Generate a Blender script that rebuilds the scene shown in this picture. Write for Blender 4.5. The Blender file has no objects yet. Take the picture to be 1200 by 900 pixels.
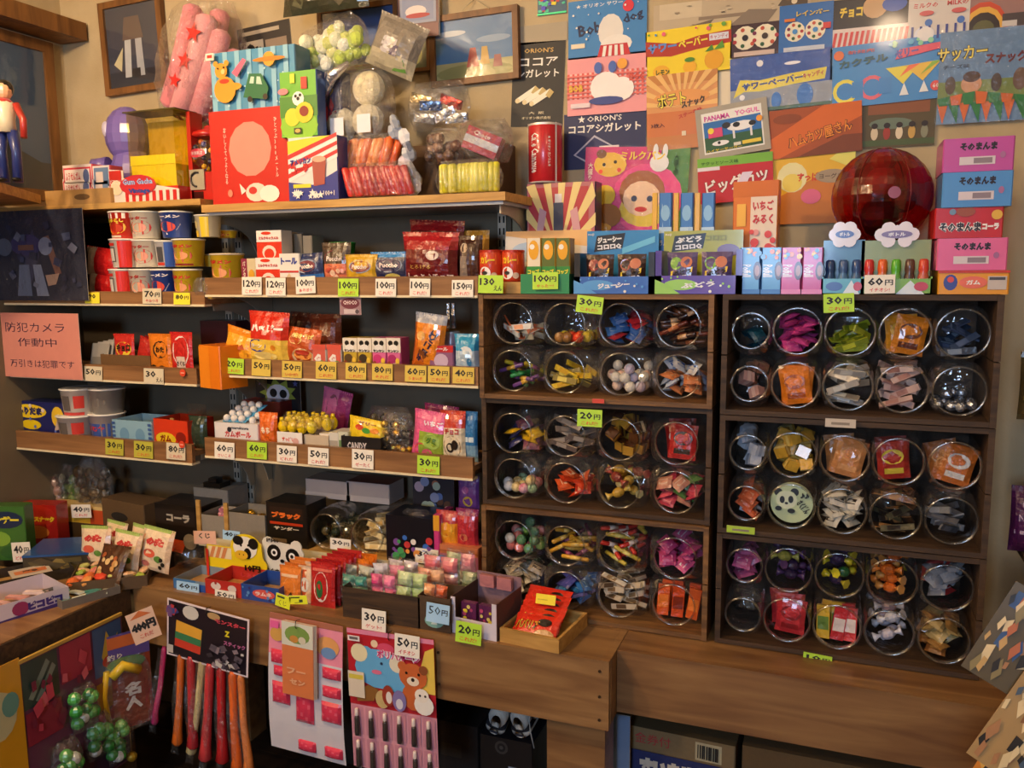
import bpy, math, random
from mathutils import Vector, Matrix
random.seed(7)
sc = bpy.context.scene
col_ = sc.collection
# ---------------------------------------------------------------- camera
FPX = 990.0
CAM = Vector((0.0, -2.2, 1.5))
_dy = Vector((385, -135, FPX)).normalized()
_dx = Vector((2600, 110, -FPX)); _dx = (_dx - _dy * _dx.dot(_dy)).normalized()
_dz = -_dy.cross(_dx)                                   # world up in photo axes (x right, y down, z ahead)
cam = bpy.data.objects.new('camera', bpy.data.cameras.new('camera'))
cam.data.sensor_width = 36.0
cam.data.lens = 36.0 * FPX / 1200.0
cam.data.clip_start = 0.02
col_.objects.link(cam)
cam.matrix_world = Matrix(((_dx.x, -_dx.y, -_dx.z, CAM.x), (_dy.x, -_dy.y, -_dy.z, CAM.y), (_dz.x, -_dz.y, -_dz.z, CAM.z), (0, 0, 0, 1)))
sc.camera = cam
# ---------------------------------------------------------------- world, lamps, exposure
wd = bpy.data.worlds.new('world'); sc.world = wd; wd.use_nodes = True
wd.node_tree.nodes['Background'].inputs[0].default_value = (0.45, 0.62, 1.0, 1)
wd.node_tree.nodes['Background'].inputs[1].default_value = 0.25
def lamp(name, typ, loc, power, color, size=0.1, rot=(0, 0, 0), sy=None, spot=None):
    l = bpy.data.lights.new(name, typ); l.energy = power; l.color = color
    if typ == 'AREA':
        l.size = size
        if sy: l.shape = 'RECTANGLE'; l.size_y = sy
    else:
        l.shadow_soft_size = size
    if spot: l.spot_size = math.radians(spot); l.spot_blend = 0.6
    o = bpy.data.objects.new(name, l); o.location = loc; o.rotation_euler = rot; col_.objects.link(o)
    return o
WARM = (1.0, 0.71, 0.42)
lamp('pendant_bulb', 'POINT', (-1.70, -1.55, 2.42), 40, WARM, 0.05)
lamp('ceiling_bulb', 'POINT', (0.15, -1.7, 2.45), 8, (1.0, 0.72, 0.46), 0.06)
lamp('warm_fill_light', 'POINT', (-2.2, -3.3, 2.5), 36, (1.0, 0.72, 0.44), 0.08)  # added warm fill with no known lamp, offsets the blue on the shelves
lamp('window_daylight', 'AREA', (-0.35, -4.3, 1.75), 26, (0.5, 0.7, 1.0), 0.6, (math.radians(90), 0, 0), 0.6)
sc.view_settings.view_transform = 'Standard'
sc.view_settings.look = 'None'
sc.view_settings.exposure = 0.74
sc.view_settings.gamma = 1.0
sc.view_settings.use_curve_mapping = False
cy = sc.cycles
cy.max_bounces = 8; cy.diffuse_bounces = 3; cy.glossy_bounces = 3; cy.transmission_bounces = 6; cy.transparent_max_bounces = 24
cy.caustics_reflective = False; cy.caustics_refractive = False
cy.sample_clamp_indirect = 4.0
# ---------------------------------------------------------------- photo pixel -> point on a known plane
def ray(px, py):
    c = Vector((px - 600, py - 450, FPX))
    return Vector((_dx.dot(c), _dy.dot(c), _dz.dot(c)))
def Py(px, py, y):
    d = ray(px, py); return CAM + d * ((y - CAM.y) / d.y)
def Pz(px, py, z):
    d = ray(px, py); return CAM + d * ((z - CAM.z) / d.z)
def Px(px, py, x):
    d = ray(px, py); return CAM + d * ((x - CAM.x) / d.x)
def BB(b, y):
    """photo box (x0,y0,x1,y1) on the plane y -> centre x, bottom z, width, height"""
    x0, y0, x1, y1 = b
    xm, ym = (x0 + x1) / 2, (y0 + y1) / 2
    l, r, t, m = Py(x0, ym, y).x, Py(x1, ym, y).x, Py(xm, y0, y).z, Py(xm, y1, y).z
    return (l + r) / 2, m, r - l, t - m
# ---------------------------------------------------------------- colours and materials
def lin(h):
    if not isinstance(h, str): return h
    h = NAMED.get(h, h).lstrip('#')
    f = lambda v: v / 12.92 if v <= 0.04045 else ((v + 0.055) / 1.055) ** 2.4
    return tuple(f(int(h[i:i + 2], 16) / 255) for i in (0, 2, 4)) + (1.0,)
NAMED = dict(red='d42020', dred='8e1418', white='f2efe6', cream='efe0b8', black='16140f', yellow='f5cf1c', lemon='ffe94a', orange='f07818', green='2f9a3a',
             lime='a8d83a', dgreen='1d5a2c', blue='2a6cc8', sky='5aa8e0', navy='1c2456', pink='f08cb0', hot='e83a88', lpink='f8bcc8', purple='6a3aa0', lilac='a890d0',
             brown='6a3a1c', dbrown='3a2212', tan='c89a62', grey='8c8a86', dgrey='3c3a3a', lgrey='c4c2bc', gold='c89a2c', silver='c0c6cc', teal='2a9a94', peach='f5b48c',
             skin='e8b088', mag='c83a9a', olive='a8a238', kraft='b08850', dark='241c16', mint='a0d8c0')
def _mat(name):
    m = bpy.data.materials.new(name); m.use_nodes = True
    nt = m.node_tree; return m, nt, nt.nodes['Principled BSDF']
def N(nt, t, **kw):
    n = nt.nodes.new(t)
    for k, v in kw.items():
        if k.startswith('i'): n.inputs[int(k[1:])].default_value = v
        else: setattr(n, k, v)
    return n
def attr_mat(name, rough, bump=0.0, bscale=60, coat=0.0, var=0.08, spec=0.5, metal=0.0, sheen=0.0):
    m, nt, b = _mat(name)
    a = N(nt, 'ShaderNodeVertexColor', layer_name='Col')
    tc = N(nt, 'ShaderNodeTexCoord')
    nz = N(nt, 'ShaderNodeTexNoise'); nz.inputs['Scale'].default_value = bscale; nz.inputs['Detail'].default_value = 3
    nt.links.new(tc.outputs['Object'], nz.inputs['Vector'])
    hs = N(nt, 'ShaderNodeHueSaturation')
    mr = N(nt, 'ShaderNodeMapRange'); mr.inputs[3].default_value = 1 - var; mr.inputs[4].default_value = 1 + var
    nt.links.new(nz.outputs[0], mr.inputs[0]); nt.links.new(mr.outputs[0], hs.inputs['Value'])
    nt.links.new(a.outputs[0], hs.inputs['Color']); nt.links.new(hs.outputs[0], b.inputs['Base Color'])
    b.inputs['Roughness'].default_value = rough; b.inputs['Specular IOR Level'].default_value = spec
    b.inputs['Coat Weight'].default_value = coat; b.inputs['Coat Roughness'].default_value = 0.08; b.inputs['Metallic'].default_value = metal
    b.inputs['Sheen Weight'].default_value = sheen
    if bump:
        bp = N(nt, 'ShaderNodeBump'); bp.inputs['Strength'].default_value = bump; bp.inputs['Distance'].default_value = 0.01
        nt.links.new(nz.outputs[0], bp.inputs['Height']); nt.links.new(bp.outputs[0], b.inputs['Normal'])
    return m
def wood_mat(name, c1, c2, scale=(2, 30, 30), rough=0.5, bump=0.15, coat=0.0):
    m, nt, b = _mat(name)
    tc = N(nt, 'ShaderNodeTexCoord'); mp = N(nt, 'ShaderNodeMapping'); mp.inputs['Scale'].default_value = scale
    nt.links.new(tc.outputs['Object'], mp.inputs[0])
    n1 = N(nt, 'ShaderNodeTexNoise'); n1.inputs['Scale'].default_value = 1.6; n1.inputs['Detail'].default_value = 6; n1.inputs['Distortion'].default_value = 0.8
    n2 = N(nt, 'ShaderNodeTexNoise'); n2.inputs['Scale'].default_value = 3.0; n2.inputs['Detail'].default_value = 2
    nt.links.new(mp.outputs[0], n1.inputs['Vector']); nt.links.new(tc.outputs['Object'], n2.inputs['Vector'])
    r = N(nt, 'ShaderNodeValToRGB'); r.color_ramp.elements[0].position = 0.3; r.color_ramp.elements[1].position = 0.72
    r.color_ramp.elements[0].color = lin(c1); r.color_ramp.elements[1].color = lin(c2)
    mx = N(nt, 'ShaderNodeMath', operation='ADD'); m2 = N(nt, 'ShaderNodeMath', operation='MULTIPLY'); m2.inputs[1].default_value = 0.5
    sb = N(nt, 'ShaderNodeMath', operation='SUBTRACT'); sb.inputs[1].default_value = 0.5
    nt.links.new(n2.outputs[0], sb.inputs[0]); nt.links.new(sb.outputs[0], m2.inputs[0])
    nt.links.new(n1.outputs[0], mx.inputs[0]); nt.links.new(m2.outputs[0], mx.inputs[1]); nt.links.new(mx.outputs[0], r.inputs[0])
    nt.links.new(r.outputs[0], b.inputs['Base Color'])
    b.inputs['Roughness'].default_value = rough; b.inputs['Coat Weight'].default_value = coat
    bp = N(nt, 'ShaderNodeBump'); bp.inputs['Strength'].default_value = bump; bp.inputs['Distance'].default_value = 0.004
    nt.links.new(n1.outputs[0], bp.inputs['Height']); nt.links.new(bp.outputs[0], b.inputs['Normal'])
    return m
def wall_mat(name, c1, c2, scale=6, rough=0.9, bump=0.2):
    m, nt, b = _mat(name)
    tc = N(nt, 'ShaderNodeTexCoord')
    n1 = N(nt, 'ShaderNodeTexNoise'); n1.inputs['Scale'].default_value = scale; n1.inputs['Detail'].default_value = 8
    n2 = N(nt, 'ShaderNodeTexNoise'); n2.inputs['Scale'].default_value = 140; n2.inputs['Detail'].default_value = 3
    nt.links.new(tc.outputs['Object'], n1.inputs['Vector']); nt.links.new(tc.outputs['Object'], n2.inputs['Vector'])
    r = N(nt, 'ShaderNodeValToRGB'); r.color_ramp.elements[0].position = 0.35; r.color_ramp.elements[1].position = 0.65
    r.color_ramp.elements[0].color = lin(c1); r.color_ramp.elements[1].color = lin(c2)
    nt.links.new(n1.outputs[0], r.inputs[0]); nt.links.new(r.outputs[0], b.inputs['Base Color'])
    b.inputs['Roughness'].default_value = rough
    bp = N(nt, 'ShaderNodeBump'); bp.inputs['Strength'].default_value = bump; bp.inputs['Distance'].default_value = 0.003
    nt.links.new(n2.outputs[0], bp.inputs['Height']); nt.links.new(bp.outputs[0], b.inputs['Normal'])
    return m
def clear_mat(name, tint=(0.96, 0.97, 0.97), base=0.04, edge=0.5, rough=0.06, bump=0.0, bscale=40, haze=0.0):
    m, nt, b = _mat(name); nt.nodes.remove(b)
    out = nt.nodes['Material Output']
    tr = N(nt, 'ShaderNodeBsdfTransparent'); tr.inputs[0].default_value = tint + (1,)
    gl = N(nt, 'ShaderNodeBsdfGlossy'); gl.inputs['Roughness'].default_value = rough; gl.inputs[0].default_value = (1, 1, 1, 1)
    lw = N(nt, 'ShaderNodeLayerWeight'); lw.inputs[0].default_value = 0.5
    mr = N(nt, 'ShaderNodeMapRange'); mr.inputs[1].default_value = 0; mr.inputs[2].default_value = 1; mr.inputs[3].default_value = base; mr.inputs[4].default_value = edge
    pw = N(nt, 'ShaderNodeMath', operation='POWER'); pw.inputs[1].default_value = 2.2
    nt.links.new(lw.outputs['Facing'], pw.inputs[0]); nt.links.new(pw.outputs[0], mr.inputs[0])
    mx = N(nt, 'ShaderNodeMixShader'); nt.links.new(mr.outputs[0], mx.inputs[0]); nt.links.new(tr.outputs[0], mx.inputs[1]); nt.links.new(gl.outputs[0], mx.inputs[2])
    last = mx
    if haze:
        df = N(nt, 'ShaderNodeBsdfDiffuse'); df.inputs[0].default_value = (0.8, 0.8, 0.8, 1)
        m2 = N(nt, 'ShaderNodeMixShader'); m2.inputs[0].default_value = haze
        nt.links.new(mx.outputs[0], m2.inputs[1]); nt.links.new(df.outputs[0], m2.inputs[2]); last = m2
    if bump:
        tc = N(nt, 'ShaderNodeTexCoord'); nz = N(nt, 'ShaderNodeTexNoise'); nz.inputs['Scale'].default_value = bscale; nz.inputs['Detail'].default_value = 3
        nt.links.new(tc.outputs['Object'], nz.inputs['Vector'])
        bp = N(nt, 'ShaderNodeBump'); bp.inputs['Strength'].default_value = bump; bp.inputs['Distance'].default_value = 0.02
        nt.links.new(nz.outputs[0], bp.inputs['Height'])
        nt.links.new(bp.outputs[0], gl.inputs['Normal']); nt.links.new(bp.outputs[0], lw.inputs['Normal'])
    nt.links.new(last.outputs[0], out.inputs['Surface'])
    return m
M = dict(
    paper=attr_mat('printed_paper', 0.55, 0.0, 30, var=0.05),
    card=attr_mat('coated_card', 0.32, 0.05, 25, coat=0.25, var=0.05),
    film=attr_mat('snack_film', 0.3, 0.55, 45, coat=0.5, var=0.08),
    foil=attr_mat('metal_foil', 0.22, 0.6, 60, metal=0.85, var=0.1),
    plastic=attr_mat('moulded_plastic', 0.3, 0.03, 20, coat=0.3),
    matte=attr_mat('matte_paint', 0.8, 0.1, 60),
    cloth=attr_mat('soft_cloth', 0.95, 0.3, 220, sheen=0.3),
    metal=attr_mat('painted_metal', 0.38, 0.03, 30, metal=0.4),
    gum=attr_mat('sugar_candy', 0.25, 0.05, 50, coat=0.4, var=0.12),
    kraft=attr_mat('cardboard', 0.85, 0.1, 90, var=0.1),
    jar=clear_mat('jar_plastic', (0.97, 0.97, 0.96), 0.09, 0.6, 0.05, 0.5, 30, haze=0.015),
    bag=clear_mat('clear_film', (0.97, 0.97, 0.97), 0.09, 0.5, 0.12, 0.9, 55, haze=0.02),
    sleeve=clear_mat('clear_sleeve', (0.98, 0.98, 0.98), 0.03, 0.35, 0.1, 0.7, 40),
    sheet=clear_mat('clear_sheet', (0.95, 0.95, 0.95), 0.05, 0.4, 0.08, 0.4, 14),
    glass=clear_mat('picture_glass', (0.97, 0.97, 0.97), 0.07, 0.6, 0.08, 0.12, 9),
    amber=clear_mat('yellow_tint_plastic', (0.96, 0.9, 0.5), 0.06, 0.5, 0.06, 0.2, 12),
    ruby=clear_mat('red_tint_vinyl', (0.62, 0.05, 0.04), 0.05, 0.4, 0.12, 0.3, 10, haze=0.0),
    crate=wood_mat('crate_wood', '4a3018', '8a6236', (3, 40, 40), 0.6, 0.3),
    crate_dark=wood_mat('crate_wood_dark', '2c1e12', '523a22', (3, 40, 40), 0.65, 0.3),
    fascia=wood_mat('shelf_veneer', '785232', 'a0744a', (2, 24, 30), 0.42, 0.05, 0.2),
    counter=wood_mat('counter_plank', '6a4628', '9a7448', (1.6, 14, 16), 0.45, 0.12, 0.2),
    frame=wood_mat('frame_wood', '5a3818', '8a5c2c', (20, 20, 3), 0.5, 0.1),
    lightwood=wood_mat('pale_wood', 'a87c3c', 'd0a45c', (3, 30, 30), 0.55, 0.1),
    floor=wood_mat('dark_floorboard', '241810', '3c2a1c', (2, 20, 2), 0.5, 0.1),
    plaster=wall_mat('warm_plaster', 'b5a17c', 'c2b08c'),
    panel=wall_mat('grey_back_panel', '6a5d4a', '786a54', 4, 0.7, 0.08),
    ceiling=wall_mat('ceiling_board', 'b8ab94', 'c8bca4'),
)
# ---------------------------------------------------------------- mesh builder
_txt = {}
def text_geo(s, bold=0.0):
    k = (s, bold)
    if k not in _txt:
        cu = bpy.data.curves.new('lettering', 'FONT'); cu.body = s; cu.size = 1; cu.resolution_u = 1; cu.fill_mode = 'FRONT'; cu.offset = bold; cu.space_line = 0.95
        o = bpy.data.objects.new('lettering', cu); me = o.to_mesh()
        vs = [(v.co.x, v.co.y) for v in me.vertices]; fs = [tuple(p.vertices) for p in me.polygons]
        o.to_mesh_clear(); bpy.data.objects.remove(o); bpy.data.curves.remove(cu)
        if vs:
            x0 = min(v[0] for v in vs); x1 = max(v[0] for v in vs); y0 = min(v[1] for v in vs); y1 = max(v[1] for v in vs)
            vs = [((x - (x0 + x1) / 2), (y - (y0 + y1) / 2)) for x, y in vs]
            _txt[k] = (vs, fs, x1 - x0, y1 - y0)
        else: _txt[k] = ([], [], 1, 1)
    return _txt[k]
class MB:
    def __init__(s): s.v = []; s.f = []; s.c = []; s.sm = []
    def add(s, vs, fs, c, smooth=False):
        b = len(s.v); s.v += [tuple(v) for v in vs]; c = lin(c)
        for f in fs: s.f.append(tuple(b + i for i in f)); s.c.append(c); s.sm.append(smooth)
        return s
    def box(s, x0, x1, y0, y1, z0, z1, c, top=None, side=None, front=None, bottom=None, back=None):
        vs = [(x0, y0, z0), (x1, y0, z0), (x1, y1, z0), (x0, y1, z0), (x0, y0, z1), (x1, y0, z1), (x1, y1, z1), (x0, y1, z1)]
        for f, k in (((0, 1, 5, 4), front), ((1, 2, 6, 5), side), ((2, 3, 7, 6), back), ((3, 0, 4, 7), side), ((4, 5, 6, 7), top), ((3, 2, 1, 0), bottom)):
            s.add([vs[i] for i in f], [(0, 1, 2, 3)], k or c)
        return s
    def grid(s, S, nu, nv, c, smooth=True, flip=False, closed=False):
        vs = [S(i / nu, j / nv) for j in range(nv + 1) for i in range(nu + 1)]
        W = nu + 1
        for j in range(nv):
            for i in range(nu):
                q = (j * W + i, j * W + i + 1, (j + 1) * W + i + 1, (j + 1) * W + i)
                if flip: q = q[::-1]
                cc = c((i + .5) / nu, (j + .5) / nv) if callable(c) else c
                s.add([vs[k] for k in q], [(0, 1, 2, 3)], cc, smooth)
        return s
    def lathe(s, prof, c, n=20, ctr=(0, 0), cap0=True, cap1=True, axis='z', smooth=True, a0=0.0, a1=2 * math.pi):
        """prof: list of (r, z[, colour of the band above])"""
        full = abs(a1 - a0 - 2 * math.pi) < 1e-6
        m = n if full else n + 1
        def pt(r, z, k):
            a = a0 + (a1 - a0) * k / n
            x, y = r * math.cos(a), r * math.sin(a)
            return {'z': (ctr[0] + x, ctr[1] + y, z), 'y': (ctr[0] + x, z, ctr[1] + y), 'x': (z, ctr[0] + x, ctr[1] + y)}[axis]
        b = len(s.v)
        for p in prof: s.v += [pt(p[0], p[1], k) for k in range(m)]
        fl = axis == 'y'
        for j in range(len(prof) - 1):
            cc = lin(prof[j][2] if len(prof[j]) > 2 and prof[j][2] else c)
            for k in range(n):
                k2 = (k + 1) % m
                q = (b + j * m + k, b + j * m + k2, b + (j + 1) * m + k2, b + (j + 1) * m + k)
                s.f.append(q[::-1] if fl else q); s.c.append(cc); s.sm.append(smooth)
        if full:
            if cap0: s.f.append(tuple(b + k for k in (range(m) if fl else range(m - 1, -1, -1)))); s.c.append(lin(c)); s.sm.append(False)
            e = b + (len(prof) - 1) * m
            if cap1: s.f.append(tuple(e + k for k in (range(m - 1, -1, -1) if fl else range(m)))); s.c.append(lin(prof[-1][2] if len(prof[-1]) > 2 and prof[-1][2] else c)); s.sm.append(False)
        return s
    def ball(s, ctr, r, c, n=12, m=8, sc_=(1, 1, 1)):
        def S(u, v):
            a, t = 2 * math.pi * u, math.pi * (v - .5)
            return (ctr[0] + r * sc_[0] * math.cos(a) * math.cos(t), ctr[1] + r * sc_[1] * math.sin(a) * math.cos(t), ctr[2] + r * sc_[2] * math.sin(t))
        return s.grid(S, n, m, c)
    def tube(s, pts, r, c, n=8, caps=True):
        pts = [Vector(p) for p in pts]; R = r if isinstance(r, (list, tuple)) else [r] * len(pts)
        b = len(s.v); up = Vector((0, 0, 1))
        for i, p in enumerate(pts):
            d = (pts[min(i + 1, len(pts) - 1)] - pts[max(i - 1, 0)]).normalized()
            a = d.cross(up if abs(d.z) < .95 else Vector((1, 0, 0))).normalized(); e = a.cross(d)
            for k in range(n):
                t = 2 * math.pi * k / n; s.v.append(tuple(p + (a * math.cos(t) + e * math.sin(t)) * R[i]))
        c = lin(c)
        for i in range(len(pts) - 1):
            for k in range(n):
                s.f.append((b + i * n + k, b + i * n + (k + 1) % n, b + (i + 1) * n + (k + 1) % n, b + (i + 1) * n + k)); s.c.append(c); s.sm.append(True)
        if caps:
            s.f.append(tuple(b + k for k in range(n - 1, -1, -1))); s.c.append(c); s.sm.append(False)
            e0 = b + (len(pts) - 1) * n; s.f.append(tuple(e0 + k for k in range(n))); s.c.append(c); s.sm.append(False)
        return s
    def prism(s, poly, y0, y1, c, front=None):
        """polygon in x,z extruded along y"""
        n = len(poly); vs = [(x, y0, z) for x, z in poly] + [(x, y1, z) for x, z in poly]
        s.add(vs, [tuple(range(n))], front or c); s.add(vs, [tuple(range(2 * n - 1, n - 1, -1))], c)
        return s.add(vs, [(i, i + n, (i + 1) % n + n, (i + 1) % n) for i in range(n)], c)
    # --- flat print on a surface S(u,v,off); w,h in metres
    def art(s, S, w, h, items, eps=0.00035, sub=1):
        asp = w / h
        for k, it in enumerate(items):
            o = eps * (k + 1); t = it[0]
            if t == 'r':
                _, x0, y0, x1, y1, c = it
                s.grid(lambda u, v: S(x0 + (x1 - x0) * u, y0 + (y1 - y0) * v, o), sub, sub, c, sub > 1)
            elif t in 'ce':
                if t == 'c': _, cx, cy_, ry, c = it; rx = ry / asp
                else: _, cx, cy_, rx, ry, c = it
                n = 14
                s.add([S(cx + rx * math.cos(2 * math.pi * i / n), cy_ + ry * math.sin(2 * math.pi * i / n), o) for i in range(n)], [tuple(range(n))], c)
            elif t == 'p':
                s.add([S(x, y, o) for x, y in it[1]], [tuple(range(len(it[1])))], it[2])
            elif t == 'star':
                _, cx, cy_, r, c = it
                P = []
                for i in range(10):
                    a = math.pi / 2 + i * math.pi / 5; q = r if i % 2 == 0 else r * .42
                    P.append((cx + q / asp * math.cos(a), cy_ + q * math.sin(a)))
                vs = [S(cx, cy_, o)] + [S(x, y, o) for x, y in P]
                s.add(vs, [(0, i + 1, (i + 1) % 10 + 1) for i in range(10)], c)
            elif t == 'ray':
                _, cx, cy_, n, c = it[:5]
                a0, a1 = (it[5], it[6]) if len(it) > 5 else (0, 2 * math.pi)
                def hit(a):
                    dx, dy = math.cos(a), math.sin(a); tt = 1e9
                    for p, d in ((cx, dx), (cy_, dy)):
                        if d > 1e-9: tt = min(tt, (1 - p) / d)
                        elif d < -1e-9: tt = min(tt, -p / d)
                    return (cx + dx * tt, cy_ + dy * tt)
                for i in range(n):
                    b0 = a0 + (a1 - a0) * i / n; b1 = b0 + (a1 - a0) / n * .5
                    s.add([S(cx, cy_, o), S(*hit(b0), o), S(*hit(b1), o)], [(0, 1, 2)], c)
            elif t in ('t', 'tv'):
                txt, cx, cy_, th, c = it[1:6]
                tw = it[6] if len(it) > 6 else 0; bold = it[7] if len(it) > 7 else 0.012; rot = it[8] if len(it) > 8 else 0
                if t == 'tv': txt = '\n'.join(txt)
                vs, fs, gw, gh = text_geo(txt, bold)
                sy = th / gh; sx = (tw / gw) if tw else sy / asp
                cr, sr = math.cos(rot), math.sin(rot)
                out = []
                for x, y in vs:
                    X, Y = x * sx * asp, y * sy
                    out.append(S(cx + (X * cr - Y * sr) / asp, cy_ + X * sr + Y * cr, o))
                s.add(out, fs, c)
        return s
    def build(s, name, mat='paper', parent=None, loc=(0, 0, 0), rot=(0, 0, 0)):
        me = bpy.data.meshes.new(name); me.from_pydata(s.v, [], s.f)
        at = me.color_attributes.new('Col', 'FLOAT_COLOR', 'CORNER')
        buf = []
        for f, c in zip(s.f, s.c): buf.extend(list(c) * len(f))
        at.data.foreach_set('color', buf)
        me.polygons.foreach_set('use_smooth', s.sm)
        me.materials.append(M[mat] if isinstance(mat, str) else mat)
        me.update()
        o = bpy.data.objects.new(name, me); col_.objects.link(o)
        o.location = loc; o.rotation_euler = rot; o.parent = parent
        return o
def tag(o, label, cat, group=None):
    o['label'] = label; o['category'] = cat
    if group: o['group'] = group
    return o
def struct(o): o['kind'] = 'structure'; return o
def empty(name, loc=(0, 0, 0), rot=(0, 0, 0)):
    o = bpy.data.objects.new(name, None); o.empty_display_size = 0.05; col_.objects.link(o); o.location = loc; o.rotation_euler = rot; return o
def dup(o, loc=None, rot=None, label=None, parent=None):
    c = o.copy(); col_.objects.link(c); c.parent = parent
    if loc is not None: c.location = loc
    if rot is not None: c.rotation_euler = rot
    if label: c['label'] = label
    for ch in o.children: dup(ch, parent=c)
    return c
R = math.radians
def plane(w, h, y=0.0, x=0.0, z=0.0):
    return lambda u, v, o=0.0: (x + (u - .5) * w, y - o, z + v * h)
# ================================================================ the room
XL, XR, ZC, YF = -2.44, 1.25, 2.75, -4.4
def sbox(name, x0, x1, y0, y1, z0, z1, mat): return struct(MB().box(x0, x1, y0, y1, z0, z1, 'white').build(name, mat))
sbox('wall_back', XL - .1, XR + .1, 0, .1, 0, ZC, 'plaster')
sbox('wall_left', XL - .1, XL, YF, 0, 0, ZC, 'plaster')
sbox('wall_right', XR, XR + .1, YF, 0, 0, ZC, 'plaster')
sbox('ceiling', XL - .1, XR + .1, YF - .1, .1, ZC, ZC + .1, 'ceiling')
fl = struct(MB().box(XL - .1, XR + .1, YF - .1, .1, -.1, -.012, 'dark').build('floor', 'floor'))
for i in range(28):                                                  # floorboards run along the counter
    y1 = .0 - i * .157
    MB().box(XL, XR, y1 - .154, y1, -.012, 0, 'dark').build('plank', 'floor', fl)
WX0, WX1, WZ0, WZ1 = -1.15, .45, 1.1, 2.4                                # the shop window behind the visitor
wf = struct(MB().box(XL - .1, WX0, YF - .1, YF, 0, ZC, 'cream').box(WX1, XR + .1, YF - .1, YF, 0, ZC, 'cream').box(WX0, WX1, YF - .1, YF, 0, WZ0, 'cream').box(WX0, WX1, YF - .1, YF, WZ1, ZC, 'cream').build('wall_front', 'plaster'))
w1 = struct(MB().box(WX0, WX1, YF - .06, YF - .02, WZ0, WZ0 + .05, 'brown').box(WX0, WX1, YF - .06, YF - .02, WZ1 - .05, WZ1, 'brown').box(WX0, WX0 + .05, YF - .06, YF - .02, WZ0, WZ1, 'brown').box(WX1 - .05, WX1, YF - .06, YF - .02, WZ0, WZ1, 'brown').box(-.38, -.33, YF - .06, YF - .02, WZ0, WZ1, 'brown').build('window_1', 'frame'))
struct(MB().box(XL, -.845, -.012, 0, .62, 1.66, 'grey').build('wall_back_panel', 'panel'))
struct(MB().box(XL, XR, -.012, 0, 0, .62, 'grey').build('wall_back_panel', 'panel'))
struct(MB().box(XL, XL + .01, YF, -.012, 0, 1.672, 'grey').build('wall_left_panel', 'panel'))
# ================================================================ shelving: uprights, brackets, boards
def upright(x, z0, z1, label):
    m = MB(); w = .024
    m.box(x - w / 2, x + w / 2, -.022, -.012, z0, z1, 'c9c4b4')
    o = m.build('shelf_upright', 'metal'); tag(o, label, 'shelf upright', 'slotted metal uprights behind the shelves')
    s = MB(); n = int((z1 - z0) / .032)
    for i in range(n):
        z = z0 + .012 + i * .032
        for dx in (-.006, .006): s.box(x + dx - .0022, x + dx + .0022, -.0232, -.0222, z, z + .018, 'black')
    s.build('slot', 'matte', o)
    return o
upright(-1.802, .64, 1.66, 'slotted steel upright behind the cup shelves end')
upright(-1.752, .64, 1.66, 'slotted steel upright beside the blister ball tray')
upright(-.868, 1.3, 1.70, 'slotted steel upright behind the two small red cans')
def bracket_poly(d, h):
    P = [(-.015, 0), (-d, 0), (-d, -.02)]
    for i in range(1, 9):
        a = math.pi / 2 * i / 9
        P.append((-d + .02 + (d - .06) * math.sin(a), -.02 - (h - .02) * (1 - math.cos(a))))
    P += [(-.035, -h), (-.015, -h)]
    return P
def bracket(x, z, d, h, parent, c='b9b09c'):
    P = bracket_poly(d, h); n = len(P)
    vs = [(x - .002, y, z + q) for y, q in P] + [(x + .002, y, z + q) for y, q in P]
    m = MB().add(vs, [tuple(range(n)), tuple(range(2 * n - 1, n - 1, -1))] + [(i, i + n, (i + 1) % n + n, (i + 1) % n) for i in range(n)], c)
    return m.build('bracket', 'metal', parent)
def shelf(x0, x1, ztop, zbot, label, yf=-.30, br=(), edge=None):
    o = empty('wall_shelf', ((x0 + x1) / 2, -.02, zbot)); tag(o, label, 'shelf', 'boards of the wall shelving')
    ox, oy, oz = o.location
    def L(m): m.v = [(a - ox, b - oy, c - oz) for a, b, c in m.v]; return m
    zb = ztop - .022                                         # board lies behind the lip
    L(MB().box(x0, x1, yf + .012, -.024, zb - .014, zb, 'white')).build('board', 'fascia', o)
    L(MB().box(x0, x1, yf, yf + .012, zbot, ztop, 'white')).build('front_lip', 'fascia', o)
    L(MB().box(x0, x1, yf - .002, yf + .03, zbot - .006, zbot, 'e8d9b4')).build('edge_strip', 'plastic', o)
    for bx in br:
        b = bracket(bx, zb - .014, .25, .15, o); b.data.transform(Matrix.Translation((-ox, -oy, -oz)))
    return zb
SH1 = shelf(-1.648, -.822, 1.490, 1.443, 'chocolate and carton shelf, highest with white price cards', br=(-1.64, -.86))
SH2 = shelf(-1.650, -.824, 1.267, 1.220, 'snack bag shelf with a row of yellow price cards', br=(-1.64, -.86))
SH3 = shelf(-1.680, -.842, 1.037, .984, 'candy pouch shelf above the dark game boxes', br=(-1.67, -.86))
LS1 = shelf(-2.44, -1.652, 1.452, 1.416, 'cup noodle shelf behind the dark clear-bagged poster', br=(-1.665,))
LS2 = shelf(-2.44, -1.695, 1.234, 1.189, 'small packet shelf behind the pink handwritten notice', br=(-1.71,))
LS3 = shelf(-2.44, -1.728, 1.012, .957, 'lowest cup shelf holding the dark blue snack box', br=(-1.74,))
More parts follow.
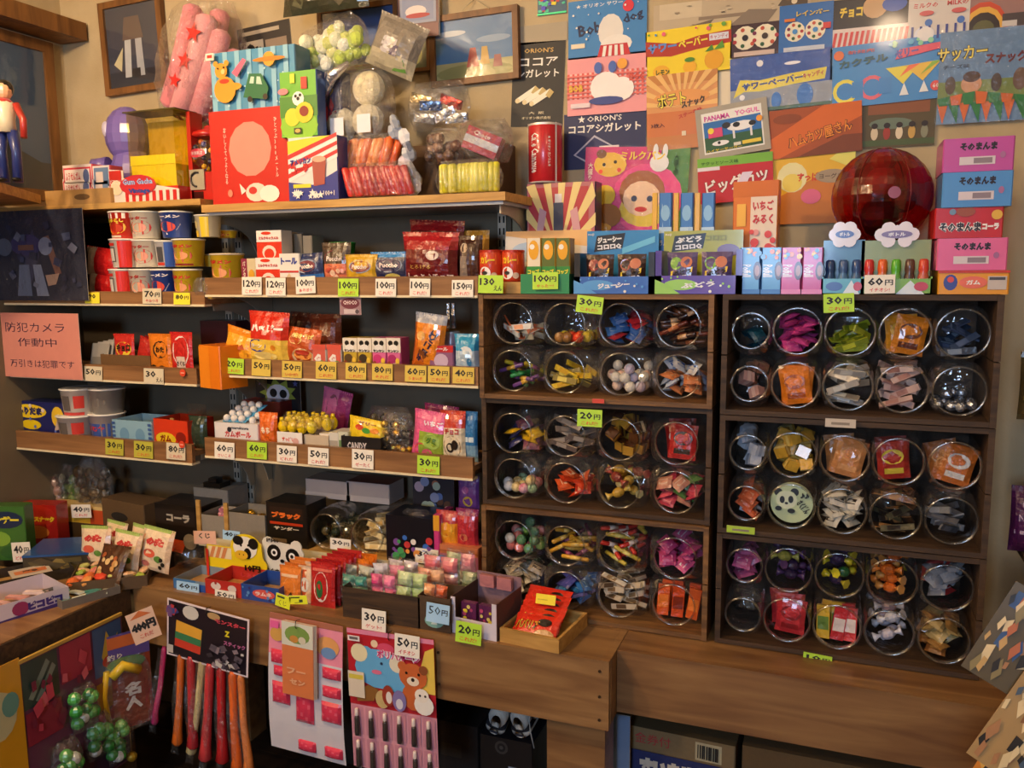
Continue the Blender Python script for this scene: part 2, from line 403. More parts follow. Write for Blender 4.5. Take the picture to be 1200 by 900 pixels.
# thin top shelves
def topshelf(x0, x1, z, yf, label, br, th=.02, plate=True):
    o = empty('top_shelf', ((x0 + x1) / 2, -.02, z)); tag(o, label, 'shelf', 'boards of the wall shelving')
    ox, oy, oz = o.location
    MB().box(x0 - ox, x1 - ox, yf - oy, -.002 - oy, -th, 0, 'white').build('board', 'lightwood', o)
    if plate: MB().box(x0 - ox + .01, x1 - ox - .01, yf + .012 - oy, -.02 - oy, -th - .008, -th, 'a9b2c0').build('underside_plate', 'metal', o)
    for bx in br:
        b = bracket(bx, z - th - .008, .265, .17, o); b.data.transform(Matrix.Translation((-ox, -oy, -oz)))
TZ = 1.688
topshelf(-1.645, -.748, TZ, -.30, 'long top shelf board under the red poster boxes', (-1.635, -.775))
TZL = 1.706
topshelf(-2.44, -1.648, TZL, -.30, 'top shelf board under the gum dispenser', (-1.66,), th=.016, plate=False)
# ================================================================ crates
def crate(x0, x1, z0, z1, mat, label, yf=-.30, yb=-.035):
    o = empty('wooden_crate', ((x0 + x1) / 2, yb, z0)); tag(o, label, 'crate', 'crates that hold the candy jars')
    ox, oy, oz = o.location; t = .012
    def bx(n, a0, a1, b0, b1, c0, c1, mm=mat):
        MB().box(a0 - ox, a1 - ox, b0 - oy, b1 - oy, c0 - oz, c1 - oz, 'tan').build(n, mm, o)
    zm = (z0 + z1) / 2
    j = lambda: random.uniform(-.002, .002)
    for x in (x0, x1 - t):
        bx('side_plank', x, x + t, yf + j(), yb, z0 + .001, zm - .0015); bx('side_plank', x, x + t, yf + j(), yb, zm + .0015, z1 - .001)
    bx('bottom_board', x0 + t, x1 - t, yf + .001, yb, z0 + .001, z0 + .012)
    bx('top_board', x0 + t, x1 - t, yf + .001, yb, z1 - .012, z1 - .001)
    bx('back_board', x0 + t, x1 - t, yb - .008, yb, z0 + .012, z1 - .012, 'crate_dark')
    return o
LX0, LX1 = -.820, -.256
LZ = [1.447, 1.190, .919, .645]
RX0, RX1 = -.238, .303
RZ = [1.447, 1.180, .908, .645]
crate(LX0, LX1, LZ[1], LZ[0], 'crate', 'top brown crate of eight jars, under the blue and purple candy boxes')
crate(LX0, LX1, LZ[2], LZ[1], 'crate_dark', 'middle dark crate of eight jars beside the candy pouch shelf', -.29)
crate(LX0, LX1, LZ[3], LZ[2], 'crate', 'bottom brown crate of eight jars behind the red snack packets')
crate(RX0, RX1, RZ[1], RZ[0], 'crate_dark', 'top dark crate with five jars per row under the tall box stack')
crate(RX0, RX1, RZ[2], RZ[1], 'crate_dark', 'middle dark crate holding the panda jar')
crate(RX0, RX1, RZ[3], RZ[2], 'crate_dark', 'bottom dark crate on the plain counter beside the postcards')
# ================================================================ counters
CT = .645
def counter():
    o = empty('display_counter', (-1.12, -.24, 0)); tag(o, 'long wooden display counter with a plain nailed front plank', 'counter')
    def bx(n, a0, a1, b0, b1, c0, c1, mm='counter'):
        q = MB().box(a0 + 1.12, a1 + 1.12, b0 + .24, b1 + .24, c0, c1, 'tan').build(n, mm, o); return q
    for i in range(3): bx('top_board', -1.80, -.4575, -.462 + i * .153, -.462 + i * .153 + .151, CT - .02, CT)
    p = bx('front_plank', -1.80, -.442, -.478, -.463, .482, CT)
    bx('end_plank', -.4572, -.441, -.462, -.014, .49, CT)
    for x, z in ((-.463, .62), (-.463, .56), (-.463, .505), (-.86, .60), (-.86, .52)):
        q = MB().lathe([(.0038, -.0015), (.0032, -.003)], '4a3420', 10, axis='y').build('screw', 'metal', p, (x + 1.12, -.478 + .24, z))
    bx('leg', -.60, -.46, -.44, -.36, 0, .49); bx('leg', -1.79, -1.72, -.12, -.04, 0, .49)
counter()
def counter2():
    o = empty('jar_counter', (-.07, -.2, 0)); tag(o, 'wooden counter with a deep brown plank under the dark jar crates', 'counter')
    def bx(n, a0, a1, b0, b1, c0, c1, mm='counter'): return MB().box(a0 + .07, a1 + .07, b0 + .2, b1 + .2, c0, c1, 'tan').build(n, mm, o)
    bx('top_board', -.44, .36, -.398, -.2, CT - .02, CT - .001); bx('top_board', -.44, .36, -.198, -.014, CT - .02, CT - .001)
    bx('front_plank', -.44, .36, -.412, -.399, .495, CT - .001)
    bx('leg', .28, .35, -.39, -.32, 0, .5)
counter2()
def counter3():
    o = empty('side_counter', (-2.1, -.9, 0)); tag(o, 'dark side counter loaded with snack trays, nearest the visitor', 'counter')
    def bx(n, a0, a1, b0, b1, c0, c1, mm): return MB().box(a0 + 2.1, a1 + 2.1, b0 + .9, b1 + .9, c0, c1, 'tan').build(n, mm, o)
    for i in range(4): bx('top_board', -2.428 + i * .155, -2.428 + i * .155 + .153, -1.6, -.485, CT - .03, CT - .004, 'counter')
    bx('front_board', -1.822, -1.804, -1.6, -.485, .52, CT - .006, 'crate_dark')
    bx('side_panel', -1.85, -1.826, -1.6, -.485, .0, .52, 'crate_dark')
counter3()
# stepped shelf on the counter that lifts the back row of boxes
def riser():
    o = empty('counter_riser', (-1.3, -.15, CT)); tag(o, 'low cream-edged riser board under the small game boxes and round jars', 'riser')
    MB().box(-.45, .47, -.115, .13, .065, .08, 'tan').build('board', 'lightwood', o)
    MB().box(-.45, .47, -.12, -.115, .055, .082, 'd8c9a0').build('front_edge', 'plastic', o)
    for x in (-.43, .02, .45): MB().box(x - .01, x + .01, -.11, .12, 0, .065, 'tan').build('leg', 'lightwood', o)
riser()
RT = CT + .08
# ================================================================ generic builders for goods
def fit(b, y, z=None):
    xc, z0, w, h = BB(b, y)
    if z is not None: h += z0 - z; z0 = z
    return xc, z0, w, max(h, .01)
def boxpack(name, label, cat, b, y, d, c, art=(), top=None, side=None, z=None, rz=0, rx=0, mat='card', group=None, ry=0, open_top=False, sideart=()):
    xc, z0, w, h = fit(b, y, z); m = MB(); e = min(.0025, d * .2)
    if open_top:
        t = .0018
        m.box(-w / 2, w / 2, 0, t, 0, h, c).box(-w / 2, w / 2, d - t, d, 0, h, side or c).box(-w / 2, -w / 2 + t, t, d - t, 0, h, side or c).box(w / 2 - t, w / 2, t, d - t, 0, h, side or c).box(-w / 2 + t, w / 2 - t, t, d - t, 0, t, 'kraft')
    else:
        # lightly chamfered carton
        P = [(-w / 2 + e, 0), (w / 2 - e, 0), (w / 2, e), (w / 2, d - e), (w / 2 - e, d), (-w / 2 + e, d), (-w / 2, d - e), (-w / 2, e)]
        vs = [(x, q, 0) for x, q in P] + [(x, q, h) for x, q in P]
        m.add(vs, [(0, 1, 9, 8)], c)
        for i in range(1, 8): m.add(vs, [(i, (i + 1) % 8, (i + 1) % 8 + 8, i + 8)], side or c)
        m.add(vs, [tuple(range(8, 16))], top or c); m.add(vs, [tuple(range(7, -1, -1))], side or c)
    o = m.build(name, mat, None, (xc, y, z0), (rx, ry, rz))
    if art: MB().art(plane(w, h, -.0002), w, h, art).build('printed_front', mat, o)
    if sideart: MB().art(lambda u, v, q=0: (w / 2 + .0002 + q, u * d, v * h), d, h, sideart).build('printed_side', mat, o)
    return tag(o, label, cat, group)
def sheet(name, label, cat, b, y, c, art=(), th=.0012, ry=0, rx=0, mat='paper', group=None, film=False, curl=0.0, rz=0):
    xc, z0, w, h = fit(b, y); m = MB()
    m.box(-w / 2, w / 2, 0, th, -h / 2, h / 2, c, back='white', side='white', top='white', bottom='white')
    o = m.build(name, mat, None, (xc, y, z0 + h / 2), (rx, ry, rz))
    if art: MB().art(plane(w, h, -.0001, 0, -h / 2), w, h, art, .0002).build('printed_front', mat, o)
    if film:
        f = MB(); k = .004
        f.grid(lambda u, v: ((u - .5) * (w + 2 * k), -.0045 - .003 * math.sin(9 * u + 5 * v), (v - .5) * (h + 2 * k)), 6, 6, 'white'); f.build('clear_sleeve', 'sleeve', o)
    return tag(o, label, cat, group)
def wr(u, v, k): return math.sin(17.3 * u + 9.1 * v + k) * math.sin(11.7 * v - 6.3 * u + 2.1 * k)
def pouch_surf(w, h, t, k=0.0, sag=.06, seal=.07):
    def b(u, v):
        e = max(0.0, 1 - abs(2 * u - 1) ** 3.2); vv = min(max((v - seal * .4) / (1 - seal * 1.4), 0), 1)
        return t / 2 * e ** .6 * math.sin(math.pi * vv) ** .55 + t * .05 * wr(u, v, k) * e * (1 if 0 < vv < 1 else .3)
    def S(u, v, o=0.0):
        return ((u - .5) * w * (1 - sag * math.sin(math.pi * v)), -b(u, v) - o, v * h)
    return S, b
def pouch(name, label, cat, b, y, t, c, art=(), z=None, rz=0, rx=0, ry=0, mat='film', group=None, k=None, sealc=None, sub=4):
    """printed pillow bag standing on its lower seal; y is its mid plane"""
    xc, z0, w, h = fit(b, y, z); k = random.uniform(0, 9) if k is None else k
    S, bb = pouch_surf(w, h, t, k)
    cc = c if callable(c) else (lambda u, v: c)
    c2 = (lambda u, v: (sealc or cc(u, v)) if v > .93 or v < .04 else cc(u, v))
    m = MB(); m.grid(S, 9, 12, c2); m.grid(lambda u, v: (S(u, v)[0], -S(u, v)[1] + .0004, S(u, v)[2]), 9, 12, c2, flip=True)
    o = m.build(name, mat, None, (xc, y, z0), (rx, ry, rz))
    if art: MB().art(S, w, h, art, .0004, sub).build('printed_front', mat, o)
    sm = MB()                                                            # crimped top seal
    n = 14
    for i in range(n):
        x0 = (-.5 + i / n) * w; x1 = x0 + w / n * .5
        sm.box(x0, x1, -.0012, .0012, h * .955, h * 1.0, sealc or cc(.5, .97))
    sm.build('crimped_seal', mat, o)
    return tag(o, label, cat, group)
def cyl_surf(r0, r1, h, a=math.pi):
    """front of a cylinder: u spans a radians round -y"""
    def S(u, v, o=0.0):
        t = -math.pi / 2 + (u - .5) * a; r = r0 + (r1 - r0) * v + o
        return (r * math.cos(t), r * math.sin(t), v * h)
    return S
def cup(name, label, cat, b, y, c, art=(), lid='white', z=None, taper=.82, group=None, mat='card', parent=None, flip=False, band=None):
    """y is the axis of the cup"""
    xc, z0, w, h = fit(b, y, z); r = w / 2; lo, hi = (r * taper, r) if not flip else (r, r * taper)
    m = MB().lathe([(lo * .96, 0), (lo, .001, c), (hi * .97, h * .94, lid), (hi * 1.03, h * .95, lid), (hi * 1.03, h * .985, lid), (hi * .95, h, lid), (hi * .9, h * .985, lid)], c, 22, cap1=True)
    o = m.build(name, mat, None, (xc, y, z0))
    if art: MB().art(cyl_surf(lo * 1.0, hi * .972, h * .94, 2.4), r * 2.4, h, art, .0004, 5).build('printed_wrap', mat, o)
    MB().lathe([(hi * .9, h * .986), (hi * .55, h * .99)], lid, 20).build('lid_foil', 'foil' if lid == 'silver' else mat, o)
    return tag(o, label, cat, group)
def can(name, label, cat, b, y, c, art=(), z=None, group=None, endc='silver', wrap=2.6):
    xc, z0, w, h = fit(b, y, z); r = w / 2
    m = MB().lathe([(r * .9, 0, endc), (r, .004, c), (r, h - .004, endc), (r * .93, h, endc), (r * .88, h - .003, endc)], c, 24)
    o = m.build(name, 'plastic', None, (xc, y, z0))
    if art: MB().art(cyl_surf(r, r, h, wrap), r * wrap, h, art, .0003, 5).build('printed_wrap', 'card', o)
    MB().lathe([(r * 1.015, h - .006), (r * 1.015, h - .001)], endc, 24, cap0=False, cap1=False).build('rim', 'metal', o)
    return tag(o, label, cat, group)
def framed(label, b, y, frame_w, fmat, art, bg, ry=0, tilt=0, matc=None, side=None, name='framed_picture', on_left=None):
    """four bars, backing, picture, glass. on_left=(y0,y1,z0,z1) puts it on the left wall"""
    if on_left: y0, y1, z0, z1 = on_left; w, h = abs(y1 - y0), z1 - z0; loc = (XL + .024, (y0 + y1) / 2, (z0 + z1) / 2); rot = (0, 0, R(90))
    else:
        xc, zz, w, h = fit(b, y); loc = (xc, y, zz + h / 2); rot = (tilt, ry, 0)
    o = empty(name, loc, rot); f = frame_w
    for n, q in (('frame_bar', (-w / 2, w / 2, h / 2 - f, h / 2)), ('frame_bar', (-w / 2, w / 2, -h / 2, -h / 2 + f)), ('frame_bar', (-w / 2, -w / 2 + f, -h / 2 + f, h / 2 - f)), ('frame_bar', (w / 2 - f, w / 2, -h / 2 + f, h / 2 - f))):
        MB().box(q[0], q[1], 0, .02, q[2], q[3], 'brown').build(n, fmat, o)
    iw, ih = w - 2 * f, h - 2 * f
    MB().box(-iw / 2, iw / 2, .010, .018, -ih / 2, ih / 2, matc or bg).build('backing', 'paper', o)
    k = .0 if not matc else .1
    pw, ph = iw * (1 - 1.2 * k), ih * (1 - 2 * k)
    p = MB().box(-pw / 2, pw / 2, .0088, .0098, -ph / 2, ph / 2, bg); p.art(plane(pw, ph, .0086, 0, -ph / 2), pw, ph, art, .0002); p.build('picture', 'paper', o)
    MB().add([(-iw / 2, .003, -ih / 2), (iw / 2, .003, -ih / 2), (iw / 2, .003, ih / 2), (-iw / 2, .003, ih / 2)], [(0, 1, 2, 3)], 'white').build('glass_pane', 'glass', o)
    return tag(o, label, 'picture')
def bits(n, cols, x0=0, y0=0, x1=1, y1=1, r=(.02, .05), seed=1, kind='c'):
    rr = random.Random(seed); out = []
    for i in range(n):
        q = rr.uniform(*r); x = rr.uniform(x0 + q, x1 - q); y = rr.uniform(y0 + q, y1 - q); c = rr.choice(cols)
        if kind == 'c': out.append(('c', x, y, q, c))
        elif kind == 'r': out.append(('r', x - q, y - q * rr.uniform(.3, 1), x + q, y + q * rr.uniform(.3, 1), c))
        elif kind == 'star': out.append(('star', x, y, q, c))
        else:
            a = rr.uniform(0, 6.28); out.append(('p', [(x + q * math.cos(a + t), y + q * 1.3 * math.sin(a + t)) for t in (0, 1.9, 3.3, 4.9)], c))
    return out
# ================================================================ wall: posters and pictures, in layers off the plaster
def ws(k): return -.002 - .004 * k
framed('dark framed robot-style artwork hanging above the purple inflatable', (118, -4, 191, 108), -.022, .020, 'frame',
       [('r', 0, 0, 1, .2, '2c2a34'), ('p', [(.3, .12), (.42, .12), (.46, .6), (.34, .62)], 'c8ccd0'), ('p', [(.54, .12), (.68, .12), (.66, .62), (.54, .6)], 'b4b8c0'), ('p', [(.3, .58), (.7, .58), (.64, .86), (.36, .86)], '6a5a54'), ('p', [(.1, .3), (.24, .2), (.3, .5)], 'd8d0a8'), ('r', .45, .1, .6, .22, '1c1c22')], '3c4254', ry=R(-2))
framed('wide dark-framed seaside cartoon picture hung by a string above the clear bags', (503, 12, 607, 97), -.022, .016, 'frame',
       [('r', 0, 0, 1, .28, 'b8b47c'), ('e', .5, .1, .5, .14, '9a9a60'), ('e', .2, .78, .2, .05, 'c8d4e0'), ('e', .75, .62, .22, .06, '8aa8c8'), ('p', [(.40, .18), (.56, .18), (.52, .5), (.45, .5)], 'c04840'), ('p', [(.58, .2), (.7, .2), (.67, .5), (.6, .5)], 'd0a850'), ('p', [(.74, .14), (.86, .14), (.84, .34), (.76, .34)], 'a05858')], '4a80b4', ry=R(-1), tilt=0)
framed('blue framed picture half hidden behind the green snack bag', (372, 4, 466, 82), -.022, .014, 'frame', [('r', 0, 0, 1, .3, '54688c'), ('e', .5, .5, .3, .2, '4a6aa8')], '3c5894')
framed('small thin-framed greenish print beside the string-hung picture', (464, 34, 503, 84), -.022, .009, 'frame', [('e', .5, .4, .3, .3, 'b4b468')], '7a8468')
sheet('wall_plaque', 'mauve framed print high up between two dark pictures', 'print', (466, -6, 514, 44), -.034, '7a5c58', [('r', .06, .34, .94, 1, '9aa0b4'), ('r', .12, .4, .88, 1, '8c94b0'), ('e', .45, .62, .26, .14, 'e0d4d0'), ('e', .5, .52, .3, .06, 'b04848'), ('r', 0, 0, 1, .3, '8a6660')], th=.008)
s = MB(); a_, b_, c_ = Py(541, 12, -.024), Py(556, -1, -.006), Py(573, 10, -.024)
s.tube([a_, b_], .0012, 'c8b890', 5).tube([b_, c_], .0012, 'c8b890', 5); tag(s.build('picture_string', 'cloth'), 'thin string from which the seaside cartoon picture hangs', 'string')
sheet('wall_print', 'torn black and white comic print behind the blue teddy poster', 'print', (279, 28, 341, 66), ws(0), '2a2422', [('r', .04, .1, .48, .55, 'c0b4a0'), ('r', .52, .1, .92, .5, '8c7a68'), ('r', .1, .74, .8, .86, 'b0a490')] + bits(9, ['e8dcc8', '1a1614'], .05, .1, .5, .5, (.03, .08), 3, 'q'), ry=R(-4))
CIG = [('t', "ORION'S", .5, .9, .055, 'd8b060', .56), ('t', 'ココア', .5, .765, .1, 'white', .74, .02), ('t', 'シガレット', .5, .63, .1, 'white', .8, .02)]
for i in range(3):
    x = .08 + .14 * i
    CIG += [('p', [(x, .33 - .02 * i), (x + .08, .29 - .02 * i), (x + .46, .44 - .02 * i), (x + .38, .485 - .02 * i)], 'f5efd8'), ('p', [(x + .3, .405 - .02 * i), (x + .38, .37 - .02 * i), (x + .46, .44 - .02 * i), (x + .38, .485 - .02 * i)], 'c8b070'), ('e', x + .04, .31 - .02 * i, .045, .03, 'e8d8a8')]
CIG += [('t', '大  阪', .5, .16, .032, 'e8dcb8', .3), ('t', 'オリオン株式会社', .5, .1, .035, 'e8dcb8', .56)]
sheet('candy_poster', 'tall black candy cigarette poster with three white sticks', 'poster', (600, 49, 661, 148), ws(0), '23211f', CIG, ry=R(2.5), group='candy posters pinned on the wall')
sheet('backing_card', 'blank grey card strip above the black candy cigarette poster', 'card', (608, 28, 665, 50), ws(0), 'a89c84')
sheet('hologram_sticker', 'small glittering green-edged hologram sticker at the very top', 'sticker', (630, -4, 664, 17), ws(0), '2a5a7a', bits(16, ['c83a3a', '3ac8a0', 'e8d83a', '3a3ac8'], 0, .1, 1, 1, (.05, .12), 5, 'q') + [('r', 0, 0, 1, .1, '3af0a0')], mat='card')
GING = [('r', 0, .28, 1, .72, 'f8c8c0')] + [('r', i / 16, .28, i / 16 + .03, .72, 'e06058') for i in range(16)] + [('r', 0, .3 + j * .07, 1, .33 + j * .07, 'e87870') for j in range(6)]
sheet('candy_poster', 'blue poster lettered Bob dog at the head of the poster column', 'poster', (666, -3, 758, 66), ws(1), '3a84c4', [('t', '★ オリオン サワー', .4, .9, .07, 'white', .6), ('t', 'Bob', .28, .5, .2, '14244c', .3, .03, R(8)), ('t', 'dog', .83, .62, .2, '14244c', .26, .03, R(15)), ('e', .55, .42, .16, .3, 'e8e4dc'), ('e', .62, .2, .2, .16, 'f0ece4'), ('p', [(.38, 0), (.8, 0), (.76, .2), (.42, .2)], 'c82830')] + [('p', [(.44 + .08 * i, 0), (.48 + .08 * i, 0), (.5 + .07 * i, .18), (.46 + .07 * i, .18)], 'white') for i in range(4)] + [('c', .77, .82, .1, 'd83040'), ('r', .04, .18, .22, .26, 'e8dcc0')] + bits(14, ['white'], .05, .3, .95, .9, (.008, .02), 9), group='candy posters pinned on the wall')
sheet('candy_poster', 'pink gingham poster lettered BOB DOG under the blue one', 'poster', (665, 64, 758, 133), ws(1), 'f0a0a4', GING + [('e', .5, .45, .2, .26, 'f8f4f0'), ('e', .7, .4, .15, .2, 'f8f4f0'), ('e', .5, .22, .22, .07, '3a4a90'), ('t', 'BOB', .12, .46, .13, 'e8b83a', .18, .04), ('t', 'DOG', .88, .58, .13, 'd8503a', .18, .04), ('c', .7, .82, .09, 'f0a83a'), ('r', .05, .12, .3, .2, 'e8d8dc'), ('e', .4, .78, .05, .1, '4a6ab8'), ('e', .58, .78, .05, .1, '4a6ab8')], group='candy posters pinned on the wall')
sheet('candy_poster', 'navy candy cigarette poster behind the milk bread poster', 'poster', (661, 131, 757, 197), ws(0), '252c58', [('t', "ORION'S", .5, .89, .1, 'white', .42, .01), ('star', .22, .89, .07, 'white'), ('t', 'ココアシガレット', .5, .72, .16, 'white', .88, .03), ('p', [(.12, .26), (.38, .6), (.6, .4), (.34, .06)], 'b8b8c8'), ('p', [(.15, .26), (.38, .56), (.57, .4), (.34, .1)], '2c3264'), ('r', .44, .3, .68, .4, 'e8d8d8')], group='candy posters pinned on the wall')
MILK = [('p', [(.64, 0), (1, 0), (1, 1), (.74, 1)], '4a8a3a'), ('e', .62, .42, .34, .40, 'f04890'), ('e', .6, .3, .24, .2, 'f0d040'), ('e', .57, .5, .22, .24, 'a8602c'), ('e', .57, .42, .18, .2, 'f5cda8'), ('c', .5, .42, .035, '2c3a5c'), ('c', .65, .42, .035, '2c3a5c'), ('e', .57, .3, .06, .03, 'd83030'), ('e', .25, .8, .16, .14, 'f0c040'), ('c', .19, .8, .02, 'black'), ('c', .3, .83, .02, 'black'), ('c', .16, .72, .025, 'e85030'), ('c', .34, .74, .025, 'e85030'), ('e', .16, .92, .05, .05, '7a4a20'), ('e', .72, .82, .09, .1, 'f0f0f0'), ('e', .68, .95, .025, .08, 'f0f0f0'), ('e', .77, .95, .025, .08, 'f0f0f0'), ('t', 'ミルクパン', .56, .9, .1, 'f8d84a', .42, .03), ('tv', '大盛り', .06, .72, .2, 'f5e8d0', .05), ('tv', '大盛食感', .88, .8, .22, '1a3a14', .05), ('e', .22, .45, .1, .12, 'e8c030'), ('e', .25, .22, .14, .14, 'a86820'), ('e', .16, .08, .14, .06, 'e8a030')]
sheet('candy_poster', 'magenta and green milk bread poster with giraffe and girl faces', 'poster', (684, 172, 806, 276), ws(2), 'd8347c', MILK, ry=R(3), film=True, group='candy posters pinned on the wall')
LEM = [('e', .18, .12, .1, .14, 'f0b420'), ('e', .52, .15, .08, .13, 'f0b420'), ('e', .8, .24, .11, .2, 'e8a818'), ('p', [(.7, .42), (.8, .44), (.78, .56)], '4a8a2a'), ('p', [(.8, .44), (.92, .46), (.9, .62)], '5a9a2a'), ('e', .52, .3, .06, .05, '4a8a2a'), ('t', 'レモン', .2, .1, .12, '1a4a1a', .16, .03)]
sheet('candy_poster', 'yellow sour paper poster with red wavy banner and lemons', 'poster', (757, 31, 857, 87), ws(1), 'f2d61e', [('p', [(0, .48), (.3, .42), (.6, .5), (1, .56), (1, .82), (.62, .78), (.35, .68), (0, .8)], 'b03018'), ('t', 'サワー', .2, .63, .2, '5a90d8', .34, .05, R(2)), ('t', 'ペーパー', .56, .67, .18, 'f0e03a', .34, .04, R(4)), ('r', .75, .64, .97, .78, 'd8dce8'), ('t', 'キャンディ', .86, .71, .09, 'b03050', .2)] + LEM + bits(8, ['5aa0c8', '6aa83a', 'e8607a'], 0, .84, 1, 1, (.02, .05), 4), ry=R(-2), group='candy posters pinned on the wall')
sheet('backing_card', 'plain white card peeking out behind the yellow poster', 'card', (842, 84, 857, 130), ws(0), 'e4d8bc')
POT = [('r', 0, .86, 1, 1, 'c8843a'), ('r', 0, 0, 1, .2, 'c8803a'), ('ray', .5, .55, 12, 'f0c070', 0, math.pi * 1.02), ('r', 0, .18, 1, .5, 'd07838'), ('e', .5, .68, .4, .1, 'e8a050'), ('t', 'ポテト', .36, .66, .2, '3c2a14', .42, .07, R(5)), ('t', 'ポテト', .36, .66, .19, 'f5e04a', .40, .02, R(5)), ('t', 'スナック', .66, .6, .1, '3c2a14', .34, .05, R(10)), ('t', 'ステーキ味', .62, .46, .06, 'c03018', .34, .03, R(15)), ('t', '3枚入', .16, .33, .06, '5a1c10', .2, .02), ('r', .5, .17, .56, .23, 'e8d8b8')]
sheet('snack_wrapper', 'orange potato snack wrapper taped under the yellow poster', 'wrapper', (758, 85, 841, 174), ws(2), 'dd9a58', POT, ry=R(-1.5), mat='card', group='candy posters pinned on the wall')
sheet('comic_sheet', 'faded beige comic sheet along the top edge of the wall', 'print', (766, -4, 950, 30), ws(0), 'bfae90', [('r', .04, .45, .32, 1, 'd0c0a0'), ('r', .3, .3, .62, .42, '8c7a64'), ('p', [(.2, .1), (.4, .3), (.36, .05)], '6a5c50'), ('p', [(.5, 0), (.62, .5), (.8, .4), (.74, 0)], '857664'), ('p', [(.8, .5), (.98, .3), (.98, .9), (.86, .95)], '5a4c3c'), ('c', .9, .6, .1, 'e0d0b0')] + bits(12, ['6a5c4c', 'd8c8a8', '9a8a70'], .05, .1, .95, .9, (.01, .03), 8, 'q'))
def dial(cx, cy, r, hub): 
    L = [('c', cx, cy, r, 'efe6c8')]
    for i in range(7): L.append(('c', cx + r * .68 * math.cos(i * .9) / 1.05, cy + r * .68 * math.sin(i * .9), r * .17, ['b03030', '2a5a2a', 'c05030', '7a2040'][i % 4]))
    return L + [('c', cx, cy, r * .26, hub)]
sheet('chocolate_wrapper', 'dark brown wrapper printed with two candy dials', 'wrapper', (856, 27, 914, 66), ws(1), '3c1c18', dial(.3, .58, .36, '201010') + dial(.7, .58, .36, '3a2a18') + [('r', .08, .02, .9, .16, 'd0b8a8')], mat='card')
sheet('candy_wrapper', 'blue wrapper printed with two candy dials beside the brown one', 'wrapper', (913, 4, 976, 63), ws(1) - .002, '2f6cb4', dial(.3, .46, .2, '4a90d0') + dial(.68, .46, .2, '4a90d0') + [('r', .1, .06, .86, .15, 'c8d0dc'), ('t', 'レインボー', .62, .8, .11, 'e8c83a', .6, .03), ('r', .82, .46, .96, .58, 'd03a30'), ('r', .1, .66, .3, .72, 'd8782a')], mat='card')
SP2 = [('r', 0, 0, 1, .42, '9aa0a8'), ('p', [(.03, .28), (.1, .6), (.3, .56), (.6, .62), (.95, .66), (.93, .46), (.6, .42), (.3, .36), (.14, .38)], 'ead83a'), ('t', 'サワーペーパー', .42, .5, .14, '28408c', .6, .05, R(4)), ('t', 'キャンディ', .82, .56, .1, 'c03038', .2, .03, R(6)), ('e', .46, .17, .05, .15, '3a78c8'), ('e', .74, .22, .08, .2, '3a78c8'), ('c', .3, .86, .06, 'f0f0f0'), ('e', .62, .8, .08, .03, 'f8f8ff'), ('c', .12, .28, .05, 'f4f4f4'), ('r', 0, 0, 1, .06, '4a6a4a')]
sheet('candy_wrapper', 'blue and grey sour paper wrapper with yellow ribbon banner', 'wrapper', (856, 62, 975, 128), ws(2), '2450a8', SP2, ry=R(-2), mat='card', film=True)
COW = [('r', .08, .1, .92, .9, 'f0f0e8'), ('r', .1, .13, .9, .72, '2a70b8'), ('r', .1, .13, .9, .42, '2c5c38'), ('t', 'PANAMA', .3, .79, .1, 'd040a0', .36, .03), ('t', 'YOGUL', .72, .8, .1, 'e878b8', .34, .03), ('e', .62, .55, .2, .09, 'f4f4f4'), ('e', .78, .56, .05, .05, '181818'), ('e', .56, .58, .05, .05, '181818'), ('e', .42, .6, .06, .06, '282828'), ('r', .5, .32, .53, .5, 'e8e8e8'), ('r', .74, .32, .77, .5, 'e8e8e8'), ('e', .32, .28, .12, .05, 'f0f0f0'), ('c', .3, .29, .03, '181818'), ('r', .16, .4, .36, .58, 'd84878'), ('c', .2, .54, .06, 'f0d83a'), ('c', .88, .62, .06, 'f0a030'), ('r', .5, .18, .6, .24, 'e0e0d0'), ('r', .62, .18, .88, .25, 'e8d040'), ('t', 'ハイヤーサーガー', .36, .15, .06, 'e8d03a', .5, .02)]
sheet('candy_poster', 'tilted grey-edged yogurt candy poster with a black and white cow', 'poster', (817, 121, 901, 182), ws(4), 'aaa392', COW, ry=R(-7), th=.004)
sheet('chocolate_wrapper', 'black chocolate wrapper over a red striped strip', 'wrapper', (976, -4, 1066, 52), ws(1), '241a18', [('t', 'チョコ', .24, .72, .22, 'e8c83a', .3, .05), ('e', .55, .78, .16, .24, 'c8a070'), ('e', .8, .8, .16, .16, '3a5ab0'), ('r', 0, 0, 1, .38, 'e0d0c8')] + [('p', [(i / 14, 0), (i / 14 + .04, 0), (i / 14 + .07, .3), (i / 14 + .03, .3)], 'd03c3c') for i in range(14)], mat='card')
sheet('candy_wrapper', 'white milk candy wrapper with blue stripes under red letters', 'wrapper', (1064, -4, 1136, 57), ws(1) - .002, 'd8cfc4', [('t', 'ミルクの', .28, .86, .1, 'c84848', .4, .03), ('t', 'MILKの', .8, .86, .1, 'c84848', .34, .03), ('r', 0, .02, 1, .2, '28388c'), ('e', .28, .3, .17, .16, 'e0e0e8'), ('c', .34, .52, .07, '3a70c0'), ('c', .86, .52, .07, '3a70c0')] + [('r', .06 + .14 * i, .2, .1 + .14 * i, .46, '28388c') for i in range(7)] + [('e', .3, .3, .14, .14, 'e8e4e0'), ('e', .3, .7, .12, .05, 'd05858'), ('e', .82, .7, .12, .05, 'd05858')], mat='card')
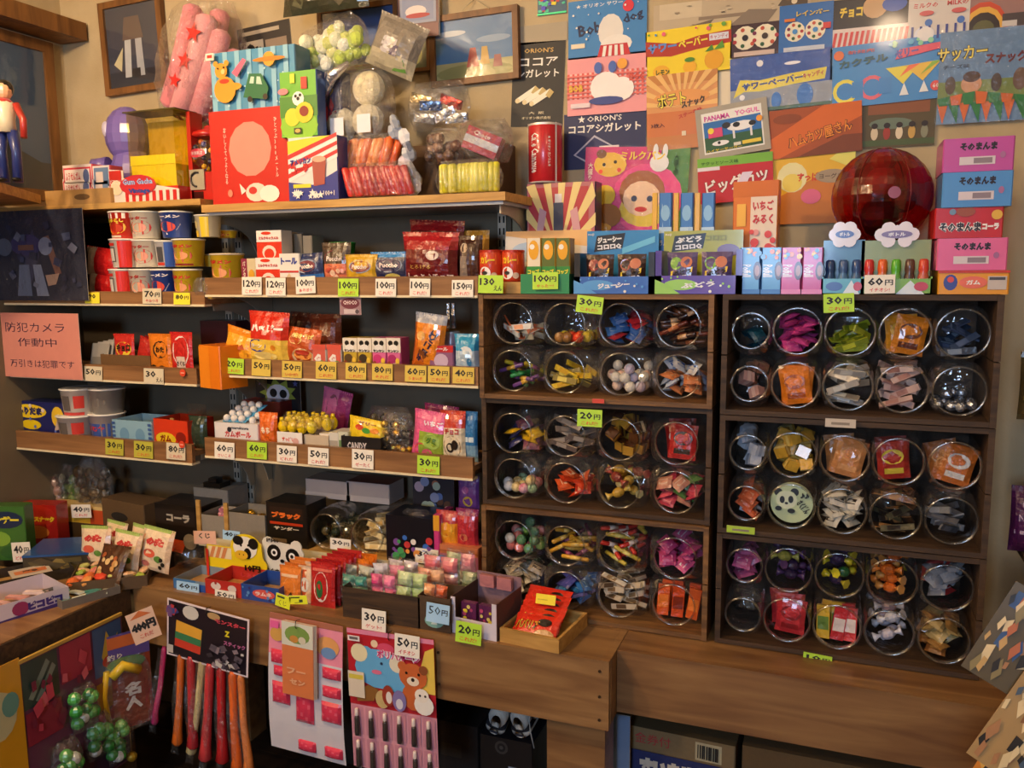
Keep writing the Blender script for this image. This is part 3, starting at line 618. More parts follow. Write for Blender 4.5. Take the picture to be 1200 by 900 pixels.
sheet('candy_wrapper', 'orange rainbow-arched wrapper in the top corner by the soccer pack', 'wrapper', (1132, -4, 1204, 38), ws(1), 'a07870', [('e', .3, .1, .4, .8, 'd04a28'), ('e', .3, .1, .34, .66, 'e8b040'), ('e', .3, .08, .28, .52, '2c1c18'), ('e', .3, .12, .18, .26, '5c5a30'), ('r', .6, .14, 1, .5, '4c4040'), ('r', 0, 0, 1, .12, 'c83c28'), ('r', .6, .14, .84, .3, 'd0c8c0')], mat='card')
COCK = [('c', .14, .26, .2, 'e8dc3a'), ('c', .14, .26, .14, '3a84c8'), ('c', .38, .28, .2, 'e06070'), ('c', .38, .28, .14, '3a84c8'), ('r', .2, .14, .3, .4, '3a84c8'), ('r', .44, .16, .55, .42, '3a84c8'), ('p', [(.5, .56), (.8, .58), (.65, .28)], 'e8d83a'), ('p', [(.66, .57), (.98, .6), (.82, .3)], 'e8c03a'), ('p', [(.62, .4), (.8, .58), (.7, .57)], 'f07038'), ('p', [(.8, .4), (.98, .6), (.9, .59)], '8ab83a'), ('p', [(.62, .1), (.7, .1), (.66, .3)], 'e8ece8'), ('p', [(.79, .12), (.87, .12), (.83, .3)], 'e8ece8'), ('t', 'カクテル', .3, .72, .13, '2a5a5c', .44, .05, R(4)), ('p', [(.58, .68), (.98, .78), (.98, .88), (.62, .84)], 'e05068'), ('t', 'ゼリー', .68, .78, .15, '4a50a8', .2, .05, R(6)), ('c', .08, .85, .08, 'e07030'), ('t', '新発売', .28, .88, .06, 'd05850', .24), ('c', .93, .2, .08, 'e05048'), ('t', '60', .93, .2, .07, 'white')] + bits(8, ['5ab0d8', '8ad0a8'], .5, .85, 1, 1, (.02, .05), 6)
sheet('candy_wrapper', 'bright blue cocktail wrapper with big CC letters and two glasses', 'wrapper', (973, 48, 1106, 121), ws(2), '3a8acc', COCK, ry=R(-2), mat='card')
SOC = [('r', 0, .22, 1, .46, '7a8c48'), ('t', 'サッカー', .26, .76, .16, '1c2c3c', .58, .08, R(2)), ('t', 'サッカー', .26, .76, .15, 'f0dc5a', .56, .02, R(2)), ('t', 'スナック', .75, .68, .12, '6c2020', .46, .05), ('t', 'チーズ味', .2, .62, .05, '2c3c4c', .3), ('e', .38, .42, .12, .1, 'd09870'), ('e', .38, .5, .1, .06, '4c3020'), ('e', .14, .42, .06, .1, '5c4838'), ('e', .66, .42, .06, .1, '4c3c34'), ('e', .92, .44, .08, .12, '6c5040')] + [('p', [(i / 8, .22), (i / 8 + .125, .22), (i / 8 + .07 + .04 * (i % 2), 0)], ['d86a28', '2c7a3c'][i % 2]) for i in range(8)] + [('p', [(i / 7, .34 - .02 * abs(i - 3)), (i / 7 + .14, .34 - .02 * abs(i - 2)), (i / 7 + .12, .2), (i / 7 + .02, .2)], ['2c7a3c', 'd86a28'][i % 2]) for i in range(7)]
sheet('candy_wrapper', 'soccer snack wrapper with orange and green pennants', 'wrapper', (1100, 34, 1204, 143), ws(3), '6a8cb0', SOC, mat='card', film=True)
HAM = [('p', [(0, 0), (.1, 0), (1, .7), (1, 1), (.6, 1), (0, .4)], 'd86a20'), ('p', [(.3, 0), (1, 0), (1, .35), (.8, .36)], '7c3c14'), ('t', 'ハムカツ屋さん', .55, .42, .26, '3c1c0c', .72, .07, R(12)), ('t', 'ハムカツ屋さん', .55, .42, .24, 'f09028', .70, .02, R(12)), ('e', .2, .8, .16, .1, '8c4418')]
sheet('snack_wrapper', 'orange-brown ham cutlet wrapper above the yellow snack wrapper', 'wrapper', (902, 124, 1010, 182), ws(3), 'a8501c', HAM, mat='paper', ry=R(-3))
sheet('photo_wrapper', 'murky brown and green wrapper with a row of tiny figures', 'wrapper', (1010, 116, 1096, 172), ws(1), '5a4c2c', [('r', .08, .7, .92, .95, '8c5430'), ('e', .4, .5, .3, .12, '6c7c68'), ('r', 0, .04, 1, .16, '4c5c30')] + [('e', .18 + .17 * i, .3, .05, .14, ['d8c8a8', 'a03828', 'e0d0b0', 'c8a050', '8c8c70'][i]) for i in range(5)] + [('e', .18 + .17 * i, .46, .045, .06, '2c2018') for i in range(5)], mat='paper')
BIG = [('r', 0, .8, 1, 1, '7ab83a'), ('r', 0, .72, .3, .8, 'e8e0e8'), ('t', 'ビッグカツ', .52, .42, .34, '801010', .86, .07, R(7)), ('t', 'ビッグカツ', .52, .42, .33, 'f5ece4', .84, .03, R(7)), ('p', [(.5, .3), (.62, .3), (.74, .62), (.6, .62)], 'e8dcf0'), ('t', 'サクッとソース味', .3, .88, .08, '2c5a14', .5)]
sheet('snack_wrapper', 'red cutlet wrapper with a green top strip below the cow poster', 'wrapper', (818, 182, 906, 236), ws(4), 'c4202c', BIG, mat='paper', ry=R(-3))
sheet('snack_wrapper', 'yellow and orange snack wrapper with a bottle behind the red cutlet one', 'wrapper', (902, 173, 1001, 262), ws(2), 'e8b82c', [('p', [(0, .3), (.7, .7), (1, .5), (1, 0), (0, 0)], 'd07c28'), ('e', .27, .62, .18, .2, 'ece4a8'), ('e', .27, .55, .12, .12, 'f0d860'), ('t', 'すっぱい', .5, .62, .12, 'd84020', .34, .04), ('e', .74, .62, .2, .09, 'a89478'), ('t', 'ヨーグルト', .76, .62, .07, '4c3c2c', .34), ('e', .5, .36, .12, .1, 'e06a8c'), ('p', [(.7, .84), (.9, 1), (1, .98), (1, .7)], 'e8e06c')], mat='paper')
# ================================================================ left wall
za, zb_ = Px(103, 28, -2.32), Px(103, 48, -2.32)
o = MB().box(XL + .001, -2.32, -1.3, -.012, zb_.z, za.z, 'brown').build('high_shelf', 'frame'); tag(o, 'thick dark beam-like shelf high on the side wall', 'shelf')
framed('large wooden-framed blue landscape print under the beam-like shelf', None, 0, .035, 'frame', [('r', 0, 0, 1, .2, '2c3440'), ('p', [(.55, .15), (.7, .6), (.8, .3), (.95, .2), (.95, .1)], '28323c'), ('p', [(.05, .12), (.25, .5), (.4, .12)], '2c3844')], '3c5878', on_left=(-.85, -.06, 1.74, Px(78, 58, XL).z))
o = MB(); P = [(XL + .001, -.305), (-2.235, -.305), (-2.0, -.63), (XL + .001, -.9)]; n = len(P)
vs = [(x, y, 1.712) for x, y in P] + [(x, y, 1.738) for x, y in P]
o.add(vs, [tuple(range(n - 1, -1, -1)), tuple(range(n, 2 * n))] + [(i, (i + 1) % n, (i + 1) % n + n, i + n) for i in range(n)], 'tan')
tag(o.build('corner_shelf', 'lightwood'), 'angled corner shelf board under the toy figure', 'shelf')
# toy figure (plain action figure)
fx = Px(14, 213, -2.26); fp = Pz(13, 214, 1.7385); f = empty('toy_figure', (fp.x, fp.y, 1.7385), (0, 0, R(20))); f.scale = (.8, .8, .78); tag(f, 'toy figure with blue trousers and red scarf at the picture edge', 'figure')
b = MB()
b.tube([(-.02, 0, .0), (-.022, 0, .1), (-.018, 0, .165)], [.016, .015, .019], '24306c'); b.tube([(.024, 0, .0), (.026, 0, .1), (.018, 0, .165)], [.016, .015, .019], '24306c')
b.build('legs', 'plastic', f)
b = MB(); b.tube([(0, 0, .16), (0, 0, .2), (0, 0, .25), (0, 0, .265)], [.03, .028, .036, .016], 'd8ccb0'); b.build('torso', 'plastic', f)
b = MB(); b.tube([(-.036, 0, .25), (-.06, -.01, .2), (-.055, -.03, .15)], [.012, .011, .009], '24306c'); b.tube([(.036, 0, .25), (.062, -.01, .2), (.066, -.02, .14)], [.012, .011, .01], 'a83028'); b.build('arms', 'plastic', f)
b = MB(); b.ball((0, 0, .292), .026, 'skin', sc_=(1, 1, 1.15)); b.ball((0, .006, .3), .0275, 'black', sc_=(1, .95, 1.1)); b.build('head', 'plastic', f)
MB().lathe([(.03, .252), (.022, .262), (.016, .268)], 'b02820', 14).build('scarf', 'cloth', f)
for sx in (-.02, .026): MB().ball((sx, -.008, .008), .014, 'black', sc_=(1, 1.7, .6)).build('shoe', 'plastic', f)
# ================================================================ top shelf, gum corner
pur = empty('inflatable_toy', (BB((130, 100, 168, 205), -.1)[0], -.12, TZL)); tag(pur, 'rounded purple inflatable toy behind the yellow gum dispenser', 'toy')
b = MB(); b.ball((.02, 0, .22), .075, '7a68b4', 16, 10, (.95, .8, 1.15)); b.ball((.03, 0, .10), .07, '7a68b4', 14, 10, (1, .8, 1.35)); b.build('body', 'plastic', pur)
b = MB(); b.tube([(-.03, -.03, .13), (-.07, -.04, .125), (-.08, -.04, .10)], [.026, .028, .018], '7a68b4', 10); b.tube([(-.02, -.03, .045), (-.06, -.045, .05), (-.085, -.05, .065)], [.034, .032, .022], '7a68b4', 10); b.build('limb', 'plastic', pur)
MB().ball((-.02, -.045, .235), .018, 'c8c0d8', sc_=(.7, .5, 1.3)).build('patch', 'plastic', pur)
for i in range(2):
    for j in range(2):
        zz = TZL + .024 + j * .0275
        boxpack('candy_carton', ['lower', 'upper'][j] + ' small white and red gum carton, ' + ['angled beside the gum sign', 'nearest the corner shelf'][1 - i], 'carton', [(73, 193 + 16 * (1 - j), 108, 208 + 16 * (1 - j)), (108, 194 + 16 * (1 - j), 129, 209 + 16 * (1 - j))][i], -.27, .05, 'e4d8d4', [('r', .04, .12, .96, .88, 'd04050'), ('r', .08, .2, .92, .8, 'e8e0e0'), ('t', 'ふうせんガム', .36, .5, .36, 'c03048', .5, .03), ('e', .8, .5, .1, .3, '5a6a98')] if i == 0 else [('r', .1, .1, .9, .9, '6a84a8'), ('r', .2, .2, .6, .7, 'd8c8c0')], side='c84858', z=zz, group='small gum cartons')
boxpack('flat_carton', 'flat plain brown carton lying under the small gum cartons', 'carton', (52, 222, 129, 234), -.29, .08, 'kraft', [('e', .58, .5, .12, .2, '6a4c28')], z=TZL, mat='kraft')
gx, gz, gw, gh = fit((148, 124, 206, 232), -.25, TZL)
g = empty('gum_dispenser', (gx, -.25, TZL)); tag(g, 'clear yellow gum dispenser box with a red striped sign', 'dispenser')
b = MB().box(-gw / 2, gw / 2, 0, .09, 0, .045, 'd03028').box(gw / 2 - .002, gw / 2 + .012, .05, .1, .0, gh * .95, 'c02820').box(-gw / 2, gw / 2, .09, .1, .045, gh * .9, 'd8b828'); b.build('base', 'plastic', g)
MB().box(-gw / 2 + .004, gw / 2 - .006, .004, .088, .046, gh * .95, 'yellow').build('clear_box', 'amber', g)
MB().box(-gw / 2 + .008, gw / 2 - .010, .008, .085, .046, gh * .40, 'f2dc2a').build('yellow_filling', 'matte', g)
MB().box(-gw / 2 + .007, gw / 2 - .009, .006, .0075, gh * .40, gh * .5, 'f8ea3c').build('yellow_band', 'paper', g)
MB().box(-gw / 2 - .006, gw / 2 + .004, 0, .09, gh * .95, gh * .965, '4a4010').build('lid', 'plastic', g)
sx, sz, sw, sh = fit((129, 196, 209, 232), -.275, TZL)
sg = MB(); sg.prism([(-sw / 2, 0), (sw / 2, 0), (sw / 2, sh * .34), (sw * .12, sh * .5), (sw * .1, sh * .72), (-sw * .3, sh * .72), (-sw * .3, sh * .95), (-sw / 2, sh)], 0, .003, 'e8dcd0')
S_ = plane(sw, sh); A = [('r', .22 + i * .1, 0, .27 + i * .1, .32, 'c82828') for i in range(8)] + [('r', 0, .5, .18, .95, 'c83028'), ('e', .1, .45, .09, .22, 'f0dcb8'), ('t', 'どスこい', .09, .62, .14, 'white', .16), ('e', .42, .5, .27, .3, 'c83038'), ('t', 'Gum Gacha', .42, .6, .17, '3a58a0', .44, .06), ('t', 'Gum Gacha', .42, .6, .17, 'a8c0e8', .44, .02), ('t', 'Vintage', .44, .32, .17, '2c4898', .32, .05)]
sgo = sg.build('dispenser_sign', 'card', None, (sx, -.275, TZL)); MB().art(plane(sw, sh, -.0002), sw, sh, A, .0002).build('printed_front', 'card', sgo); tag(sgo, 'striped red and white sign reading Gum Gacha Vintage', 'sign')
mx_, mz_, mw_, mh_ = fit((206, 138, 246, 233), -.2, TZL)
g = empty('gumball_machine', (mx_ + .012, -.2, TZL)); tag(g, 'red gumball machine with a globe of coloured gum beside the red poster box', 'machine')
b = MB().box(-.022, .055, 0, .09, 0, .085, 'c42820'); b.box(-.012, .02, -.003, 0, .004, .03, '3a0c0a'); b.build('base', 'plastic', g)
MB().box(-.022, .03, -.006, -.001, .035, .092, 'b8b4a0').build('coin_plate', 'metal', g)
MB().tube([(.004 + .02 * math.cos(t), -.008, .064 + .02 * math.sin(t)) for t in [1.2 + .35 * i for i in range(11)]], .003, '3c3a38', 6).build('turn_handle', 'metal', g)
b = MB(); b.ball((.012, .045, .135), .056, 'white', 18, 12); b.build('globe', 'glass', g)
for i in range(60):
    a, t_ = random.uniform(0, 6.28), random.uniform(-1, 1); r_ = .045
    z_ = .135 + r_ * t_; q_ = r_ * math.sqrt(max(0, 1 - t_ * t_))
    if z_ > .175: continue
    if math.sin(a) > .3: continue
    MB().ball((.012 + q_ * math.cos(a), .045 + q_ * math.sin(a), z_), .0085, random.choice(['f0c828', 'f0b020', '3a4a9a', '2c2c50', 'e07020', 'e8e0d0']), 7, 5).build('gumball', 'gum', g)
MB().art(cyl_surf(.0565, .0565, .03, 1.1), .06, .03, [('e', .5, .5, .45, .42, 'c83c50'), ('t', 'BUBBLE', .5, .5, .3, 'e8c8d0', .6)]).build('label_band', 'card', g, (.012, .045, .122))
b = MB().lathe([(.03, .185), (.05, .19), (.045, .2), (.015, .21), (.012, .218), (.004, .222)], 'c42820', 16, (.012, .045)); b.build('cap', 'plastic', g)
# bag of pink marshmallow sticks
pb = empty('marshmallow_bag', (Py(212, 140, -.13).x, -.10, TZL + .245), (0, R(16), 0)); tag(pb, 'clear bag of thick pink marshmallow sticks with red stars', 'sweets bag')
for (xa, za_, xb, zb2, yy, r_) in ((-.055, .03, -.02, .33, -.03, .03), (-.005, .01, .045, .31, -.04, .033), (.045, .015, .085, .28, -.02, .03), (-.10, .07, -.06, .27, .03, .026), (.09, .09, .12, .24, .015, .03), (.01, .05, .02, .34, .035, .03), (.075, .0, .1, .17, .03, .028)):
    MB().tube([(xa, yy, za_), (xa + (xb - xa) * .08, yy, za_ + .012), ((xa + xb) / 2 + .006, yy, (za_ + zb2) / 2), (xb, yy, zb2 - .012), (xb, yy, zb2)], [r_ * .55, r_ * .96, r_, r_ * .96, r_ * .5], random.choice(['e8929a', 'f0a0a4', 'e88890']), 12).build('marshmallow_stick', 'cloth', pb)
def bagfilm(parent, w, h, t, x=0, y=0, z=0, k=1.0, mat='bag', nu=10, nv=12, neck=.25, name='clear_film'):
    def S(u, v, sgn):
        e = max(0., 1 - abs(2 * u - 1) ** 2.6); q = math.sin(math.pi * min(1, max(0, v * .96 + .02))) ** .45
        ww = w * (.82 + .18 * math.sin(math.pi * min(1, v * 1.1)) - (neck * max(0, v - .8) / .2))
        return (x + (u - .5) * ww, y - sgn * (t / 2 * e ** .55 * q + .06 * t * wr(u * 1.7, v * 1.5, k)), z + v * h)
    m = MB(); m.grid(lambda u, v: S(u, v, 1), nu, nv, 'white'); m.grid(lambda u, v: S(u, v, -1), nu, nv, 'white', flip=True)
    return m.build(name, mat, parent)
bagfilm(pb, .29, .37, .16, .01, 0, -.005, 2.0)
for (x_, z_, r_, ro) in ((.035, .25, .030, 0), (.02, .17, .028, .6), (-.005, .11, .024, .3)):
    m = MB().art(lambda u, v, q=0: (u, -.076 - q, v), 1, 1, [('star', 0, 0, r_, 'd82c28')]); m.build('red_star', 'card', pb, (x_, 0, z_))
# poster-fronted boxes
TED = [('r', i / 7 + .015, 0, i / 7 + .07, 1, '8ac0d8') for i in range(7)] + bits(22, ['b8dce8'], 0, 0, 1, 1, (.012, .02), 12) + [('c', .16, .68, .13, 'e89c30'), ('c', .1, .8, .05, 'e89c30'), ('c', .23, .8, .05, 'e89c30'), ('e', .2, .36, .13, .22, 'e89c30'), ('e', .33, .4, .07, .06, 'e89c30'), ('e', .2, .5, .06, .04, 'c83c28'), ('c', .19, .66, .045, 'f5c880'), ('c', .13, .72, .016, 'black'), ('c', .2, .73, .016, 'black'),
       ('p', [(.42, .2), (.68, .14), (.72, .32), (.64, .56), (.5, .58), (.46, .4)], '1f7048'), ('p', [(.5, .42), (.55, .41), (.56, .52), (.52, .53)], 'b8d8c8'), ('p', [(.58, .4), (.65, .38), (.63, .51), (.59, .52)], 'b8d8c8'), ('c', .5, .16, .05, '2c2420'), ('c', .68, .18, .05, '2c2420'), ('p', [(.3, .62), (.36, .54), (.48, .8), (.44, .84)], 'e06888'), ('c', .74, .78, .12, 'e8a030'), ('e', .74, .78, .19, .04, 'd08020'), ('r', 0, .86, .1, .98, 'e8dcd0'), ('r', .02, .9, .08, .95, 'd03030')]
boxpack('display_box', 'blue striped box printed with a teddy bear and green car', 'box', (247, 57, 347, 131), -.27, .07, '4a94bc', TED, side='3c6c88', z=Py(295, 129, -.27).z, ry=0)
RUN = [('e', .5, .58, .26, .29, 'e89080'), ('tv', 'おいしくてつよくなる', .2, .52, .6, 'f0dcd0', .035), ('tv', 'ひとつぶ300メートル', .82, .58, .62, 'f0dcd0', .035), ('e', .56, .12, .13, .1, 'f0d8c8'), ('e', .72, .1, .12, .09, 'f5ece0'), ('e', .52, .14, .05, .04, 'c83030'), ('p', [(.36, .22), (.44, .14), (.38, .1)], 'f0e4d8'), ('e', .24, .12, .03, .04, 'f08870')]
bx_ = boxpack('display_box', 'tall red box with a pale disc and vertical white writing', 'box', (246, 127, 342, 231), -.275, .10, 'c8201c', RUN, side='a81818', z=TZ)
SOCB = [('r', 0, .3, 1, .62, '4a8c38'), ('e', .5, .16, .5, .24, '8cc83a'), ('c', .5, .58, .11, 'f0f0ec'), ('c', .5, .58, .03, '202020'), ('c', .44, .62, .025, '202020'), ('c', .56, .63, .025, '202020'), ('e', .34, .3, .2, .14, 'ecd83a'), ('e', .66, .36, .24, .16, 'e8d030'), ('r', .6, .72, .76, .9, 'c83028'), ('r', .32, .82, .44, .96, 'e8dc40'), ('e', .12, .7, .14, .05, 'e88890'), ('e', .66, .38, .12, .08, '8c2c20'), ('r', .38, .04, .58, .13, '3c4c30'), ('e', .48, .085, .07, .03, 'e0b060')]
boxpack('candy_box', 'green and yellow box with a white football standing on the cola box', 'box', (328, 83, 372, 161), -.29, .04, '6cb83c', SOCB, side='2c4c8c', z=Py(350, 160, -.29).z)
COLA = [('p', [(0, .55), (0, .95), (.7, 1), (1, 1), (1, .7), (.4, .6)], 'ecd83c'), ('p', [(0, .3), (1, .66), (1, 1), (0, .74)], 'f0ece8')] + [('p', [(0, .36 + .15 * i), (1, .72 + .13 * i), (1, .78 + .13 * i), (0, .43 + .15 * i)], 'd02c34') for i in range(3)] + [('p', [(0, 0), (1, 0), (1, .45), (.5, .24), (0, .3)], '2c3890'), ('t', 'アメリカン', .26, .62, .1, '2c3890', .42, .05, R(6)), ('t', 'コーラ', .24, .5, .14, 'c82028', .36, .07, R(6)), ('r', .1, .2, .46, .26, 'e8d83c'), ('p', [(.52, .22), (.74, .24), (.78, .66), (.5, .64)], 'a85048'), ('e', .64, .64, .14, .05, 'd8a890'), ('t', '100+1', .82, .1, .08, 'white', .22)] + bits(10, ['white'], .02, .0, 1, .22, (.05, .08), 7, 'star')
boxpack('candy_box', 'striped american cola box with blue stars beside the red poster box', 'box', (338, 160, 396, 226), -.30, .05, 'e8e0dc', COLA, side='2c3480', z=TZ)
boxpack('candy_box', 'dark box of yellow and red sweets behind the football box', 'box', (370, 84, 400, 160), -.22, .05, '3c3c64', [('e', .4, .72, .3, .1, 'f0d028')] + bits(20, ['8c2838', '3a4a8a', 'c03838', '6a3050'], 0, 0, 1, .6, (.05, .1), 3, 'q'), z=Py(385, 160, -.22).z)
# carton that carries the football and dark boxes (hidden support)
boxpack('carton_stack', 'plain carton between the red poster box and the orange bags', 'carton', (346, 162, 398, 226), -.235, .2, 'kraft', z=TZ, mat='kraft')
# clear bags on the top shelf
def clearbag(name, label, cat, b, y, t, fill, z=None, rz=0, ry=0, k=1.0, neck=.2, film='bag', group=None):
    xc, z0, w, h = fit(b, y, z); o = empty(name, (xc, y, z0), (0, ry, rz)); tag(o, label, cat, group)
    fill(o, w, h, t); bagfilm(o, w, h, t, 0, 0, 0, k, film, neck=neck)
    return o
def puff_fill(cols, n, r, part, seed=1, lay=3, mat='gum', sc_=(1, .8, 1), twist=0):
    def f(o, w, h, t):
        rr = random.Random(seed); k = 0
        per = max(1, math.ceil(n / lay))
        for j in range(lay):
            for i in range(per):
                if k >= n: break
                k += 1
                x = (-.5 + (i + .5) / per) * w * .84 + rr.uniform(-.1, .1) * w / per; z = (.08 + .74 * (j + .5) / lay) * h + rr.uniform(-.06, .06) * h / lay
                MB().ball((0, 0, 0), r * rr.uniform(.85, 1.15), rr.choice(cols), 10, 7, sc_).build(part, mat, o, (x, rr.uniform(-.22, .12) * t, z), (0, rr.uniform(-.8, .8), rr.uniform(-.4, .4)))
    return f
def stick_fill(cols, n, r, part, seed=1, mat='gum', lean=.0, flat=1.0, span=.84, rows=1):
    def f(o, w, h, t):
        rr = random.Random(seed)
        for q in range(rows):
            for i in range(n):
                x = (-.5 + (i + .5) / n) * w * span
                m = MB(); hh = h / rows
                z0 = q * hh + hh * .06; z1 = q * hh + hh * .9; dx = lean * hh
                m.tube([(0, 0, 0), (0, 0, .004), (dx / 2, 0, (z1 - z0) / 2), (dx, 0, z1 - z0 - .004), (dx, 0, z1 - z0)], [r * .6, r, r, r, r * .6], rr.choice(cols), 8)
                m.build(part, mat, o, (x, rr.uniform(-.15, .05) * t, z0), (0, rr.uniform(-.06, .06), 0))
    return f
clearbag('popcorn_bag', 'clear bag of pale green and white puffs lying on the bag pile', 'snack bag', (354, 22, 440, 82), -.17, .09, puff_fill(['d8e07c', 'eef0d0', 'c4d860', 'e8e8a0', 'f4f4e4'], 34, .018, 'puff', 3, 4, 'cloth'), ry=R(-16), k=3, neck=.1)
pouch('label_bag', 'silvery printed end of a snack bag beside the green puffs', 'snack bag', (424, 20, 484, 84), -.16, .06, lambda u, v: '8c8478' if v > .3 else 'b0a890', [('r', .3, .3, .6, .6, 'c0bcc0'), ('r', .5, .3, .66, .5, '5c5470'), ('p', [(.6, .05), (.9, .1), (.8, .3)], '5a8c3c')], ry=R(25))
wb = clearbag('rice_puff_bag', 'clear bag of big pale round rice puffs on the pile', 'snack bag', (382, 76, 464, 170), -.19, .10, lambda o, w, h, t: [MB().ball((x * w, -.012, z * h), .045, c, 14, 9, (1, .72, 1)).build('rice_puff', 'cloth', o) for x, z, c in ((.16, .68, 'e8dcb4'), (-.24, .26, 'd8d0b8'), (.14, .28, 'dcd2b4'))] and [MB().art(lambda u, v, q=0: (u, -.05 - q, v), 1, 1, [('r', x * w - .02, z * h - .026, x * w + .02, z * h + .02, 'e0e4ec')]).build('paper_slip', 'paper', o) for x, z in ((-.2, .22), (.18, .24))], k=5, neck=.35)
MB().tube([(-.085, -.045, .11), (-.05, -.055, .17), (.0, -.05, .2)], [.006, .017, .006], 'd8d8dc', 8).build('silver_wrap', 'foil', wb)
clearbag('candy_bag', 'clear bag of orange wrapped candies above the red ones', 'candy bag', (396, 158, 466, 205), -.235, .06, stick_fill(['e87028', 'f09040', 'e05c20'], 9, .011, 'wrapped_stick', 4, 'film', .25), k=7, neck=0)
clearbag('candy_bag', 'clear bag of red wrapped candies at the shelf edge', 'candy bag', (403, 190, 492, 229), -.275, .05, stick_fill(['c02028', 'a81820', 'd84038'], 12, .010, 'wrapped_stick', 5, 'film', -.2), z=TZ, k=8, neck=0)
m_ = empty('foil_candy_twist', (Py(490, 190, -.24).x, -.24, TZ + .01), (0, R(-18), 0)); tag(m_, 'crumpled silver foil candy strand leaning between the clear bags', 'candy')
for i in range(9): MB().ball((random.uniform(-.012, .012), random.uniform(-.01, .01), .02 + i * .021), .019, random.choice(['c4ccd8', 'e0e4ec', 'a8b0c0', 'd0c8d8']), 6, 4, (1.1, .6, 1.2)).build('foil_piece', 'film', m_, (0, 0, 0), (0, 0, i))
clearbag('toy_bag', 'clear bag with silver and blue packets high on the pile', 'candy bag', (478, 96, 552, 152), -.16, .08, lambda o, w, h, t: [MB().box(-.03, .03, -.006, .006, -.012, .012, c, top='e8ecf0').build('packet', 'foil', o, (x * w, -.01, z * h), (.2, ry_, 0)) for x, z, ry_, c in ((-.2, .25, .2, 'b8c0d0'), (.12, .3, -.3, 'd0d4dc'), (-.1, .5, .1, '3a64b0'), (.22, .55, .4, 'b83c34'), (-.25, .65, .3, 'd8c8a0'), (.3, .2, 0, 'c4ccd8'))], k=9, neck=.1)
clearbag('candy_bag', 'loose clear bag standing behind the silver strand', 'candy bag', (498, 150, 546, 192), -.2, .07, puff_fill(['6a4838', '8c6450', '4c3a34'], 10, .016, 'candy', 9, 3, 'film'), k=11, neck=.3)
rb = clearbag('candy_bag', 'clear bag holding a red and silver box beside the wall', 'candy bag', (534, 140, 602, 192), -.19, .09, lambda o, w, h, t: MB().box(-.045, .045, -.025, .025, -.028, .028, 'b02430', top='8c1c24').art(lambda u, v, q=0: ((u - .5) * .09, -.0255 - q, (v - .5) * .056), .09, .056, [('r', 0, .3, 1, .62, 'c8c8cc'), ('t', 'Choco', .45, .8, .22, 'f0d8c8', .5, .03)]).build('red_box', 'film', o, (0, -.005, h * .45), (0, .4, .2)), k=12, neck=.1)
clearbag('stick_candy_bag', 'clear bag of upright bright yellow candy sticks at the shelf end', 'candy bag', (510, 187, 590, 222), -.26, .05, stick_fill(['e0d838', 'd0cc30', 'ece860'], 13, .0095, 'yellow_stick', 6, 'gum'), z=TZ, k=13, neck=0)
boxpack('carton_stack', 'brown carton under the clear bags behind the yellow sticks', 'carton', (418, 170, 585, 222), -.14, .12, '5c4634', z=TZ, mat='kraft')
# ================================================================ goods on top of the brown crates
K = 1.447
boxpack('candy_box', 'pinkish box with a red and yellow sunburst and three bottles', 'box', (617, 214, 698, 300), -.11, .06, 'b86c74', [('r', .04, .08, .9, .96, 'b8303c'), ('ray', .47, .34, 9, 'ecd48c', .15, 3.0), ('r', .4, .5, .54, .82, '2c3c5c'), ('r', .42, .82, .52, .9, 'e8e0e0'), ('p', [(.14, .5), (.22, .46), (.3, .74), (.2, .78)], 'c8a0b0'), ('p', [(.7, .48), (.8, .52), (.74, .78), (.64, .74)], 'd8a0a8'), ('e', .5, .3, .22, .12, '6a7498')], side='302c48', z=K)
MB_ = 0
can('cola_can', 'tall red drink can lettered in white standing on the sunburst box', 'can', (620, 146, 658, 214), -.08, 'c4242c', [('t', 'Calle Cammue', .38, .5, .16, 'f0e8e0', .86, .03, -math.pi / 2), ('t', '★ オリオン カンラムネ', .72, .52, .05, 'f0e8e0', .66, .02, -math.pi / 2), ('r', .86, 0, .9, 1, 'f0e8e0'), ('r', .12, 0, .15, 1, 'f0e8e0')], z=Py(657, 214, -.11).z + .001, endc='e8e0d8')
for i, (lx, q) in enumerate(((577, 'edge of the wall shelving'), (601, 'white folded flyer'))):
    can('snack_can', 'small orange snack can with a white mascot disc nearest the ' + q, 'can', [(563, 293, 589, 324), (589, 293, 614, 324)][i], -.245, 'c83c1c', [('r', 0, .55, 1, .85, 'd8581c'), ('t', 'カレー', .5, .68, .22, 'f0d030', .5, .06), ('c', .42, .28, .2, 'f0ece8'), ('e', .42, .28, .1, .06, '303030'), ('c', .72, .2, .1, 'd8b8a0')], z=K + .028, endc='b83018', group='small orange snack cans')
MB_ = tag(MB().box(-.082, .05, 0, .1, 0, .028, 'c8a468').build('riser_block', 'lightwood', None, (-.74, -.275, K)), 'small pale wooden block under the two orange cans', 'block')
sheet('folded_flyer', 'white folded flyer with pale blue print standing behind the cans', 'flyer', (592, 270, 692, 322), -.17, 'ddd6cc', [('e', .3, .55, .22, .2, 'a8c0d8'), ('r', .2, .3, .8, .42, 'b8ccd8'), ('p', [(0, .9), (1, .62), (1, 1), (0, 1)], 'e8b878')], rx=R(-6))
gi = boxpack('snack_tray', 'green cardboard tray holding giraffe biscuit packets', 'tray', (610, 321, 667, 341), -.285, .06, '2c8c5c', z=K, open_top=True, side='1f6c44')
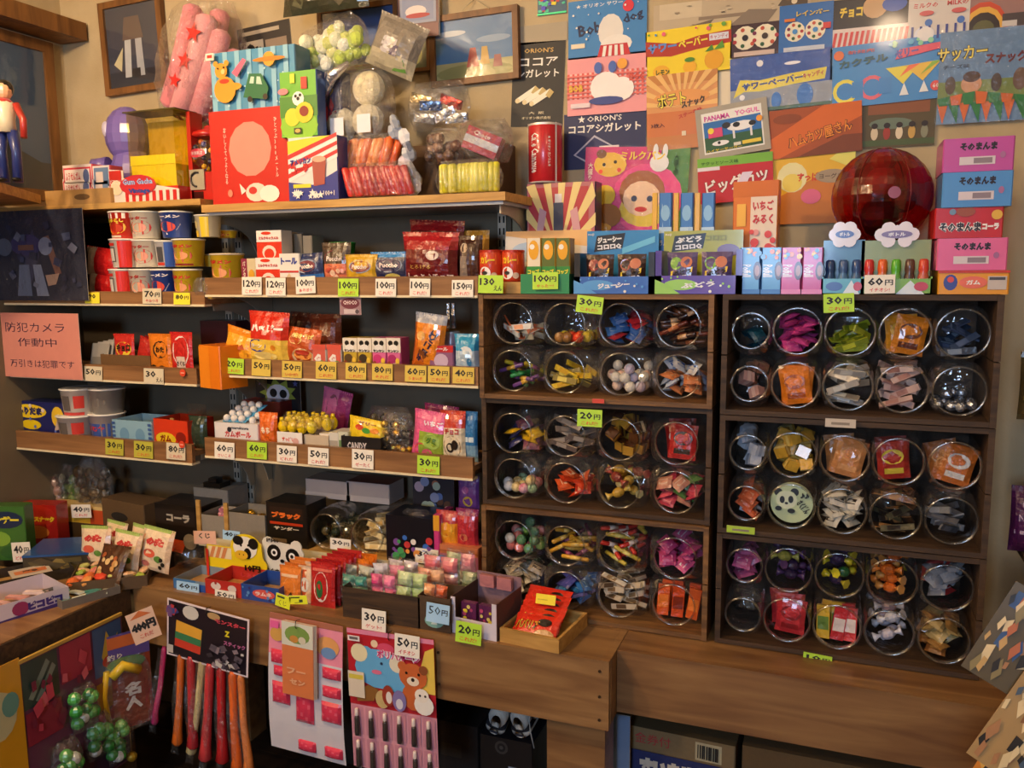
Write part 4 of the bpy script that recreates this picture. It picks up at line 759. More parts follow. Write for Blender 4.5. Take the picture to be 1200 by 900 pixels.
for i, x0 in enumerate((617, 634, 651)):
    boxpack('biscuit_packet', 'green and yellow giraffe biscuit packet, ' + ['outermost by the orange cans', 'middle of three', 'against the black candy box'][i], 'packet', (x0, 279, x0 + 17, 336), -.28 + .004 * i, .04, ['e8dcc4', '5a6c2c', '5c6c30'][i], [('r', 0, 0, 1, .48, '2c8c3c'), ('e', .5, .78, .35, .18, 'e8a820'), ('c', .4, .84, .05, 'white'), ('t', 'コッブ', .5, .38, .1, 'f0e040', .8, .05), ('r', .1, .18, .9, .24, 'b85030'), ('e', .4, .1, .3, .08, 'e8c030')], side='b88c30', z=K + .003, group='giraffe biscuit packets')
def qbox(label, hb, tb, hc, tc, frontc, letter, y=-.28, packc=('3c2420', '8c2c28'), deco=()):
    hx, hz, hw, hh = fit(hb, y + .085); o = empty('candy_display_box', (BB(tb, y)[0], y, K)); tag(o, label, 'box', 'candy display boxes with raised headers')
    x0 = o.location.x
    MB().box(-hw / 2, hw / 2, 0, .0015, 0, hz + hh - K, hc).art(plane(hw, hz + hh - K, -.0002), hw, hz + hh - K, [('p', [(.1, .66), (.5, .72), (.54, .96), (.14, .92)], '18202c'), ('t', letter, .32, .86, .1, 'f0f0f0', .34, .06, R(4)), ('t', 'コロロQ', .32, .74, .09, 'e8e8f0', .34, .06, R(4))] + list(deco), .0003).build('header', 'card', o, (hx - x0, .085, 0))
    tx, tz, tw, th = fit(tb, y, K)
    m = MB().box(-tw / 2, tw / 2, 0, .002, 0, th * .42, tc[0]).box(-tw / 2, -tw / 2 + .014, 0, .084, 0, th, tc[1]).box(tw / 2 - .014, tw / 2, 0, .084, 0, th, tc[1]).box(-tw / 2, tw / 2, .002, .084, 0, .002, tc[1]); m.build('tray', 'card', o)
    MB().art(plane(tw, th * .42, -.0003), tw, th * .42, [('e', .3, .5, .2, .3, frontc), ('t', letter, .5, .5, .3, 'f0f0f4', .4, .05, R(4))] + bits(12, ['white', frontc], 0, 0, 1, 1, (.04, .1), 3) + [('p', [(0, 0), (.3, 0), (.1, .6), (0, .8)], frontc)], .0003).build('printed_front', 'card', o)
    for i in range(2):
        S, _ = pouch_surf(tw * .36, th * .92, .02, i); q = MB(); q.grid(S, 6, 8, packc[0]); q.art(S, tw * .36, th, [('e', .3, .72, .2, .16, packc[1]), ('e', .65, .75, .2, .14, 'c87858'), ('p', [(.1, .35), (.85, .5), (.88, .64), (.12, .52)], 'e8c830'), ('t', letter, .5, .5, .13, '2c2418', .66, .05, R(8)), ('t', 'コロロQ', .5, .36, .12, 'f0f0f8', .7, .05, R(8))], .0004, 3); q.build('candy_packet', 'film', o, (tw * (-.2 + .4 * i), .02, .004))
qbox('black and blue cola candy display box with a blue header', (688, 270, 772, 300), (673, 296, 767, 342), '3088c8', ('3a6cc0', '18181c'), '5aa0e0', 'ジューシー', deco=[('p', [(.5, .62), (.95, .8), (.95, .9), (.5, .72)], '6ac0e8'), ('t', 'meiji', .06, .94, .05, 'white')])
qbox('purple grape candy display box with a yellow-green header', (778, 270, 871, 300), (768, 293, 870, 342), 'a8ac2c', ('5c38a0', '4c2c90'), '9ad050', 'ぶどう', packc=('5c4c78', '7cb048'), deco=[('e', .82, .68, .14, .1, '7a6ca0'), ('t', 'meiji', .06, .94, .05, 'white'), ('t', 'コロロ', .66, .88, .08, '8c9020', .26, .05)])
# ================================================================ goods on top of the dark crates
STR = [('tv', 'Poifull', .2, .5, .62, 'f0f0f4', .1, .03)]
for i, (x0, c, hue) in enumerate(((867, '5aa0dc', 'blue'), (892, '5aa0dc', 'blue'), (915, 'd0509c', 'pink'), (940, 'd0509c', 'pink'))):
    boxpack('jelly_bean_box', f'{hue} jelly bean box, ' + ['beside the purple display box', 'second from the purple display box', 'third from the purple display box', 'beside the blue bottle candy box'][i], 'box', (x0, 290, x0 + 24, 344), -.275, .05, c, [('t', 'Poifull', .32, .5, .2, 'f4f0f4', .62, .03, -math.pi / 2), ('e', .85, .5, .2, .2, '4c2c30'), ('e', .85, .5, .12, .12, 'a87860'), ('r', 0, 0, 1, .1, '2c6cb8' if i < 2 else 'e07ab0')] + bits(8, ['f0c83a', 'e88030', '60a0d8'], 0, .74, 1, 1, (.03, .06), i), side='2c5c9c' if i < 2 else '9c2c70', z=K, group='jelly bean boxes on the crate')
def bottle_box(label, b, y, c, headc, capcols, cloudc):
    xc, z0, w, h = fit(b, y, K); o = empty('bottle_candy_box', (xc, y, K)); tag(o, label, 'box', 'bottle candy boxes')
    m = MB().box(-w / 2, w / 2, 0, .002, 0, h * .22, c).box(-w / 2, w / 2, .06, .062, 0, h * .78, headc).box(-w / 2, -w / 2 + .003, 0, .06, 0, h * .25, c).box(w / 2 - .003, w / 2, 0, .06, 0, h * .25, c).box(-w / 2, w / 2, 0, .06, 0, .002, c); m.build('tray', 'card', o)
    MB().art(plane(w, h * .22, -.0003), w, h * .22, [('e', .3, .5, .2, .3, '3c60a8'), ('p', [(.5, 0), (.9, 0), (.7, .9)], 'd8e4ec'), ('e', .85, .5, .1, .3, 'c03c50')], .0003).build('printed_front', 'card', o)
    cl = MB()
    for kk, (dx, dz) in enumerate(((-.22, 0), (.22, 0), (0, .04), (-.12, .09), (.12, .09), (-.12, -.09), (.12, -.09))): cl.lathe([(.014, -.001 - .0002 * kk), (.014, .001 + .0002 * kk)], 'e4e0e8', 12, (dx * w, h * .86 + dz * h), axis='y')
    cl.art(lambda u, v, q=0: ((u - .5) * w * .5, -.0026 - q, h * .8 + v * h * .14), w * .5, h * .14, [('e', .5, .45, .45, .4, cloudc), ('t', 'ボトル', .5, .45, .4, 'e8e8f0', .5, .05)], .0003)
    cl.build('cloud_sign', 'card', o, (0, .055, 0))
    n = len(capcols)
    for i, cc in enumerate(capcols):
        x = (-.5 + (i + .6) / (n + .2)) * w
        r_ = min(.0105, w / n * .42)
        q = MB().lathe([(r_ * .9, 0, cc[0]), (r_, .004, cc[0]), (r_, .03, cc[0]), (r_ * .8, .038, cc[1]), (r_ * .95, .045, cc[1]), (r_ * .85, .062, cc[1]), (r_ * .6, .066, cc[1])], cc[0], 14); q.art(cyl_surf(r_, r_, .03, 2), r_ * 2, .03, [('r', .1, .5, .9, .9, 'd8d0d4'), ('e', .5, .7, .25, .15, cc[1])], .0003); q.build('candy_bottle', 'plastic', o, (x, .022, .006))
bottle_box('blue bottle candy box with a cloud-shaped sign', (964, 262, 1014, 344), -.275, '5aa8c0', '4c80a4', [('2c5078', '24406c'), ('4c78a0', '3c5c8c'), ('3c6088', '2c4c80')], '4c68b0')
bottle_box('green bottle candy box with five coloured bottles and a cloud sign', (1010, 262, 1094, 344), -.275, '7cae3c', '8c9c60', [('b84038', 'c83030'), ('d87848', 'e06028'), ('6cb04c', '58b030'), ('4c3430', '5c3c34'), ('c05c48', 'd04430')], '7c70a0')
SOU = [('t', 'そのまんま', .5, .74, .24, '221418', .52, .06), ('r', .24, .2, .74, .44, 'd8ccd0'), ('r', .44, .24, .7, .4, '8c7c84'), ('e', .84, .46, .04, .1, 'a86c98')]
stk = [((1099, 317, 1183, 345), 'e89c24', 'yellow carton at the base of the tall box stack', [('e', .18, .5, .1, .34, '3a4c9c'), ('c', .18, .62, .13, 'd84840'), ('e', .5, .5, .2, .26, 'e87058'), ('t', 'ガム', .5, .5, .2, 'white', .2, .05), ('r', .7, .2, .96, .76, 'c8bcb4'), ('r', .72, .6, .94, .72, '4c4c54'), ('r', 0, .9, 1, 1, 'c8382c')], 0),
       ((1098, 279, 1181, 317), 'e0689c', 'plain pink gum carton second from the base of the box stack', SOU, .0),
       ((1095, 243, 1176, 279), 'c02028', 'red gum carton in the middle of the box stack', [('t', 'そのまんま', .38, .36, .34, 'f0e8e4', .62, .12), ('t', 'そのまんま', .38, .36, .32, '1c1014', .6, .04), ('t', 'コーラ', .82, .36, .22, 'f0e8e4', .24, .08), ('e', .45, .86, .14, .16, '9c4c2c'), ('e', .9, .74, .08, .16, 'e0b040'), ('e', .26, .86, .05, .1, '6c8ca8')], 0),
       ((1104, 201, 1187, 243), '5090d0', 'sky blue gum carton second from the top of the box stack', SOU, 0),
       ((1105, 161, 1189, 201), 'c050a0', 'magenta gum carton crowning the tall box stack', SOU, 0)]
zz = K
for b, c, lab, art, _ in stk:
    top = Py((b[0] + b[2]) / 2, b[1], -.27).z
    boxpack('gum_carton', lab, 'carton', b, -.27 + random.uniform(-.003, .003), .13, c, art, z=zz, group='cartons in the tall stack')
    zz = top + .0006
boxpack('candy_carton', 'small orange strawberry milk candy carton behind the jelly bean boxes', 'carton', (858, 212, 912, 292), -.18, .03, 'dc7830', [('r', .4, .3, .98, .95, 'e8d8c8'), ('r', 0, .86, 1, 1, 'd06c24'), ('t', 'いちご', .68, .78, .09, 'c83844', .46, .05), ('t', 'みるく', .68, .66, .09, 'c83844', .46, .05), ('r', 0, .0, 1, .28, 'b82c20'), ('r', .1, .6, .3, .8, 'f0b850'), ('tv', '飴玉', .2, .5, .12, '7c2c10', .08)] + bits(10, ['d84c58', 'e8a0a0'], .42, .32, .96, .6, (.02, .04), 5), z=K, rz=R(-8))
for i in range(3):
    x0 = 772 + 25 * i
    boxpack('blue_candy_box', ['blue candy packet between yellow straws by the milk bread poster', 'middle blue candy packet between yellow straws', 'blue candy packet between yellow straws by the red cutlet wrapper'][i], 'packet', (x0, 226, x0 + 15, 300), -.16, .02, '3c78c0', [('r', .0, .6, 1, .66, 'b8d4e8'), ('e', .5, .8, .35, .08, '8cbce0'), ('t', 'ラムネ', .5, .5, .06, 'white', .8, .04)] + bits(6, ['a8cce8', '5c9cd8'], 0, .2, 1, .95, (.02, .05), i, 'q'), z=K, group='blue candy packets between yellow straws')
    boxpack('yellow_straw', ['yellow candy straw beside the milk bread poster', 'yellow candy straw second along the blue packets', 'yellow candy straw beside the red cutlet wrapper'][i], 'straw', (x0 - 8, 226, x0 - 2, 300), -.165, .006, 'e8b430', z=K, mat='plastic', group='yellow straws between blue packets')
xx, z0, w, h = fit((975, 166, 1094, 286), -.13)
ba = MB(); ba.ball((0, 0, 0), w / 2, 'red', 28, 18); bo = ba.build('vinyl_ball', 'ruby', None, (xx, -.14, z0 + w / 2)); tag(bo, 'large shiny red see-through vinyl ball behind the bottle boxes', 'ball')
MB().lathe([(w / 2 * .12, -.002), (w / 2 * .12, .002)], '8c1814', 16, (0, 0), axis='y').build('valve_patch', 'plastic', bo, (.02, -w / 2 + .002, 0))
sm = MB()
for k in range(3): sm.tube([(w / 2 * 1.002 * math.cos(t) * math.cos(k * 1.05), w / 2 * 1.002 * math.cos(t) * math.sin(k * 1.05), w / 2 * 1.002 * math.sin(t)) for t in [i * math.pi / 14 for i in range(29)]], .0012, '7c1410', 5, False)
sm.build('seam', 'plastic', bo)
ib = MB(); ib.ball((-.005, 0, -.045), .042, '4c80a0', 14, 9); ib.ball((.0, 0, .03), .036, 'c07858', 14, 9); ib.ball((.045, .01, -.01), .026, '7870a8', 12, 8); ib.ball((0, 0, .078), .027, 'c85c7c', 12, 8); ib.build('inner_balls', 'plastic', bo)
boxpack('carton_stack', 'brown carton under the red vinyl ball', 'carton', (990, 284, 1085, 320), -.2, .15, '4c3c2c', z=K, mat='kraft')
# ================================================================ cups on the noodle shelf
NOO = {'red': ('e03424', [('r', 0, .78, 1, .98, 'f0e8dc'), ('e', .5, .45, .36, .26, 'e8b030'), ('e', .5, .42, .26, .18, 'c83c20'), ('t', 'もろこし', .5, .7, .14, 'f0e040', .6, .05), ('r', .3, .06, .7, .14, 'd8c8b0')]),
       'white': ('ece0c8', [('e', .62, .42, .34, .28, 'c83c38'), ('e', .6, .42, .22, .18, 'e89c7c'), ('t', 'ヤッター', .5, .78, .14, 'a83028', .7, .05), ('e', .2, .4, .12, .2, '6c7c3c')]),
       'blue': ('2c4c9c', [('p', [(.2, .3), (.5, .12), (.8, .3), (.92, .55), (.6, .78), (.3, .74), (.1, .5)], 'f0ece8'), ('e', .5, .44, .28, .2, 'd84c38'), ('t', 'ラーメン', .5, .84, .12, 'f0e8e8', .8, .06)]),
       'yellow': ('eac42c', [('e', .5, .42, .38, .26, 'c84834'), ('e', .5, .42, .26, .16, 'e8a070'), ('t', 'ブタメン', .5, .78, .14, 'c82820', .76, .06), ('r', .1, .04, .9, .12, '8c2c1c')]),
       'back': ('e8dccc', [('r', .2, .2, .5, .75, '5c5450'), ('r', .24, .24, .46, .7, 'd8d0c8'), ('r', .6, 0, 1, .98, 'd83028'), ('r', .2, .8, .5, .9, 'c83028')]),
       'blueback': ('e0dcd8', [('r', .1, 0, .3, .95, 'e8e4e0'), ('r', .35, .2, .6, .8, '4c4c50'), ('r', .66, 0, 1, .98, '3054a8'), ('r', .3, .06, .64, .18, 'd04030')]),
       'dark': ('4c463e', [('r', .2, .1, .6, .9, '5c564c'), ('r', .3, .1, .4, .8, '6c665c')]),
       'pale': ('d8cca8', [('r', .5, 0, .8, .95, 'e8c830'), ('e', .25, .6, .14, .2, 'd0c080'), ('r', 0, 0, .4, .3, 'e8c020')])}
GC = 'cup noodle tubs on the shelf'
CZ = [LS1, 1.5215, 1.6025]
for (b, k, where) in [((133, 315, 158, 347), 'back', 'bottom tier, beside the red packets'), ((156, 315, 184, 347), 'white', 'bottom tier, second from the red packets'), ((181, 315, 207, 347), 'blue', 'bottom tier, third from the red packets'), ((207, 315, 234, 347), 'yellow', 'bottom tier, fourth from the red packets'),
                      ((134, 280, 161, 311), 'back', 'middle tier, beside the red packets'), ((160, 281, 187, 312), 'white', 'middle tier, second along'), ((186, 282, 210, 312), 'blueback', 'middle tier, third along'), ((207, 280, 237, 313), 'yellow', 'middle tier, fourth along'),
                      ((133, 248, 160, 280), 'red', 'top tier, beside the red packets'), ((157, 248, 186, 280), 'white', 'top tier, second along'), ((192, 248, 222, 279), 'blue', 'top tier, third along'), ((232, 252, 257, 284), 'pale', 'top tier near the steel upright')]:
    c, art = NOO[k]
    b = (b[0], b[1], b[2], b[3]); cup('cup_noodle', f'{dict(back="white and red", blueback="white and blue", pale="cream and yellow").get(k, k)} cup noodle tub, {where}', 'cup', b, -.262, c, art, z=CZ[0 if b[1] > 313 else 1 if b[1] > 270 else 2], group=GC)
for (b, k, where) in [((218, 252, 234, 279), 'dark', 'in the back row of the top tier'), ((238, 290, 258, 318), 'pale', 'in the back row of the middle tier'), ((234, 318, 262, 345), 'pale', 'at the back of the bottom tier'), ((256, 262, 276, 285), 'yellow', 'beside the steel upright, top tier')]:
    c, art = NOO[k]; cup('cup_noodle', f'{"grey" if k == "dark" else "yellow" if k == "yellow" else "cream"} cup noodle tub {where}', 'cup', (b[0], b[1] + 8, b[2], b[3]), -.19, c, art, z=LS1 if b[3] > 340 else CZ[1] if b[3] > 300 else CZ[2], group=GC)
for i, b in enumerate(((100, 290, 137, 324), (102, 318, 137, 346))):
    pouch('snack_packet', ['upper', 'lower'][i] + ' folded red snack packet beside the cup noodle tubs', 'packet', b, -.24, .03, lambda u, v: 'c01c1c' if u > .35 else 'b8b4a8', [('p', [(.4, .7), (.95, .9), (.9, .3), (.5, .2)], 'd02820')], z=LS1 if i else None, ry=R(8))
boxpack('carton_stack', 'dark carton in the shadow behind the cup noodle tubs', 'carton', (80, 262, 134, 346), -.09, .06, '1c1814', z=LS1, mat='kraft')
clearbag('empty_film', 'crumpled clear film ball at the end of the cup noodle shelf', 'film', (226, 325, 252, 356), -.285, .04, lambda o, w, h, t: None, z=LS1, k=4, neck=.3)
# dark poster in a clear bag, pink notice
sheet('bagged_poster', 'large dark robot-style poster in a clear bag over the cup shelf', 'poster', (-16, 246, 100, 352), -.318, '23283c', [('p', [(.42, .1), (.55, .5), (.5, .8), (.38, .5)], '3a3c58'), ('e', .42, .62, .16, .12, '3a3868'), ('r', .34, .56, .5, .62, '7c5448'), ('p', [(.3, .05), (.45, .05), (.44, .4), (.34, .4)], '5c6a88'), ('p', [(.5, .05), (.62, .05), (.56, .4), (.48, .4)], '7c86a0'), ('p', [(.6, .7), (.66, .72), (.76, .3), (.7, .28)], '80584c'), ('e', .2, .6, .08, .1, '5c6478'), ('e', .62, .6, .07, .1, '848ca4'), ('p', [(.6, .28), (.74, .3), (.7, .18), (.62, .16)], 'b0907c')] + bits(22, ['48506c', '2c3048', '686c80', '343c5c'], .02, .05, .98, .95, (.02, .05), 21, 'q'), film=True)
NOT_ = [('t', '防犯カメラ', .44, .78, .15, '4c3448', .76, .0), ('t', '作動中', .46, .55, .13, '4c3448', .5, .0), ('t', '万引きは犯罪です', .5, .22, .12, '4c3448', .82, .0)]
sheet('handwritten_notice', 'pink handwritten notice about the security camera taped to the shelf', 'notice', (3, 367, 94, 443), -.318, 'd88c7c', NOT_)
# ================================================================ small packets on LS2
boxpack('packet_tray', 'shallow cardboard tray of small red packets', 'tray', (118, 416, 176, 428), -.27, .16, '6c4c28', z=LS2, open_top=True, mat='kraft')
sheet_i = 0
for i in range(5):
    boxpack('stationery_card', f'grey stapled card packet, number {["one nearest the notice", "two from the notice", "three from the notice", "four from the notice", "five from the notice"][i]}', 'packet', (103 + i * 6, 402 - i * 1.5, 123 + i * 5, 427), -.27 + .012 * i, .003, ['9c968c', 'b0a89c', 'a8a094'][i % 3], [('r', .1, .1, .9, .5, '7c766c')], z=LS2, rx=R(-14), group='grey card packets beside the notice')
PK = lambda t, c2: [('e', .5, .58, .4, .2, c2), ('t', t, .5, .62, .2, '20180c', .7, .06), ('e', .35, .2, .2, .1, '5c7c3c'), ('e', .7, .18, .16, .1, 'a83020')]
pouch('candy_packet', 'red grape gum packet with black letters, foremost in the tray', 'packet', (134, 391, 158, 420), -.262, .012, 'c82c24', PK('キョロ', 'e8c83a'), z=LS2 + .004)
for i in range(3): pouch('candy_packet', f'plain red packet leaning in the tray, {["first", "second", "third"][i]} behind the grape gum', 'packet', (156 + i * 6, 394, 172 + i * 6, 414), -.25 + .02 * i, .012, ['b82820', 'a81c1c', 'c03024'][i], [('p', [(.2, .2), (.5, .8), (.7, .3)], 'e86050')], z=LS2 + .01, ry=R(18), group='plain red packets in the tray')
pouch('candy_packet', 'orange packet with a black swirl near the shelf end', 'packet', (175, 391, 201, 424), -.265, .014, 'e07c1c', [('e', .55, .6, .34, .22, '3c2410'), ('e', .5, .6, .22, .13, 'e88c24'), ('t', 'わた', .55, .6, .16, '301808', .4, .06), ('e', .2, .12, .16, .1, '3c2c1c'), ('e', .6, .1, .2, .1, '5c3c20')], z=LS2)
pouch('candy_packet', 'red and white looped packet at the end of the packet shelf', 'packet', (200, 389, 226, 425), -.265, .014, 'c82420', [('e', .5, .55, .38, .36, 'e8e0d8'), ('e', .5, .5, .24, .28, 'b82018'), ('r', .3, .06, .7, .42, 'd8c4b4'), ('t', 'さくら', .5, .25, .12, '3c2018', .4, .04)], z=LS2)
boxpack('tall_carton', 'dark red carton lying behind the orange box', 'carton', (234, 376, 276, 394), -.1, .1, '4c2028', z=LS2)
ob = boxpack('orange_box', 'bright orange box topped with fluffy white film at the shelf end', 'box', (229, 405, 262, 442), -.315, .09, 'e87c14', [('p', [(0, 0), (.5, 0), (.5, 1), (0, .96)], 'f08c1c')], z=LS2 - .03, rz=R(-16))
b_ = bagfilm(ob, .075, .035, .06, 0, .04, .072, 3, 'bag', neck=0)
# ================================================================ LS3 goods
pouch('candy_packet', 'mauve foil packet at the picture edge of the lowest cup shelf', 'packet', (-10, 474, 20, 510), -.25, .03, '7c3c4c', [('e', .5, .5, .3, .2, 'a86070')], z=LS3)
boxpack('snack_box', 'dark blue box with yellow bubble letters beside the white tubs', 'box', (16, 471, 74, 508), -.27, .07, '1c2260', [('e', .34, .72, .34, .2, 'f0d020'), ('t', 'ねりだま', .34, .72, .24, '1c2260', .5, .08), ('e', .36, .34, .2, .14, 'e8c818'), ('e', .9, .6, .12, .3, 'e8c030'), ('p', [(.82, .2), (.98, .3), (.9, .6)], 'c8b0a0')] + bits(9, ['6070c0', 'e8d8c8'], 0, 0, 1, 1, (.03, .06), 2), z=LS3)
TUB = ('d8ccc0', [('r', .35, .2, .6, .8, '645c58'), ('r', .7, .3, .95, .8, 'c83c34'), ('r', .3, .02, .95, .14, 'c84038')])
for (b, lab, y) in [((75, 485, 110, 512), 'white barcode tub, bottom of its pair beside the blue snack box', -.245), ((78, 454, 109, 484), 'white barcode tub, top of its pair beside the blue snack box', -.24)]:
    cup('snack_tub', lab, 'tub', b, y, TUB[0], TUB[1], z=LS3 if b[1] > 480 else Py(92, 485, -.245).z, group='white snack tubs')
cup('snack_tub', 'grey tub on top of the red and blue one', 'tub', (111, 454, 142, 483), -.225, '8c8680', [('e', .5, .5, .3, .2, '74706c')], z=Py(125, 483, -.225).z, group='white snack tubs')
cup('snack_tub', 'red and blue printed tub beneath the grey tub', 'tub', (111, 483, 142, 512), -.225, 'c8bcb4', [('r', .1, .2, .9, .7, '3c58a0'), ('t', 'らむね', .5, .5, .2, 'd83c34', .6, .06)], z=LS3, group='white snack tubs')
boxpack('chip_tray', 'pale blue notched cardboard tray on the lowest cup shelf', 'tray', (132, 493, 178, 512), -.27, .12, '8cb4c8', [('e', .3, .4, .12, .3, '6c98b8'), ('e', .7, .4, .12, .3, '6c98b8')] + [('r', 0, .1 + .18 * i, .08, .2 + .18 * i, '3c5c98') for i in range(5)] + [('r', .92, .1 + .18 * i, 1, .2 + .18 * i, '3c5c98') for i in range(5)], z=LS3, open_top=True)
rt = boxpack('candy_tray', 'red open box with orange and yellow print and two wooden sticks', 'box', (178, 492, 222, 515), -.27, .10, 'd83c1c', [('e', .35, .3, .3, .24, 'e8c828'), ('t', 'ガム', .35, .32, .26, '8c1c10', .34, .06), ('e', .8, .4, .15, .2, '8c2014')], z=LS3, open_top=True, side='a82c14', rz=R(-6))
for dx in (-.02, -.012): MB().box(dx - .0035, dx + .0035, .02, .023, .0, .085, 'e0c078').build('wooden_stick', 'lightwood', rt)
MB().box(-.03, .05, .092, .094, .04, .12, 'cfc8b8').build('clear_back_flap', 'sheet', rt)
pouch('candy_packet', 'dark green packet at the end of the lowest cup shelf', 'packet', (222, 487, 243, 514), -.25, .03, '2c3c2c', [('p', [(.2, .1), (.8, .3), (.6, .6)], 'b8b090')], z=LS3)
# ================================================================ SH1 goods
cup('cup_noodle', 'wide yellow cup noodle tub at the end of the chocolate shelf', 'cup', (251, 297, 283, 327), -.24, *NOO['yellow'], lid='d8c8b0', z=SH1, group=GC)
boxpack('candy_carton', 'small cream and pink carton beside the wide yellow tub', 'carton', (283, 303, 300, 327), -.26, .04, 'd8c8a0', [('r', 0, 0, .4, 1, '8c2c48'), ('tv', 'ボンタン', .2, .5, .8, 'e8d8c0', .2, .03), ('e', .7, .4, .2, .2, 'd8a030')], z=SH1)
CAR = [('r', 0, 0, 1, .58, 'd8341c'), ('r', 0, .58, 1, 1, 'f0e8e0'), ('e', .5, .2, .28, .26, 'f0d8c8'), ('e', .5, .14, .2, .2, 'd8341c'), ('e', .4, .9, .2, .06, 'd8341c'), ('t', 'ミルクキャラメル', .5, .72, .12, 'c82c20', .8, .04)]
for i, (b, y, lab) in enumerate([((300, 302, 329, 328), -.27, 'red and white caramel carton on the shelf under its twin'), ((301, 270, 330, 302), -.265, 'red and white caramel carton standing on its twin')]): boxpack('caramel_carton', lab, 'carton', b, y, .05, 'e8dcd4', CAR, z=SH1 if i == 0 else Py(315, 302, -.265).z, side='d0c4bc', group='red and white caramel cartons')
for i in range(3): boxpack('caramel_carton', ['red and white caramel carton directly behind the stacked pair', 'grey-backed caramel carton second behind the pair', 'grey-backed caramel carton furthest along behind the pair'][i], 'carton', (331 + i * 12, 272 + i * 2, 342 + i * 12, 326), -.2, .06, ['e0d4cc', '7c7468', '8c8478'][i], [('r', 0, .5, 1, .78, 'c83424')] if i == 0 else [], z=SH1, group='red and white caramel cartons')
boxpack('caramel_carton', 'white carton with blue letters and red strip beside the caramels', 'carton', (327, 297, 351, 328), -.275, .04, 'e8e4dc', [('t', 'トール', .5, .76, .22, '2c3c98', .8, .06), ('r', .05, .4, .95, .46, 'c83838'), ('p', [(.2, .1), (.7, .1), (.5, .4)], 'e0c8a0')], z=SH1)
PCH = lambda c2: [('e', .5, .6, .36, .22, '8c98b0'), ('e', .5, .6, .32, .18, c2), ('t', 'Puccho', .5, .6, .15, 'f0e0d8', .5, .04)]
pouch('gummy_pouch', 'dark blue gummy pouch beside the white carton', 'pouch', (345, 297, 381, 328), -.262, .025, lambda u, v: '1c2c5c' if v > .3 else '2468b0', PCH('7c3c48'), z=SH1, ry=R(-4))
pouch('gummy_pouch', 'clear-windowed pink and orange gummy pouch', 'pouch', (378, 284, 412, 328), -.25, .03, lambda u, v: '4c3c30' if v > .5 else 'd87854', [('e', .5, .62, .4, .2, '7c3040'), ('t', 'Puccho', .5, .62, .12, 'e8d8d0', .56, .04)] + bits(12, ['e8a088', 'c05040', 'f0c8a8'], .1, .05, .9, .42, (.04, .08), 3), z=SH1)
cup('gum_tub', 'flat green plastic lid tub behind the gummy pouches', 'tub', (388, 284, 415, 296), -.16, '28a83c', (), lid='30b848', z=SH1 + .06)
boxpack('carton_stack', 'low brown carton under the green lid tub', 'carton', (386, 297, 470, 318), -.2, .14, '5c4430', z=SH1, mat='kraft')
pouch('gummy_pouch', 'golden yellow gummy pouch in the middle of the chocolate shelf', 'pouch', (405, 298, 443, 327), -.265, .025, lambda u, v: 'c89c1c' if v > .25 else 'e8c848', PCH('7c2c38'), z=SH1)
pouch('gummy_pouch', 'blue-edged dark gummy pouch next to the big chocolate bag', 'pouch', (435, 295, 481, 328), -.258, .025, lambda u, v: '24284c' if .12 < v < .85 else '2c84c8', PCH('5c4c68') + [('e', .6, .25, .2, .1, 'b8a850')], z=SH1)
pouch('chocolate_bag', 'big dark red chocolate bag with white script at the shelf end', 'snack bag', (471, 272, 537, 329), -.25, .06, lambda u, v: '6c1418' if v < .7 else 'a01c24', [('t', 'しっとりチョコ', .55, .16, .12, 'f0d8c8', .8, .04), ('e', .66, .5, .2, .14, '8c5c50'), ('e', .62, .56, .12, .09, 'd8c8c0'), ('t', 'とろける', .4, .34, .08, 'c8a050', .4)], z=SH1, ry=R(2))
pouch('chocolate_bag', 'second dark red chocolate bag standing taller behind the front one', 'snack bag', (478, 258, 542, 326), -.18, .05, lambda u, v: '5c1014' if v < .8 else '8c1820', [('p', [(.2, .7), (.9, .8), (.8, .9)], 'b03038'), ('e', .6, .72, .3, .08, '342024')], z=SH1, ry=R(3))
pouch('chocolate_bag', 'crumpled brown and gold bag beside the orange cans', 'snack bag', (538, 276, 566, 329), -.25, .04, lambda u, v: ('8c7c70' if u < .5 else '4c2c20') if v < .6 else '3c2018', [('e', .3, .75, .16, .1, 'b8a088')], z=SH1)
pouch('chocolate_bag', 'gold-topped bag glinting behind the brown one', 'snack bag', (540, 270, 574, 326), -.17, .04, lambda u, v: 'b8882c' if v > .6 else '5c3c1c', [('p', [(.7, .3), (.9, .5), (.8, .8)], 'e8a828')], z=SH1)
hd = sheet('hanging_tag', 'small mauve printed tag hanging under the chocolate shelf', 'tag', (398, 347, 423, 369), -.294, '9c7c84', [('e', .5, .62, .44, .3, '6c2c3c'), ('t', 'CHOCO', .5, .66, .22, 'e0c8c8', .66, .04), ('r', .2, .06, .9, .3, 'c8b8bc'), ('c', .82, .18, .12, '5c4c54')])
# ================================================================ SH2 goods
pouch('snack_bag', 'yellow-orange rice cracker bag beside the orange box', 'snack bag', (260, 385, 303, 424), -.245, .05, lambda u, v: 'f0a828' if v < .8 else 'e88c1c', [('e', .5, .35, .3, .14, 'c8702c'), ('e', .45, .2, .14, .08, 'e8d0b0'), ('p', [(.3, .4), (.6, .62), (.7, .5)], 'b85420')], z=SH2, ry=R(14))
pouch('snack_bag', 'red-topped yellow rice cracker bag with white bubble letters', 'snack bag', (291, 365, 338, 424), -.262, .05, lambda u, v: 'd02c1c' if v > .52 else ('f0c84c' if v > .06 else 'e8b030'), [('t', 'ハッピー', .52, .7, .16, 'f8f0e8', .8, .1), ('e', .3, .38, .24, .12, '2c3c98'), ('t', 'ターン', .3, .38, .08, 'white', .3, .04), ('c', .72, .36, .05, 'e88c20'), ('e', .5, .2, .3, .08, 'f0d880')], z=SH2, ry=R(3))
